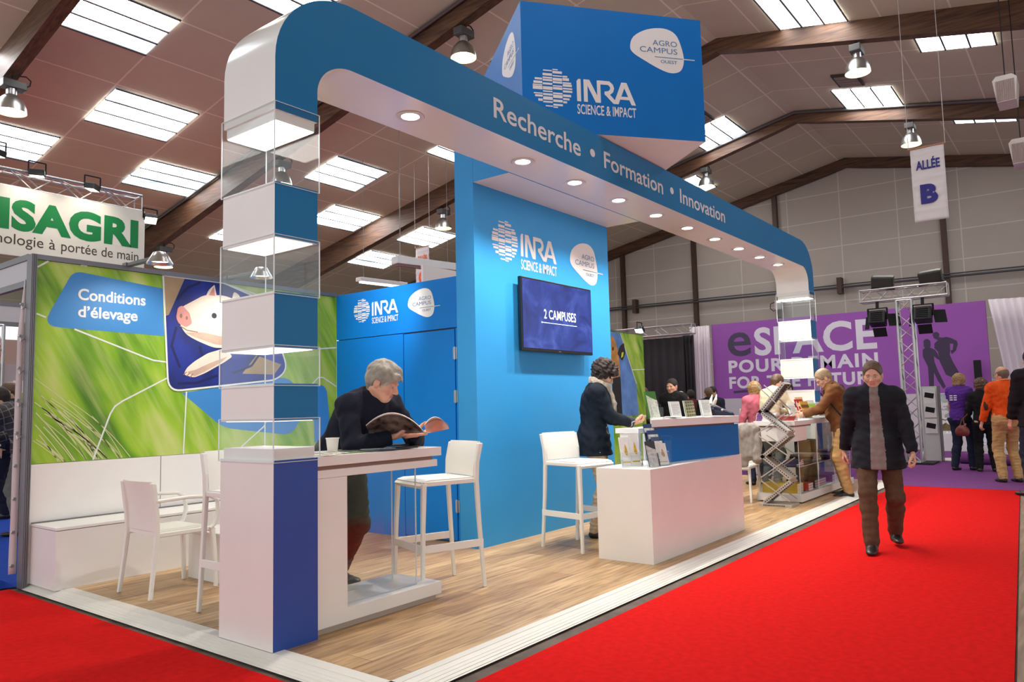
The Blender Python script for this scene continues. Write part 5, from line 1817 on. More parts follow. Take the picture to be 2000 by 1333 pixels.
# lattice mast with crossbar and stage lamps
truss('lattice_mast', 'upright aluminium lattice mast in front of the purple wall', (16.1, 2.80, .03), (16.1, 2.80, 3.12), .26, .26, side=(0, 1, 0))
mbp = MB().box(15.75, 16.45, 2.45, 3.15, .002, .03)
tag(mbp.build('mast_base', BLACKM), 'flat dark base plate under the lattice mast', 'base plate')
truss('lattice_crossbar', 'horizontal lattice crossbar on top of the mast', (16.1, 3.58, 3.265), (16.1, 2.06, 3.265), .23, .25)
def par_lamp(y, label, glow):
    L = Vector((15.98, y, 2.80))
    t = thing('stage_lamp', label, 'lamp', tuple(L), 'stage lamps under the crossbar')
    R = Euler((0, RAD(20), RAD(0))).to_matrix()
    m = MB()
    m.obox(L, (.24, .30, .28), R)
    m.build('lamp_housing', BLACK, t, bevel=.03)
    g = MB()
    for k in range(5):
        g.obox(L + R @ Vector((-.125, 0, -.08 + .04 * k)), (.02, .2, .018), R)
    g.build('lamp_fins', BLACKM, t)
    m = MB()
    for s in (-1, 1):
        m.bar(L + Vector((0, s * .17, -.02)), L + Vector((0, s * .17, .20)), .02, .03)
    m.bar(L + Vector((0, -.18, .20)), L + Vector((0, .18, .20)), .03, .02)
    m.bar(L + Vector((0, 0, .20)), L + Vector((.03, 0, .34)), .05, .05)
    m.build('yoke', BLACKM, t)
    for k, (off, sz, rot) in enumerate((((.14, -.26, -.03), (.006, .22, .26), (0, .3, .5)), ((.12, 0, -.26), (.006, .24, .2), (0, -.55, 0)), ((.14, .22, -.06), (.006, .1, .26), (0, .2, -.5)))):
        MB().obox(L + Vector(off), sz, Euler(rot).to_matrix()).build('barn_door', BLACKM, t)
    MB().obox(L + R @ Vector((.123, 0, -.02)), (.006, .22, .2), R).build('lamp_window', emat('stage lamp glow %s' % (glow,), glow, 4), t)
par_lamp(3.27, 'left stage lamp with barn doors and a green gleam under the crossbar', (.2, 1.0, .35))
par_lamp(2.48, 'right stage lamp with barn doors and a violet gleam under the crossbar', (.3, .2, 1.0))
for y, lb, tl_ in ((3.15, 'left black floodlight box standing on the crossbar', .12), (2.32, 'right black floodlight box standing on the crossbar', -.08)):
    t = thing('floodlight', lb, 'lamp', (16.0, y, 3.39), 'floodlight boxes on the crossbar')
    L = Vector((16.02, y, 3.52))
    R = Euler((tl_, RAD(-25), 0)).to_matrix()
    MB().obox(L, (.16, .40, .24), R).build('lamp_housing', mat('lamp grey black', srgb(52, 52, 46), .35), t, bevel=.03)
    MB().obox(L + Vector((.01, 0, -.125)), (.1, .42, .03), R).build('lamp_foot', BLACKM, t)

# ---------------------------------------------------------------- black curtained area left of the purple wall
truss('curtain_truss', 'horizontal lattice truss above the black curtains', (16.5, 9.6, 2.98), (16.5, 7.35, 2.98), .22, .3)
BLK1 = mat('black drape', srgb(38, 32, 36), .9)
def bdrape(x, y0, y1, z1, label, w):
    m = MB()
    n = 60
    vs = []
    for j in range(2):
        for i in range(n + 1):
            vs.append((x + .03 * sin(i / n * w * 2 * pi), y0 + (y1 - y0) * i / n, z1 * j))
    m.add(vs, [(i, i + 1, n + 2 + i, n + 1 + i) for i in range(n)])
    o = m.build('drape', BLK1, smooth=True, angle=180)
    q = o.modifiers.new('thick', 'SOLIDIFY')
    q.thickness = .01
    tag(o, label, 'curtain')
bdrape(16.6, 9.6, 7.66, 2.82, 'wide black drape hanging under the horizontal truss', 9)
bdrape(16.70, 7.72, 7.44, 2.85, 'narrow black drape beside the white one at the purple wall', 3)
flood((12.0, 6.37, 2.57), (11.0, 6.3, 1.5), 'tiny lit floodlight on top of the cow photo wall')
for k in range(3):
    pass
# white table of the far stand seen through the acrylic cases
wt = thing('white_desk', 'white high desk of the far stand, behind the man in the cream shirt', 'desk', (12.6, 4.3, 0))
MB().box(12.75, 13.35, 3.2, 4.9, 1.05, 1.12).build('desk_top', WHITE, wt, bevel=.004)
MB().box(12.8, 13.25, 3.3, 4.8, .002, 1.05).build('desk_body', mat('desk grey white', srgb(200, 192, 196), .6), wt)
# ================================================================ ORGANIC SURFACES
class Field:
    """signed distance grid; prims are blended in, then turned into a surface net"""
    def __init__(s, lo, hi, res):
        s.lo = np.array(lo, np.float32) - res * 2
        s.res = res
        s.n = np.ceil((np.array(hi) + res * 2 - s.lo) / res).astype(int) + 1
        s.D = np.full(s.n, 0.5, np.float32)
    def sl(s, lo, hi):
        a = np.clip(np.floor((np.array(lo) - s.lo) / s.res).astype(int), 0, s.n - 1)
        b = np.clip(np.ceil((np.array(hi) - s.lo) / s.res).astype(int) + 1, a + 1, s.n)
        idx = tuple(slice(i, j) for i, j in zip(a, b))
        ax = [s.lo[k] + s.res * np.arange(a[k], b[k], dtype=np.float32) for k in range(3)]
        return idx, ax[0][:, None, None], ax[1][None, :, None], ax[2][None, None, :]
    def put(s, idx, d, k, sub=False):
        D = s.D[idx]
        if sub:
            h = np.maximum(k - np.abs(D + d), 0) / k if k > 0 else 0
            s.D[idx] = np.maximum(D, -d) + (h * h * k * 0.25 if k > 0 else 0)
        else:
            h = np.maximum(k - np.abs(D - d), 0) / k if k > 0 else 0
            s.D[idx] = np.minimum(D, d) - (h * h * k * 0.25 if k > 0 else 0)
    def ec(s, a, b, ra, rb, side=None, k=.02, sub=False, g=0.0):
        """elliptical cone a->b; ra, rb = (sideways, frontways) radii"""
        a, b = np.array(a, np.float32), np.array(b, np.float32)
        ra = np.array(ra if hasattr(ra, '__len__') else (ra, ra), np.float32) + g
        rb = np.array(rb if hasattr(rb, '__len__') else (rb, rb), np.float32) + g
        m = float(max(ra.max(), rb.max())) + k + s.res * 2.5
        idx, X, Y, Z = s.sl(np.minimum(a, b) - m, np.maximum(a, b) + m)
        d = b - a
        L = float(np.linalg.norm(d))
        if L < 1e-6:
            d, L = np.array([0, 0, 1], np.float32), 1e-6
        else:
            d = d / L
        sd = np.array(side if side is not None else ((1, 0, 0) if abs(d[0]) < .8 else (0, 1, 0)), np.float32)
        sd = sd - d * float(sd @ d)
        sd /= np.linalg.norm(sd)
        fr = np.cross(d, sd)
        px, py, pz = X - a[0], Y - a[1], Z - a[2]
        h = px * d[0] + py * d[1] + pz * d[2]
        t = np.clip(h / L, 0, 1)
        ov = h - t * L
        u = px * sd[0] + py * sd[1] + pz * sd[2]
        v = px * fr[0] + py * fr[1] + pz * fr[2]
        rx = ra[0] + (rb[0] - ra[0]) * t
        ry = ra[1] + (rb[1] - ra[1]) * t
        rm = np.minimum(rx, ry)
        r = np.sqrt((u / rx) ** 2 + (v / ry) ** 2 + (ov / rm) ** 2) + 1e-6
        q = np.sqrt(u * u + v * v + ov * ov)
        s.put(idx, (r - 1) * np.maximum(q / r, rm * .3), k, sub)
    def ell(s, c, rad, R=None, k=.02, sub=False, g=0.0):
        c = np.array(c, np.float32)
        rad = np.array(rad, np.float32) + g
        m = float(rad.max()) + k + s.res * 2.5
        idx, X, Y, Z = s.sl(c - m, c + m)
        R = np.eye(3, dtype=np.float32) if R is None else np.array(R, np.float32)
        px, py, pz = X - c[0], Y - c[1], Z - c[2]
        q = np.sqrt(px * px + py * py + pz * pz)
        r = 0
        for i in range(3):
            w = R[i]                    # rows are the axes
            r = r + ((px * w[0] + py * w[1] + pz * w[2]) / rad[i]) ** 2
        r = np.sqrt(r) + 1e-6
        s.put(idx, (r - 1) * np.maximum(q / r, float(rad.min()) * .3), k, sub)
    def cut(s, p, n, rad=None):
        """remove what lies on the +n side of the plane (inside a ball, if given)"""
        p, n = np.array(p, np.float32), np.array(n, np.float32)
        n = n / np.linalg.norm(n)
        if rad is None:
            idx, X, Y, Z = s.sl(s.lo, s.lo + s.res * s.n)
        else:
            idx, X, Y, Z = s.sl(p - rad, p + rad)
        d = (X - p[0]) * n[0] + (Y - p[1]) * n[1] + (Z - p[2]) * n[2]
        if rad is not None:
            q = np.sqrt((X - p[0]) ** 2 + (Y - p[1]) ** 2 + (Z - p[2]) ** 2)
            d = np.minimum(d, rad - q)
        s.D[idx] = np.maximum(s.D[idx], d)
    def ripple(s, amp, wl, seed=0, n=5, squash=(1, 1, 1), basis=None):
        rs = np.random.RandomState(seed)
        idx, X, Y, Z = s.sl(s.lo, s.lo + s.res * s.n)
        w = 0
        for i in range(n):
            d = rs.normal(size=3)
            d = d / np.linalg.norm(d) * np.array(squash)
            if basis is not None:
                d = basis.T @ d
            f = 2 * pi / (wl * (.6 + .9 * rs.rand()))
            d2 = rs.normal(size=3)
            d2 /= np.linalg.norm(d2)
            ph = rs.rand() * 6.28
            w = w + np.sin(f * (X * d[0] + Y * d[1] + Z * d[2]) + ph + 1.3 * np.sin(f * .43 * (X * d2[0] + Y * d2[1] + Z * d2[2]) + ph))
        s.D += (amp * w / math.sqrt(n)).astype(np.float32)
    def net(s):
        D = s.D
        ins = D < 0
        n = D.shape
        c = [D[i:n[0] - 1 + i, j:n[1] - 1 + j, k:n[2] - 1 + k] for i in (0, 1) for j in (0, 1) for k in (0, 1)]
        cnt = sum((x < 0).astype(np.int8) for x in c)
        act = (cnt > 0) & (cnt < 8)
        ids = np.full(act.shape, -1, np.int64)
        I = np.argwhere(act)
        ids[act] = np.arange(len(I))
        V = np.stack([x[act] for x in c], 1)
        off = np.array([(i, j, k) for i in (0, 1) for j in (0, 1) for k in (0, 1)], np.float32)
        acc = np.zeros((len(I), 3), np.float32)
        num = np.zeros((len(I), 1), np.float32)
        for a in range(8):
            for b in range(a + 1, 8):
                if np.abs(off[a] - off[b]).sum() == 1:
                    va, vb = V[:, a], V[:, b]
                    cr = (va < 0) != (vb < 0)
                    t = np.where(cr, va / np.where(cr, va - vb, 1), 0)[:, None]
                    acc += np.where(cr[:, None], off[a] + (off[b] - off[a]) * t, 0)
                    num += cr[:, None]
        P = s.lo + s.res * (I + acc / np.maximum(num, 1))
        Q = []
        for ax in range(3):
            u, w = (ax + 1) % 3, (ax + 2) % 3
            s0 = [slice(1, n[k] - 1) for k in range(3)]
            s1 = list(s0)
            s0[ax] = slice(0, n[ax] - 1)
            s1[ax] = slice(1, n[ax])
            a, b = ins[tuple(s0)], ins[tuple(s1)]
            E = np.argwhere(a != b)
            if len(E) == 0:
                continue
            flip = a[a != b]
            E = E.copy()
            for k in range(3):
                if k != ax:
                    E[:, k] += 1
            def cell(du, dw):
                e = E.copy()
                e[:, u] += du
                e[:, w] += dw
                return ids[e[:, 0], e[:, 1], e[:, 2]]
            q = np.stack([cell(-1, -1), cell(0, -1), cell(0, 0), cell(-1, 0)], 1)
            q[~flip] = q[~flip][:, ::-1]
            Q.append(q)
        Q = np.concatenate(Q) if Q else np.zeros((0, 4), int)
        Q = Q[(Q >= 0).all(1)]
        return P, Q

def mesh_obj(name, parts, mats, parent, smooth=True):
    """parts: list of (verts, faces, material index or per-face array)"""
    V, Fq, M, k = [], [], [], 0
    for v, f, m in parts:
        V.append(np.asarray(v, np.float32))
        Fq.append(np.asarray(f, np.int64) + k)
        M.append(np.full(len(f), m, np.int32) if np.isscalar(m) else np.asarray(m, np.int32))
        k += len(v)
    V, Fq, M = np.concatenate(V), np.concatenate(Fq), np.concatenate(M)
    me = bpy.data.meshes.new(name)
    me.vertices.add(len(V))
    me.vertices.foreach_set('co', V.ravel())
    me.loops.add(Fq.size)
    me.loops.foreach_set('vertex_index', Fq.ravel().astype(np.int32))
    me.polygons.add(len(Fq))
    me.polygons.foreach_set('loop_start', np.arange(0, Fq.size, Fq.shape[1], dtype=np.int32))
    for m in (mats if isinstance(mats, (list, tuple)) else [mats]):
        me.materials.append(m)
    me.polygons.foreach_set('material_index', M)
    me.polygons.foreach_set('use_smooth', np.ones(len(Fq), bool))
    me.update(calc_edges=True)
    me.validate()
    o = bpy.data.objects.new(name, me)
    COL.objects.link(o)
    if parent is not None:
        o.parent = parent
        q, off = parent, Vector((0, 0, 0))
        while q is not None:
            off += q.location
            q = q.parent
        o.location = -off
    return o

def usphere(c, r, n=12, m=8):
    """quad sphere-ish (lat/long with degenerate poles avoided)"""
    V, Fq = [], []
    for i in range(m + 1):
        ph = -pi / 2 + pi * (i + .02) / (m + .04)
        for k in range(n):
            a = 2 * pi * k / n
            V.append((c[0] + r * cos(ph) * cos(a), c[1] + r * cos(ph) * sin(a), c[2] + r * sin(ph)))
    for i in range(m):
        for k in range(n):
            Fq.append((i * n + k, i * n + (k + 1) % n, (i + 1) * n + (k + 1) % n, (i + 1) * n + k))
    return V, Fq

# ================================================================ PEOPLE
def skin_mat(name, c):
    if name in MATS:
        return MATS[name]
    m = mat(name, c, .5, noise=.07, nscale=18)
    b = m.node_tree.nodes['Principled BSDF']
    b.inputs['Subsurface Weight'].default_value = .12
    b.inputs['Subsurface Radius'].default_value = (.012, .005, .003)
    return m
SKIN = skin_mat('skin warm', srgb(212, 164, 138))
SKIN2 = skin_mat('skin ruddy', srgb(208, 156, 132))
LIP = mat('lips', srgb(188, 124, 108), .5)
EYEW = mat('eye white', srgb(176, 166, 156), .4)
IRIS = mat('eye iris', srgb(48, 40, 36), .2)

def unit(v):
    v = np.array(v, float)
    return v / np.linalg.norm(v)
def rotv(v, ax, a):
    v, ax = np.array(v, float), unit(ax)
    return v * cos(a) + np.cross(ax, v) * sin(a) + ax * (ax @ v) * (1 - cos(a))

def ik(a, b, l1, l2, hint):
    d = b - a
    L = np.linalg.norm(d)
    mx = (l1 + l2) * .998
    if L > mx:
        b = a + d / L * mx
        d = b - a
        L = mx
    x = (l1 * l1 - l2 * l2 + L * L) / (2 * L)
    h = math.sqrt(max(0, l1 * l1 - x * x))
    e = d / L
    hv = np.array(hint, float) - e * (np.array(hint, float) @ e)
    hv = unit(hv)
    return a + e * x + hv * h, b

def person(label, pos, yaw, H=1.75, w=1.0, lean=0, lean2=None, twist=0, neck=None, pitch=10, hyaw=0, tilt=0,
           hands=None, elbows=(None, None), feet=None, knees=None, hip_drop=0.0, female=False,
           top=None, top_mat=None, sleeve=1.0, hem=.0, flare=0.0, bottom_mat=None, skirt_len=None, shoe_mat=None,
           hair='short', hair_mat=None, skin=SKIN, glasses=False, hero=1, collar=.0, belly=0.0, seed=0, curl=(25, 25), palm=(None, None), hdir=(None, None),
           ripple=.0035, fold=None, bare_arm=False, thumbs=True, root=None, top_name='jumper', bottom_name='trousers', group=None, beard=False):
    """pose values are metres in the person's own frame: forward, left, up from the spot between the feet"""
    s = H / 1.75
    hd_res, hn_res, tr_res, cl_res = {2: (.0040, .0030, .012, .0065), 1: (.0055, .0045, .014, .0095), 0: (.0075, .0065, .018, .013)}[hero]
    O = np.array(pos, float)
    F = np.array([cos(yaw), sin(yaw), 0])
    Lf = np.array([-sin(yaw), cos(yaw), 0])
    U = np.array([0, 0, 1.0])
    def Wp(p):
        return O + F * p[0] + Lf * p[1] + U * p[2]
    t = thing('person', label, 'person', tuple(O), group)
    # ---- skeleton
    lean2 = lean if lean2 is None else lean2
    pel = Wp((0, 0, .945 * s - hip_drop))
    if isinstance(hands, dict):
        pass
    sd1 = rotv(U, Lf, RAD(lean))
    sd2 = rotv(U, Lf, RAD(lean2))
    Lt = rotv(Lf, U, RAD(twist))
    mid = pel + sd1 * .235 * s
    sc = mid + sd2 * .245 * s
    nb = sc + sd2 * .045 * s
    cf = np.cross(Lt, sd2)                  # chest forward
    neck = lean2 + 12 if neck is None else neck
    nd = rotv(U, Lf, RAD(neck))
    hc = nb + nd * .125 * s
    hyw = RAD(hyaw + twist)
    hF0 = rotv(F, U, hyw)
    hL = rotv(Lf, U, hyw)
    hF = rotv(hF0, hL, RAD(pitch))
    hU = np.cross(hF, hL)
    if tilt:
        hL = rotv(hL, hF, RAD(tilt))
        hU = np.cross(hF, hL)
    sw = (.160 if female else .176) * s * (.6 + .4 * w)
    sh = [sc + Lt * sw * e - sd2 * .02 * s for e in (1, -1)]
    hw = .092 * s
    hips = [pel + Lf * hw * e - U * .02 * s for e in (1, -1)]
    l1, l2 = .285 * s, .255 * s
    hands = hands or ((.06, .27, .80 * s), (.06, -.27, .80 * s))
    el, wr = [], []
    for i, e in enumerate((1, -1)):
        tg = Wp(hands[i])
        hint = elbows[i]
        hint = -F * .8 + Lf * e * .5 - U * .2 if hint is None else F * hint[0] + Lf * hint[1] + U * hint[2]
        a, b = ik(sh[i], tg, l1, l2, hint)
        el.append(a)
        wr.append(b)
    feet = feet or ((.0, .11, 0), (.0, -.11, 0))
    kn, an, fd = [], [], []
    for i, e in enumerate((1, -1)):
        f = feet[i]
        ank = Wp((f[0], f[1], .085 * s + (f[3] if len(f) > 3 else 0)))
        hint = F if knees is None else F * knees[i][0] + Lf * knees[i][1] + U * .05
        a, b = ik(hips[i], ank, .435 * s, .43 * s, hint)
        kn.append(a)
        an.append(b)
        fd.append(rotv(F, U, RAD(f[2])))
    P3 = np.array([pel, mid, sc, nb, hc] + sh + hips + el + wr + kn + an)

    # ---- shared volumes
    gw = w
    def trunk(fl, g, k=.05, arms=True, armcut=1.0):
        fl.ec(pel - sd1 * .02 * s, mid, (.150 * s * gw * (1.04 if female else 1), (.112 * s * gw)), (.135 * s * gw * (.94 if female else 1), .105 * s * gw), Lf, k, g=g)
        fl.ec(mid - sd2 * .02 * s, mid + sd2 * .16 * s, (.135 * s * gw, .105 * s * gw), (.158 * s * gw * (.95 if female else 1), .112 * s * gw), Lt, k, g=g)
        fl.ec(sc - sd2 * .055 * s - Lt * sw * .52, sc - sd2 * .055 * s + Lt * sw * .52, .088 * s, .088 * s, None, k, g=g)
        fl.ell(sc - sd2 * .13 * s - cf * .030 * s, (.098 * s * gw, .150 * s * gw, .150 * s), np.array([cf, Lt, sd2]), .06, g=g)
        if belly:
            fl.ell(mid - sd1 * .09 * s + np.cross(Lf, sd1) * .05 * s, (.11 * s * gw + belly, .12 * s * gw + belly * .6, .12 * s), np.array([F, Lf, U]), k, g=g)
        if female:
            for e in (1, -1):
                fl.ell(mid + sd2 * .11 * s + Lt * e * .075 * s + cf * .085 * s, (.055 * s, .06 * s, .06 * s), None, .05, g=g)
        for e in (0, 1):
            fl.ec(nb - sd2 * .025 * s, sh[e] * .80 + nb * .20 - sd2 * .012 * s, .064 * s, .050 * s, None, .06, g=g)
        if arms:
            for e in (0, 1):
                fl.ell(sh[e] - sd2 * .008 * s, (.056 * s, .056 * s, .056 * s), None, .05, g=g)
                fl.ec(sh[e], el[e], .053 * s * (.75 + .25 * gw), .043 * s * (.75 + .25 * gw), None, .035, g=g)
                fl.ec(el[e], el[e] + (wr[e] - el[e]) * armcut, .045 * s * (.75 + .25 * gw), (.045 - .015 * armcut) * s * (.75 + .25 * gw), None, .02, g=g)
    def legs(fl, g, k=.04, ank=1.0):
        fl.ec(pel + U * .05 * s, pel - U * .05 * s, (.150 * s * gw, .110 * s * gw), (.152 * s * gw, .116 * s * gw), Lf, .05, g=g)
        for e in (0, 1):
            bt = hips[e] - F * .035 * s - U * .01
            fl.ell(bt, (.095 * s * gw, .09 * s * gw, .10 * s), np.array([F, Lf, U]), .05, g=g)
            fl.ec(hips[e], kn[e], .088 * s * (.6 + .4 * gw), .060 * s, None, k, g=g)
            mc = kn[e] + (an[e] - kn[e]) * .33 - F * .012 * s
            fl.ec(kn[e], mc, .056 * s, .056 * s, None, k, g=g)
            fl.ec(mc, kn[e] + (an[e] - kn[e]) * ank, .056 * s, (.056 - .014 * ank) * s, None, k, g=g)
    # ---- head
    def hp(a, b, c):
        return hc + hF * a * s + hL * b * s + hU * c * s
    HR = np.array([hF, hL, hU])
    fl = Field(np.minimum(hc, nb) - .16 * s, np.maximum(hc, nb) + .16 * s, hd_res)
    fl.ell(hp(-.012, 0, .035), (.098 * s, .077 * s, .090 * s), HR, .02)
    fl.ell(hp(.030, 0, -.028), (.064 * s, .060 * s, .085 * s), HR, .03)
    fl.ell(hp(.058, 0, -.084), (.030 * s, .030 * s, .025 * s), HR, .03)
    for e in (1, -1):
        fl.ec(hp(-.005, e * .052, -.05), hp(.052, e * .020, -.085), .022 * s, .018 * s, None, .03)
        fl.ell(hp(.058, e * .042, -.022), (.026 * s, .022 * s, .022 * s), HR, .025)
        fl.ell(hp(.080, e * .026, .022), (.014 * s, .026 * s, .009 * s), HR, .015)
        fl.ell(hp(.101, e * .012, -.033), (.010 * s, .0085 * s, .008 * s), HR, .008)
        fl.ell(hp(.094, e * .031, .003), (.014 * s, .015 * s, .010 * s), HR, .010, True)
        fl.ell(hp(-.008, e * .079, -.008), (.021 * s, .009 * s, .034 * s), HR, .008)
        fl.ell(hp(-.002, e * .088, -.004), (.010 * s, .006 * s, .018 * s), HR, .006, True)
    fl.ec(hp(.088, 0, .012), hp(.112, 0, -.026), .0095 * s, .0125 * s, None, .012)
    fl.ell(hp(.087, 0, -.054), (.013 * s, .024 * s, .006 * s), HR, .008)
    fl.ell(hp(.084, 0, -.066), (.013 * s, .021 * s, .007 * s), HR, .008)
    fl.ell(hp(.100, 0, -.0600), (.010 * s, .026 * s, .0022 * s), HR, .004, True)
    nr = (.050 if female else .058) * s
    fl.ec(hp(-.022, 0, -.06), nb - sd2 * .05 * s, nr, nr * 1.12, None, .03)
    hv, hq = fl.net()
    cen = hv[hq].mean(1)
    rel = (cen - hc) @ HR.T / s
    lm = np.zeros(len(hq), np.int32)
    lm[(rel[:, 0] > .074) & (np.abs(rel[:, 1]) < .024) & (rel[:, 2] < -.049) & (rel[:, 2] > -.072)] = 1
    parts = [(hv, hq, lm)]
    for e in (1, -1):
        v, f = usphere(hp(.0735, e * .031, .002), .0125 * s)
        parts.append((v, f, 2))
        v, f = usphere(hp(.0805, e * .031, .0005), .0062 * s, 10, 6)
        parts.append((v, f, 3))
    # ---- hands
    for i, e in enumerate((1, -1)):
        d = unit(wr[i] - el[i]) if hdir[i] is None else unit(F * hdir[i][0] + Lf * hdir[i][1] + U * hdir[i][2])
        n = (-Lf * e) if palm[i] is None else F * palm[i][0] + Lf * palm[i][1] + U * palm[i][2]
        n = unit(n - d * (n @ d))
        sx = np.cross(n, d) * (1 if e == 1 else -1)        # thumb side
        W = wr[i]
        hs = s * (.92 if female else 1)
        fl = Field(W - .21 * s, W + .21 * s, hn_res)
        fl.ec(W - d * .05 * s, W + d * .015 * s, (.026 * hs, .020 * hs), (.027 * hs, .018 * hs), sx, .015)
        fl.ec(W + d * .02 * s, W + d * .078 * s, (.030 * hs, .0145 * hs), (.038 * hs, .0125 * hs), sx, .015)
        cu = RAD(curl[i])
        for j, (o_, ln, sp) in enumerate(((.029, .072, .06), (.0098, .080, .02), (-.0098, .074, -.02), (-.028, .058, -.07))):
            p = W + d * (.080 - .006 * abs(j - 1)) * hs + sx * o_ * hs
            dd = unit(d + sx * sp)
            for q, fr_ in enumerate((.45, .31, .24)):
                dd = rotv(dd, np.cross(dd, n), cu * (.7 + .3 * q) * (1 + .12 * j))
                p2 = p + dd * ln * fr_ * hs
                fl.ec(p, p2, (.0092 - .0009 * q) * hs, (.0085 - .0010 * q) * hs, None, .004)
                p = p2
        p = W + d * .020 * hs + sx * .022 * hs + n * .006 * hs
        dd = unit(d * .62 + sx * .62 + n * .38)
        for q, ln in enumerate((.045, .032, .026)):
            p2 = p + dd * ln * hs
            fl.ec(p, p2, (.0135 - .002 * q) * hs, (.0118 - .0018 * q) * hs, None, .008)
            p = p2
            dd = unit(rotv(dd, np.cross(dd, unit(d * .8 + n * .5)), RAD(20)))
        v, f = fl.net()
        parts.append((v, f, 0))
    # ---- trunk of the body
    fl = Field(P3.min(0) - .2 * s, P3.max(0) + .05 * s, tr_res)
    trunk(fl, -.012)
    legs(fl, -.012)
    fl.cut((0, 0, O[2] + .012), (0, 0, -1))
    v, f = fl.net()
    parts.append((v, f, 0))
    body = mesh_obj('body', parts, [skin, LIP, EYEW, IRIS], t)
    # ---- shoes
    for i in (0, 1):
        fl = Field(an[i] - .24 * s, an[i] + .24 * s, cl_res * .8)
        b0 = an[i].copy()
        lift = b0[2] - .085 * s
        z0 = lift
        fl.ec(b0 - fd[i] * .035 * s - U * .052 * s, b0 + fd[i] * .10 * s - U * .058 * s, (.040 * s, .034 * s), (.046 * s, .026 * s), np.cross(fd[i], U), .02)
        fl.ell(b0 + fd[i] * .135 * s - U * .062 * s, (.062 * s, .043 * s, .024 * s), np.array([fd[i], np.cross(U, fd[i]), U]), .02)
        fl.ec(b0 + fd[i] * .02 * s - U * .045 * s, b0 + (kn[i] - an[i]) * .03, .042 * s, .046 * s, None, .04)
        fl.cut((0, 0, z0 + .001), (0, 0, -1))
        v, f = fl.net()
        rz = v[f].mean(1)[:, 2]
        sm = (rz < z0 + .016).astype(np.int32)
        mesh_obj('shoe', [(v, f, sm)], [shoe_mat or mat('black shoe leather', srgb(30, 26, 25), .4), mat('shoe sole', srgb(46, 36, 30), .7)], t)
    # ---- trousers
    fl = Field(P3.min(0) - .2 * s, np.maximum(P3.max(0), pel) + .2, cl_res)
    legs(fl, .012, ank=.93)
    for i in (0, 1):
        fl.ec(kn[i] + (an[i] - kn[i]) * .55, an[i] + (an[i] - kn[i]) * .03, .058 * s, .056 * s, None, .03)
    fl.ripple(ripple, .09 * s, seed + 5, 5, (1, 1, 1.5))
    fl.cut(pel + U * (.115 if hem < .06 else .05 - hem) * s, U)
    for i in (0, 1):
        fl.cut(an[i] - U * .046 * s, an[i] - kn[i], .11 * s)
    v, f = fl.net()
    tr = mesh_obj(bottom_name, [(v, f, 0)], bottom_mat, t)
    # ---- upper garment
    fl = Field(P3.min(0) - .25 * s, P3.max(0) + .25 * s, cl_res)
    g = .016
    trunk(fl, g, armcut=sleeve if sleeve < 1 else 1.0)
    if hem > 0:
        a, b = pel + sd1 * .02 * s, pel - U * hem * s - F * .0
        fl.ec(a, b, (.156 * s * gw + flare * .7, .130 * s * gw + flare * .8), (.162 * s * gw + flare, .136 * s * gw + flare * 1.5), Lf, .05, g=g)
    if collar > 0:
        fl.ec(nb - sd2 * .02 * s, nb + nd * collar * s, nr + .016, nr + .012, None, .02)
    fl.ripple(ripple * 1.1, .10 * s, seed, 6, (1, 1, 1.3))
    if sleeve >= 1:
        for i in (0, 1):
            fl.cut(wr[i] - unit(wr[i] - el[i]) * .012 * s, wr[i] - el[i], .10 * s)
    else:
        for i in (0, 1):
            base = sh[i] + (el[i] - sh[i]) * (sleeve + .35 if sleeve < .5 else 1)
            if sleeve < .5:
                fl.cut(base, el[i] - sh[i], .15 * s)
                fl.ec(base + unit(el[i] - sh[i]) * .06 * s, wr[i], .10 * s, .09 * s, None, 0, True)
    hz = pel - U * (hem if hem > 0 else .055) * s
    idx, X, Y, Z = fl.sl(fl.lo, fl.lo + fl.res * fl.n)
    dn = -((X - pel[0]) * 0 + (Z - hz[2]))
    lat = np.sqrt((X - pel[0]) ** 2 + (Y - pel[1]) ** 2)
    hand_far = np.ones_like(lat, bool)
    keep = (lat > .30 * s * max(1, gw)) if hero == 2 and hem == 0 else None
    dcut = np.broadcast_to(dn, fl.D.shape).copy()
    # sleeves hanging below the hem keep their own cut
    for i in (0, 1):
        a, b = el[i], wr[i]
        dd = b - a
        L2 = float(dd @ dd)
        tt = np.clip(((X - a[0]) * dd[0] + (Y - a[1]) * dd[1] + (Z - a[2]) * dd[2]) / L2, 0, 1)
        q = np.sqrt((X - a[0] - dd[0] * tt) ** 2 + (Y - a[1] - dd[1] * tt) ** 2 + (Z - a[2] - dd[2] * tt) ** 2)
        dcut = np.minimum(dcut, q - .075 * s)
    fl.D = np.maximum(fl.D, dcut.astype(np.float32))
    if collar <= 0:
        fl.ec(nb - nd * .01 * s, hc, nr + .012, nr + .012, None, .012, True)
    v, f = fl.net()
    mi = np.zeros(len(f), np.int32)
    ms = [top_mat]
    if fold is not None:                        # front opening shows what is worn under it
        ce = v[f].mean(1)
        fx = (ce - mid) @ cf
        fy = (ce - mid) @ Lt
        fz = (ce - mid) @ sd2
        op = (fx > .02) & (fz > fold.get('zmin', -9) * s) & (np.abs(fy - fold.get('off', 0)) < (fold['w0'] + fold['w1'] * np.clip(fz / (.25 * s), -1, 1)))
        mi[op] = 1
        ms.append(fold['mat'])
    tp = mesh_obj(top_name, [(v, f, mi)], ms, t)
    # ---- hair
    hm = hair_mat or mat('hair brown', srgb(70, 50, 38), .55)
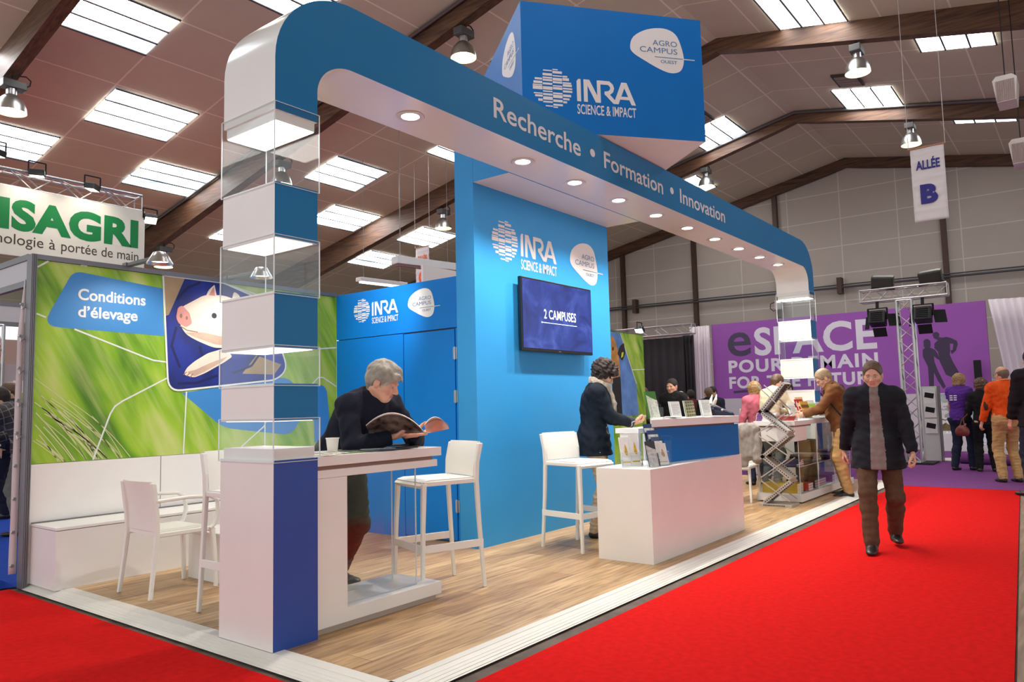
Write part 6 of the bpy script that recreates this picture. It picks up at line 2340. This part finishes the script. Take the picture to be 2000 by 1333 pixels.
    if hair:
        fl = Field(hc - .24 * s, hc + .20 * s, hd_res)
        sq = (1, 1, 1)
        if hair in ('short', 'grey', 'back'):
            th = .009 if hair != 'grey' else .018
            fl.ell(hp(-.014, 0, .038), ((.098 + th) * s, (.077 + th * .8) * s, (.090 + th) * s), HR, .01)
            fl.ec(hp(-.075, 0, .0), hp(-.062, 0, -.065), (.066 * s, .032 * s), (.052 * s, .020 * s), hL, .03)
            if hair == 'grey':
                for e in (1, -1):
                    fl.ec(hp(-.02, e * .074, .03), hp(-.03, e * .070, -.02), .020 * s, .014 * s, None, .02)
                    fl.ec(hp(.02, e * .070, .035), hp(.018, e * .068, .0), .014 * s, .008 * s, None, .02)
                fl.ec(hp(.05, .035, .098), hp(.09, -.035, .070), .030 * s, .022 * s, None, .02)
                fl.ec(hp(.06, .05, .08), hp(.098, .0, .052), .022 * s, .014 * s, None, .02)
            fl.ell(hp(.095, 0, -.038), (.074 * s, .080 * s, (.098 if hair == 'grey' else .112) * s), HR, .012, True)
            for e in (1, -1):
                fl.ell(hp(-.004, e * .09, -.03), (.030 * s, .03 * s, .042 * s), HR, .01, True)
            fl.cut(hp(-.05, 0, -.075), -hU)
            fl.ripple(.0012 if hair != 'grey' else .0034, (.016 if hair != 'grey' else .030) * s, seed + 2, 6, (.12, 1, .5), HR)
        elif hair == 'curly':
            fl.ell(hp(-.020, 0, .046), (.124 * s, .106 * s, .112 * s), HR, .01)
            fl.ec(hp(-.065, 0, .0), hp(-.055, 0, -.075), (.085 * s, .05 * s), (.068 * s, .035 * s), hL, .04)
            for e in (1, -1):
                fl.ec(hp(.0, e * .078, .03), hp(-.012, e * .080, -.05), .032 * s, .020 * s, None, .03)
            fl.ec(hp(.07, .03, .085), hp(.085, -.03, .075), .038 * s, .034 * s, None, .03)
            fl.ell(hp(.10, 0, -.055), (.075 * s, .066 * s, .102 * s), HR, .012, True)
            fl.ripple(.0085, .042 * s, seed + 2, 7)
        elif hair in ('bob', 'long'):
            fl.ell(hp(-.016, 0, .040), (.114 * s, .094 * s, .104 * s), HR, .01)
            low = -.085 if hair == 'bob' else -.20
            fl.ec(hp(-.060, 0, .02), hp(-.058, 0, low), (.090 * s, .055 * s), (.080 * s, .034 * s), hL, .04)
            for e in (1, -1):
                fl.ec(hp(-.005, e * .078, .03), hp(-.008, e * .076, low + .02), .034 * s, .024 * s, None, .03)
            fl.ell(hp(.095, 0, -.045), (.075 * s, .066 * s, .105 * s), HR, .012, True)
            fl.ripple(.0036, .03 * s, seed + 2, 5)
        elif hair == 'rim':
            fl.ell(hp(-.014, 0, .030), (.106 * s, .084 * s, .080 * s), HR, .01)
            fl.ec(hp(-.075, 0, .0), hp(-.062, 0, -.055), (.060 * s, .026 * s), (.050 * s, .018 * s), hL, .03)
            fl.cut(hp(-.01, 0, .040), hU * .95 + hF * .3)
            fl.ell(hp(.090, 0, -.02), (.085 * s, .10 * s, .13 * s), HR, .01, True)
            fl.cut(hp(-.05, 0, -.065), -hU)
            fl.ripple(.0016, .02 * s, seed + 2, 5)
        v, f = fl.net()
        if len(f):
            mesh_obj('hair', [(v, f, 0)], hm, t)
    # eyebrows
    m = MB()
    for e in (1, -1):
        m.tube([tuple(hp(.0925, e * .014, .0185)), tuple(hp(.0915, e * .030, .0235)), tuple(hp(.079, e * .048, .0185))], [.0035 * s, .0040 * s, .0025 * s], 6)
    m.build('eyebrows', hm, t, smooth=True)
    if glasses:
        m = MB()
        for e in (1, -1):
            pts = [tuple(hp(.104 - .006 * abs(cos(a)), e * (.033 + .024 * cos(a)), .0 + .017 * sin(a))) for a in [i * pi / 8 for i in range(17)]]
            m.tube(pts, .0014 * s, 5)
            m.tube([tuple(hp(.098, e * .057, .004)), tuple(hp(.04, e * .077, .006)), tuple(hp(-.005, e * .082, .002))], .0016 * s, 5)
        m.tube([tuple(hp(.105, .010, .004)), tuple(hp(.108, 0, .007)), tuple(hp(.105, -.010, .004))], .0014 * s, 5)
        m.build('glasses', BLACK, t, smooth=True)
    t_info = dict(t=t, hp=hp, HR=HR, hc=hc, nb=nb, wr=wr, el=el, sh=sh, pel=pel, mid=mid, sc=sc, F=F, L=Lf, U=U, s=s, cf=cf, Lt=Lt, sd2=sd2, an=an, kn=kn, nd=nd, W=Wp, fd=fd, sd1=sd1)
    return t_info
# ================================================================ WHO IS THERE
def fab(name, c, n=.10, sc=30, b=.25, bs=120, rough=.9):
    return mat(name, c, rough, noise=n, nscale=sc, bump=b, bscale=bs, spec=.25)
def plaid(name, a, b, c):
    m = bpy.data.materials.new(name)
    m.use_nodes = True
    h = NT(m)
    k = h.coord((1, 1, 1))
    br = h.n('ShaderNodeTexBrick', offset=0.0, Scale=1.0, Mortar_Size=.004, Brick_Width=.07, Row_Height=.07)
    br.inputs['Color1'].default_value = (*a, 1)
    br.inputs['Color2'].default_value = (*b, 1)
    br.inputs['Mortar'].default_value = (*c, 1)
    k.inputs['Rotation'].default_value = (RAD(90), 0, RAD(20))
    h.l(k, 0, br, 'Vector')
    h.l(br, 0, h.b, 'Base Color')
    h.b.inputs['Roughness'].default_value = .9
    return m
def local(O, yaw, P):
    d = Vector(P) - Vector(O)
    return (d.x * cos(yaw) + d.y * sin(yaw), -d.x * sin(yaw) + d.y * cos(yaw), d.z)

NAVY = fab('navy knit', srgb(20, 22, 38))
NAVY2 = fab('dark navy cardigan', srgb(24, 32, 44))
KHAKI = fab('khaki cotton', srgb(188, 150, 100), .08)
BEIGE = fab('beige cotton', srgb(196, 172, 140), .08)
JEANS = fab('dark denim', srgb(34, 40, 58), .15, 60)
BLKF = fab('black cloth', srgb(24, 22, 24))
GREENT = fab('dark green trousers', srgb(44, 52, 40), .12)
BROWNT = fab('brown trousers', srgb(86, 62, 46), .12)
ORANGE = fab('orange wool', srgb(226, 84, 24), .08)
BROWNJ = fab('brown suede', srgb(112, 72, 40), .18, 14)
PURT = fab('purple t-shirt', srgb(86, 44, 134), .08)
HGREY = mat('hair silver grey', srgb(150, 142, 132), .65, noise=.45, nscale=1.3, stretch=(18, 2.5, 12))
HDARK = mat('hair dark brown', srgb(40, 28, 24), .75, noise=.4, nscale=20)
HBLACK = mat('hair black', srgb(24, 20, 20), .75, noise=.3, nscale=20)
HBLOND = mat('hair dark blond', srgb(150, 116, 74), .5, noise=.25, nscale=14, stretch=(20, 20, 2))
HBROWN = mat('hair mid brown', srgb(92, 66, 46), .5, noise=.3, nscale=20)
HWHITE = mat('hair white', srgb(206, 200, 192), .5, noise=.1, nscale=20)

# ---- the man reading at the near table
O, yw = (3.39, 4.13, FZ), RAD(-90)
rh, lh = (3.352, 3.565, 1.075), (3.505, 3.535, 1.085)
P = person('person in navy zip jumper leaning on the near white table, reading a magazine', O, yw, 1.80, 1.10, lean=36, lean2=47, neck=36, pitch=26, hyaw=28,
           hands=(local(O, yw, lh), local(O, yw, rh)), elbows=((-.1, .6, -.6), (-.1, -.6, -.6)), feet=((-.26, .20, 5), (-.24, -.06, -8)), hip_drop=.075,
           top_mat=NAVY, bottom_mat=GREENT, hair='grey', hair_mat=HGREY, skin=SKIN2, hero=2, collar=.05, belly=.02, seed=3, curl=(32, 30),
           hdir=((.55, .80, .10), (.15, .97, .12)), palm=((.05, -.25, .95), (-.1, .05, .98)), hem=.10, flare=.005, ripple=.004)
hp, HR = P['hp'], P['HR']
m = MB()
zt = P['nb'] + P['nd'] * .015 + P['cf'] * .075
m.bar(tuple(P['sc'] + P['cf'] * .128 - P['sd2'] * .03), tuple(P['sc'] + P['cf'] * .148 - P['sd2'] * .09), .008, .006)
m.build('zip_pull', CHROME, P['t'])
# the magazine he holds, open, its spine pointing at the viewer
mg = thing('magazine', 'open glossy magazine with dark photos held by the man in the navy jumper', 'magazine', (3.43, 3.50, 1.12))
MAGP = mat('magazine photo page', srgb(96, 84, 78), .25, noise=.95, nscale=16)
MAGW = mat('magazine white page', srgb(226, 220, 214), .3, noise=.08, nscale=20)
A_, C_ = Vector((3.262, 3.682, 1.092)), Vector((3.485, 3.395, 1.098))
away = Vector((-.20, -.16, .0))
def page(a, c, depth, bow, th, zl=0.0):
    def fn(u, v):
        p = a.lerp(c, u) + away * (depth * (v - .12)) + Vector((0, 0, 1)) * (bow * v * sin(pi * min(1.0, .12 + u * .88)) ** .8 + zl * v)
        return tuple(p), tuple((c - a).cross(away + Vector((0, 0, .4))))
    return grid_surf(fn, 16, 6, th)
page(A_, C_, .55, .125, .004).build('front_cover', [MAGP], mg, smooth=True, angle=60)
page(A_ + Vector((0, 0, .006)), C_ + Vector((0, 0, .004)), .58, .131, .005).build('left_page', [MAGW], mg, smooth=True, angle=60)
page(C_, Vector((3.60, 3.33, 1.13)), .55, .055, .006, .03).build('right_page', [MAGW], mg, smooth=True, angle=60)
page(C_ - Vector((0, 0, .005)), Vector((3.615, 3.32, 1.118)), .5, .045, .004, .03).build('back_cover', [mat('magazine pink back', srgb(196, 120, 110), .3, noise=.3, nscale=9)], mg, smooth=True, angle=60)

# ---- the woman with scarf at the counter
O, yw = (6.12, 3.78, FZ), RAD(-62)
ph = (6.355, 3.455, 1.085)
P = person('person in dark cardigan and pale scarf looking at a phone behind the counter', O, yw, 1.67, .98, lean=4, lean2=10, neck=26, pitch=34, hyaw=0, female=True,
           hands=(local(O, yw, (6.385, 3.50, 1.075)), local(O, yw, (6.30, 3.44, 1.07))), elbows=((-.6, .5, -.6), (-.6, -.5, -.6)), top_mat=NAVY2, bottom_mat=BEIGE,
           hair='curly', hair_mat=HDARK, skin=SKIN, hero=2, hem=.16, flare=.02, seed=8, glasses=True, curl=(38, 34), hdir=((.9, -.35, .15), (.9, .25, .15)), palm=((-.1, -.2, .95), (-.1, .3, .95)),
           fold=dict(w0=.06, w1=-.03, zmin=-.16, mat=plaid('patterned blouse', srgb(30, 34, 52), srgb(60, 64, 84), srgb(206, 206, 206))), top_name='cardigan', ripple=.004)
fl = Field(P['nb'] - .34, P['nb'] + .24, .007)
nb, nd, F_, L_, U_, s_ = P['nb'], P['nd'], P['F'], P['L'], P['U'], P['s']
for k in range(14):
    a0, a1 = 2 * pi * k / 14, 2 * pi * (k + 1) / 14
    q = lambda a: nb + nd * (.035 - .02 * cos(a)) + F_ * (.082 * cos(a)) + L_ * (.082 * sin(a)) - U_ * (.03 * (1 + cos(a)) / 2)
    fl.ec(q(a0), q(a1), (.034, .040), (.034, .040), None, .015)
p0 = nb + F_ * .10 - U_ * .03 + L_ * .01
fl.ec(p0, p0 - U_ * .14 + F_ * .045 - L_ * .02, (.050, .026), (.052, .022), L_, .02)
fl.ec(p0 - U_ * .14 + F_ * .045 - L_ * .02, p0 - U_ * .30 + F_ * .05 - L_ * .03, (.052, .022), (.058, .012), L_, .02)
fl.ripple(.0045, .05, 4, 6, (1, 1, .6))
v, f = fl.net()
mesh_obj('scarf', [(v, f, 0)], fab('scarf linen grey', srgb(176, 164, 150), .12, 40, .4), P['t'])
pn = thing('phone', 'grey mobile phone held by the woman in the dark cardigan', 'phone', (6.40, 3.42, 1.11))
R = Euler((RAD(22), RAD(-10), RAD(-62 - 90))).to_matrix()
MB().obox((6.385, 3.425, 1.112), (.068, .135, .010), R).build('phone_body', mat('phone grey', srgb(150, 144, 134), .3, metal=.4), pn, bevel=.004)
MB().obox(Vector((6.385, 3.425, 1.112)) + R @ Vector((0, 0, .0056)), (.060, .115, .001), R).build('phone_display', BLACK, pn)

# ---- the man in brown at the far table
O, yw = (10.30, 2.60, 0.012), RAD(112)
P = person('person in brown jacket and glasses leafing through booklets at the far table', O, yw, 1.70, 1.02, lean=8, lean2=20, neck=36, pitch=34, hyaw=6,
           hands=(local(O, yw, (10.10, 3.03, 1.06)), local(O, yw, (10.36, 3.06, 1.07))), elbows=((-.5, .5, -.6), (-.5, -.5, -.6)), top_mat=BROWNJ, bottom_mat=KHAKI, hair='short', hair_mat=mat('hair sandy grey', srgb(152, 128, 98), .5, noise=.25, nscale=16),
           skin=SKIN2, hero=1, hem=.10, collar=.03, glasses=True, seed=12, top_name='jacket', feet=((.0, .12, 8), (-.02, -.12, -8)), belly=.02)
bg = thing('shoulder_bag', 'black shoulder bag hanging at the hip of the man in the brown jacket', 'bag', (10.18, 2.38, .8))
fl = Field((9.95, 2.2, .60), (10.45, 2.6, 1.08), .011)
fl.ell((10.185, 2.375, .83), (.19, .085, .17), None, .02)
fl.ec((10.05, 2.375, .74), (10.32, 2.375, .74), .075, .075, None, .04)
fl.ripple(.003, .08, 2)
v, f = fl.net()
mesh_obj('bag_body', [(v, f, 0)], fab('bag black nylon', srgb(22, 21, 23)), bg)
m = MB()
q = [P['sh'][1] + U_ * .07, P['sc'] + P['cf'] * .14 - P['sd2'] * .02, P['mid'] + P['cf'] * .14 + P['Lt'] * .08, np.array((10.10, 2.47, .93))]
m.tube([(10.28, 2.36, .95), tuple(P['sc'] - P['cf'] * .145 + P['Lt'] * -.02), tuple(P['sh'][0] * .6 + P['nb'] * .4 + U_ * .075), tuple(P['sc'] + P['cf'] * .15 + P['Lt'] * .05), (10.08, 2.47, .93)], .016, 6, flat=(.02, .005))
m.build('bag_strap', BLACKM, bg, smooth=True)
MB().obox((10.14, 2.285, .90), (.05, .006, .022), (0, RAD(-30), 0)).build('bag_clasp', CHROME, bg)

# ---- the man walking up the red aisle
O, yw = (6.98, 1.50, 0.001), RAD(193)
P = person('person in dark open coat walking towards the viewer along the red carpet', O, yw, 1.62, 1.02, lean=3, lean2=6, neck=10, pitch=12, hyaw=-6,
           hands=((.16, .27, .72), (-.12, -.27, .74)), feet=((-.16, .10, 8, .03), (.26, -.09, -4)), knees=((1, .1), (1, -.1)), hip_drop=.03, top_mat=fab('dark coat', srgb(28, 28, 36)), bottom_mat=BROWNT,
           hair='short', hair_mat=HBROWN, skin=SKIN2, hero=1, hem=.20, flare=.045, collar=.045, fold=dict(w0=.045, w1=-.012, mat=fab('grey pullover', srgb(128, 112, 108))), seed=21, top_name='coat', curl=(38, 38))

# ---- visitors on the purple stand
O = (14.85, 1.86, 0.001)
P = person('person with fair bobbed hair in purple t-shirt and dark jeans on the purple carpet', O, RAD(-22), 1.66, .96, female=True, pitch=22, hyaw=-8, neck=14, lean=2, lean2=4,
       hands=((.16, .25, .80), (.24, -.20, .80)), top_mat=PURT, bottom_mat=JEANS, hair='bob', hair_mat=HBLOND, hero=1, sleeve=.2, seed=31, top_name='t_shirt', feet=((-.08, .10, 4), (.10, -.10, -6)), hem=.06)
m = MB()
bk = lambda a, b: tuple(P['mid'] - P['cf'] * (.142) + P['Lt'] * a + P['sd2'] * b)
for k in range(3):
    for j in range(2):
        m.obox(bk(.055 - .07 * j, .13 - .035 * k), (.006, .05, .016), (0, 0, RAD(-22)))
m.build('back_print', PRINTW, P['t'])
O = (14.70, 1.50, 0.001)
P = person('person with curly brown hair all in black, between the purple and the orange tops', O, RAD(12), 1.55, .95, female=True, pitch=10, hyaw=-25, hands=((.10, .27, .74), (.2, -.2, .85)), top_mat=BLKF, bottom_mat=BLKF, hair='curly', hair_mat=HBROWN, hero=1, seed=33, hem=.08, top_name='jacket')
hb = thing('handbag', 'reddish brown handbag hanging beside the woman in black', 'bag', (14.55, 1.80, .7))
fl = Field((14.3, 1.6, .5), (14.75, 2.0, .9), .012)
fl.ec((14.50, 1.74, .66), (14.56, 1.86, .66), (.075, .05), (.075, .05), (0, 0, 1), .03)
fl.ec((14.52, 1.78, .72), (14.54, 1.82, .72), .05, .05, None, .03)
v, f = fl.net()
mesh_obj('bag_body', [(v, f, 0)], mat('brown red leather', srgb(116, 48, 38), .45), hb)
MB().tube([(14.50, 1.76, .74), (14.55, 1.78, .88), (14.60, 1.72, .95), (14.58, 1.80, .86), (14.55, 1.84, .74)], .008, 6).build('bag_strap', mat('brown red leather', srgb(116, 48, 38), .45), hb, smooth=True)

O, yw = (13.03, 1.05, 0.001), RAD(33)
P = person('bald person in bright orange jumper and khaki trousers seen from behind', O, yw, 1.70, 1.10, lean=0, lean2=2, pitch=4, hyaw=8, hands=((.14, .27, .86), (.2, -.22, .90)), elbows=((-.9, .5, -.1), (-.9, -.5, -.1)), top_mat=ORANGE, bottom_mat=KHAKI,
           hair='rim', hair_mat=mat('hair cropped grey', srgb(120, 96, 80), .6), skin=SKIN2, hero=1, glasses=True, seed=41, ripple=.004, hem=.03, collar=.02)
e = P['el'][0] - unit(P['F']) * .035
fl = Field(e - .1, e + .1, .009)
fl.ell(P['el'][0], (.075, .050, .09), None, .01)
fl.ec(P['sh'][0], P['el'][0], .07, .055, None, .01)
fl.cut(P['el'][0] - unit(P['F']) * .045 + unit(P['L']) * .01, P['F'] - P['L'] * .5)
fl.cut(P['el'][0] + U_ * .075, U_)
fl.cut(P['el'][0] - U_ * .075, -U_)
v, f = fl.net()
if len(f):
    mesh_obj('elbow_patch', [(v, f, 0)], fab('elbow patch', srgb(74, 52, 40)), P['t'])
m = MB()
m.tube([tuple(P['nb'] + P['nd'] * .0 + P['F'] * .092 * cos(a) + P['L'] * .092 * sin(a) + U_ * (.03 - .02 * cos(a))) for a in [i * pi / 10 for i in range(21)]], .006, 5)
m.build('lanyard', mat('lanyard beige', srgb(206, 190, 150), .7), P['t'], smooth=True)

O, yw = (11.53, .60, 0.001), RAD(35)
P = person('person in dark jacket cut by the right picture edge, seen from behind', O, yw, 1.85, 1.10, hands=((.14, .25, .92), (.14, -.25, .92)), elbows=((-.8, .7, -.1), (-.8, -.7, -.1)), top_mat=fab('dark wool jacket', srgb(30, 26, 32)), bottom_mat=JEANS, hair='short', hair_mat=HDARK, skin=SKIN2, hero=1, hem=.14, flare=.02,
           feet=((-.10, .20, 30), (.06, -.14, 0)), seed=51, top_name='jacket', collar=.03)

# ---- people around and behind the far table
P = person('person with long fair hair in pink top, back turned, left of the zigzag rack', (11.0, 3.98, FZ), RAD(50), 1.53, .9, female=True, top_mat=fab('pink top', srgb(196, 104, 122)), bottom_mat=JEANS, hair='long', hair_mat=HBLOND, hero=0, seed=61, pitch=6)
P = person('person in cream shirt leaning forward behind the zigzag rack', (10.78, 3.72, FZ), RAD(-28), 1.66, 1.02, lean=10, lean2=20, neck=32, pitch=26, hands=((.48, .12, 1.04), (.42, -.15, 1.04)), top_mat=fab('cream shirt', srgb(216, 200, 170)), bottom_mat=fab('grey trousers', srgb(96, 98, 98)), hair='short', hair_mat=HBROWN, skin=SKIN2, hero=0, seed=62)
P = person('person with short black hair standing behind the white desk of the far stand', (13.75, 4.36, 0.001), RAD(150), 1.60, 1.0, pitch=20, top_mat=BLKF, bottom_mat=BLKF, hair='short', hair_mat=HBLACK, hero=0, seed=63)

# ---- onlookers in front of the black drapes
crowd = [((12.55, 6.62, .001), 70, 1.575, 'short', HBROWN, fab('dark brown jacket', srgb(58, 46, 42)), 'person with rucksack in dark jacket, leftmost before the black drape', 0),
         ((10.75, 5.17, FZ), 175, 1.62, 'short', HDARK, BLKF, 'person in bulky black coat facing left, tallest before the black drape', 8),
         ((13.4, 6.28, .001), 60, 1.49, 'short', HWHITE, BLKF, 'white haired person before the black drape', 0),
         ((13.0, 5.90, .001), 50, 1.51, 'short', HDARK, fab('dark red jacket', srgb(96, 36, 40)), 'dark haired person in red jacket beside the white haired one', 0),
         ((13.35, 5.62, .001), 170, 1.56, 'short', HDARK, fab('navy jacket', srgb(34, 36, 64)), 'person with blue lanyard before the white drape, facing left', 10),
         ((12.6, 5.38, .001), 45, 1.53, 'short', HBROWN, BLKF, 'person with cropped hair in black, rightmost before the white drape', 0)]
for (o, a, h, hr, hmt, tm, lb, pt) in crowd:
    P = person(lb, o, RAD(a), h, 1.0, pitch=pt, top_mat=tm, bottom_mat=JEANS, hair=hr, hair_mat=hmt, skin=SKIN2, hero=0, seed=int(h * 100), hem=.10, flare=.01, collar=.02, top_name='jacket')
    if 'rucksack' in lb:
        c = P['sc'] - P['cf'] * .20 - P['sd2'] * .16
        rk = thing('rucksack', 'grey and black rucksack on the back of the leftmost onlooker', 'rucksack', tuple(c))
        fl = Field(c - .32, c + .32, .013)
        fl.ell(c, (.13, .16, .23), np.array([P['cf'], P['Lt'], P['sd2']]), .03)
        fl.ec(c - P['sd2'] * .12 - P['cf'] * .05, c - P['sd2'] * .02 - P['cf'] * .06, .10, .09, None, .03)
        v, f = fl.net()
        mesh_obj('rucksack_body', [(v, f, 0)], fab('rucksack grey', srgb(92, 86, 92)), rk)
    if 'lanyard' in lb:
        m = MB()
        m.tube([tuple(P['nb'] + P['Lt'] * .06 + P['cf'] * .05 + P['sd2'] * .02), tuple(P['sc'] + P['cf'] * .145 - P['sd2'] * .10), tuple(P['nb'] - P['Lt'] * .06 + P['cf'] * .05 + P['sd2'] * .02)], .010, 5)
        m.build('lanyard', mat('lanyard blue', srgb(120, 170, 220), .6), P['t'])

# ---- far left behind the post
P = person('person in dark plaid shirt and grey trousers leaning on the bar table at far left', (3.30, 9.25, .003), RAD(135), 1.70, 1.0, lean=18, lean2=34, neck=40, pitch=20, hands=((.52, .12, 1.0), (.52, -.12, 1.0)), top_mat=plaid('dark plaid', srgb(40, 38, 42), srgb(60, 56, 58), srgb(120, 112, 112)), bottom_mat=fab('grey trousers light', srgb(118, 112, 104)), hair='short', hair_mat=HDARK, hero=1, seed=71, hem=.10, top_name='shirt')
P = person('person in dark suit standing beyond the bar table at the far left edge', (3.72, 11.0, .003), RAD(150), 1.74, 1.05, pitch=12, top_mat=fab('dark blue suit', srgb(28, 30, 44)), bottom_mat=fab('dark blue suit', srgb(28, 30, 44)), hair='short', hair_mat=HBROWN, hero=0, seed=72, hem=.14, flare=.02, top_name='jacket')

# ================================================================ CLOTH AND FIGURES
# grey linen jacket over the back of the plastic chair
jk = thing('jacket', 'creased grey linen jacket hung over the plastic chair behind the counter end', 'jacket', (9.0, 3.58, .8))
fl = Field((8.70, 3.15, .35), (9.22, 3.95, 1.06), .009)
fl.ec((8.985, 3.33, .90), (8.985, 3.71, .90), (.085, .085), (.085, .085), None, .05)
fl.ec((8.965, 3.36, .86), (8.94, 3.34, .60), (.11, .055), (.12, .05), (0, 1, 0), .05)
fl.ec((8.965, 3.66, .86), (8.94, 3.68, .62), (.11, .055), (.12, .05), (0, 1, 0), .05)
fl.ec((8.95, 3.50, .80), (8.93, 3.50, .48), (.16, .045), (.15, .03), (0, 1, 0), .05)
fl.ec((8.99, 3.27, .90), (8.93, 3.24, .56), (.06, .06), (.055, .055), None, .03)
fl.ec((8.99, 3.76, .90), (8.93, 3.79, .60), (.06, .06), (.055, .055), None, .03)
fl.ripple(.008, .07, 5, 7, (1, 1, .35))
v, f = fl.net()
mesh_obj('jacket_cloth', [(v, f, 0)], JACK, jk)

# dark blue bull head behind the counter end
bl = thing('bull_figure', 'dark blue bull figure with white horns behind the right end of the counter', 'figurine', (9.5, 4.05, .1))
fl = Field((9.1, 3.6, 0.0), (10.1, 4.6, 1.5), .014)
c = np.array((9.55, 4.02, 1.12))
hd = unit((.55, -.80, -.25))
sd = unit(np.cross(hd, (0, 0, 1)))
fl.ec(c - hd * .05, c + hd * .20, (.085, .095), (.055, .062), sd, .03)
fl.ell(c + hd * .22, (.055, .055, .05), None, .03)
fl.ec(c - hd * .04, c - hd * .10 - np.array((0, 0, .30)), (.09, .12), (.11, .15), sd, .05)
fl.ec(c - hd * .10 - np.array((0, 0, .30)), c - hd * .10 - np.array((0, 0, 1.08)), (.12, .16), (.16, .2), sd, .05)
for e in (1, -1):
    fl.ec(c + sd * e * .07 - hd * .03 + np.array((0, 0, .03)), c + sd * e * .17 - hd * .05 + np.array((0, 0, .02)), (.02, .035), (.015, .02), None, .02)
v, f = fl.net()
mesh_obj('bull_body', [(v, f, 0)], mat('bull navy gloss', srgb(26, 28, 52), .3), bl)
for e in (1, -1):
    m = MB()
    m.tube([tuple(c + sd * e * .05 + np.array((0, 0, .07)) - hd * .02), tuple(c + sd * e * .12 + np.array((0, 0, .10)) - hd * .02), tuple(c + sd * e * .15 + np.array((0, 0, .16))), tuple(c + sd * e * .135 + np.array((0, 0, .235)) + hd * .02)], [.026, .026, .020, .006], 10)
    m.build('horn', mat('horn white', srgb(226, 220, 214), .4), bl, smooth=True)
m = MB()
for e in (1, -1):
    m.sphere(tuple(c + hd * .10 + sd * e * .062 + np.array((0, 0, .045))), .016, 10, 8)
m.build('eyes', EYEW, bl, smooth=True)
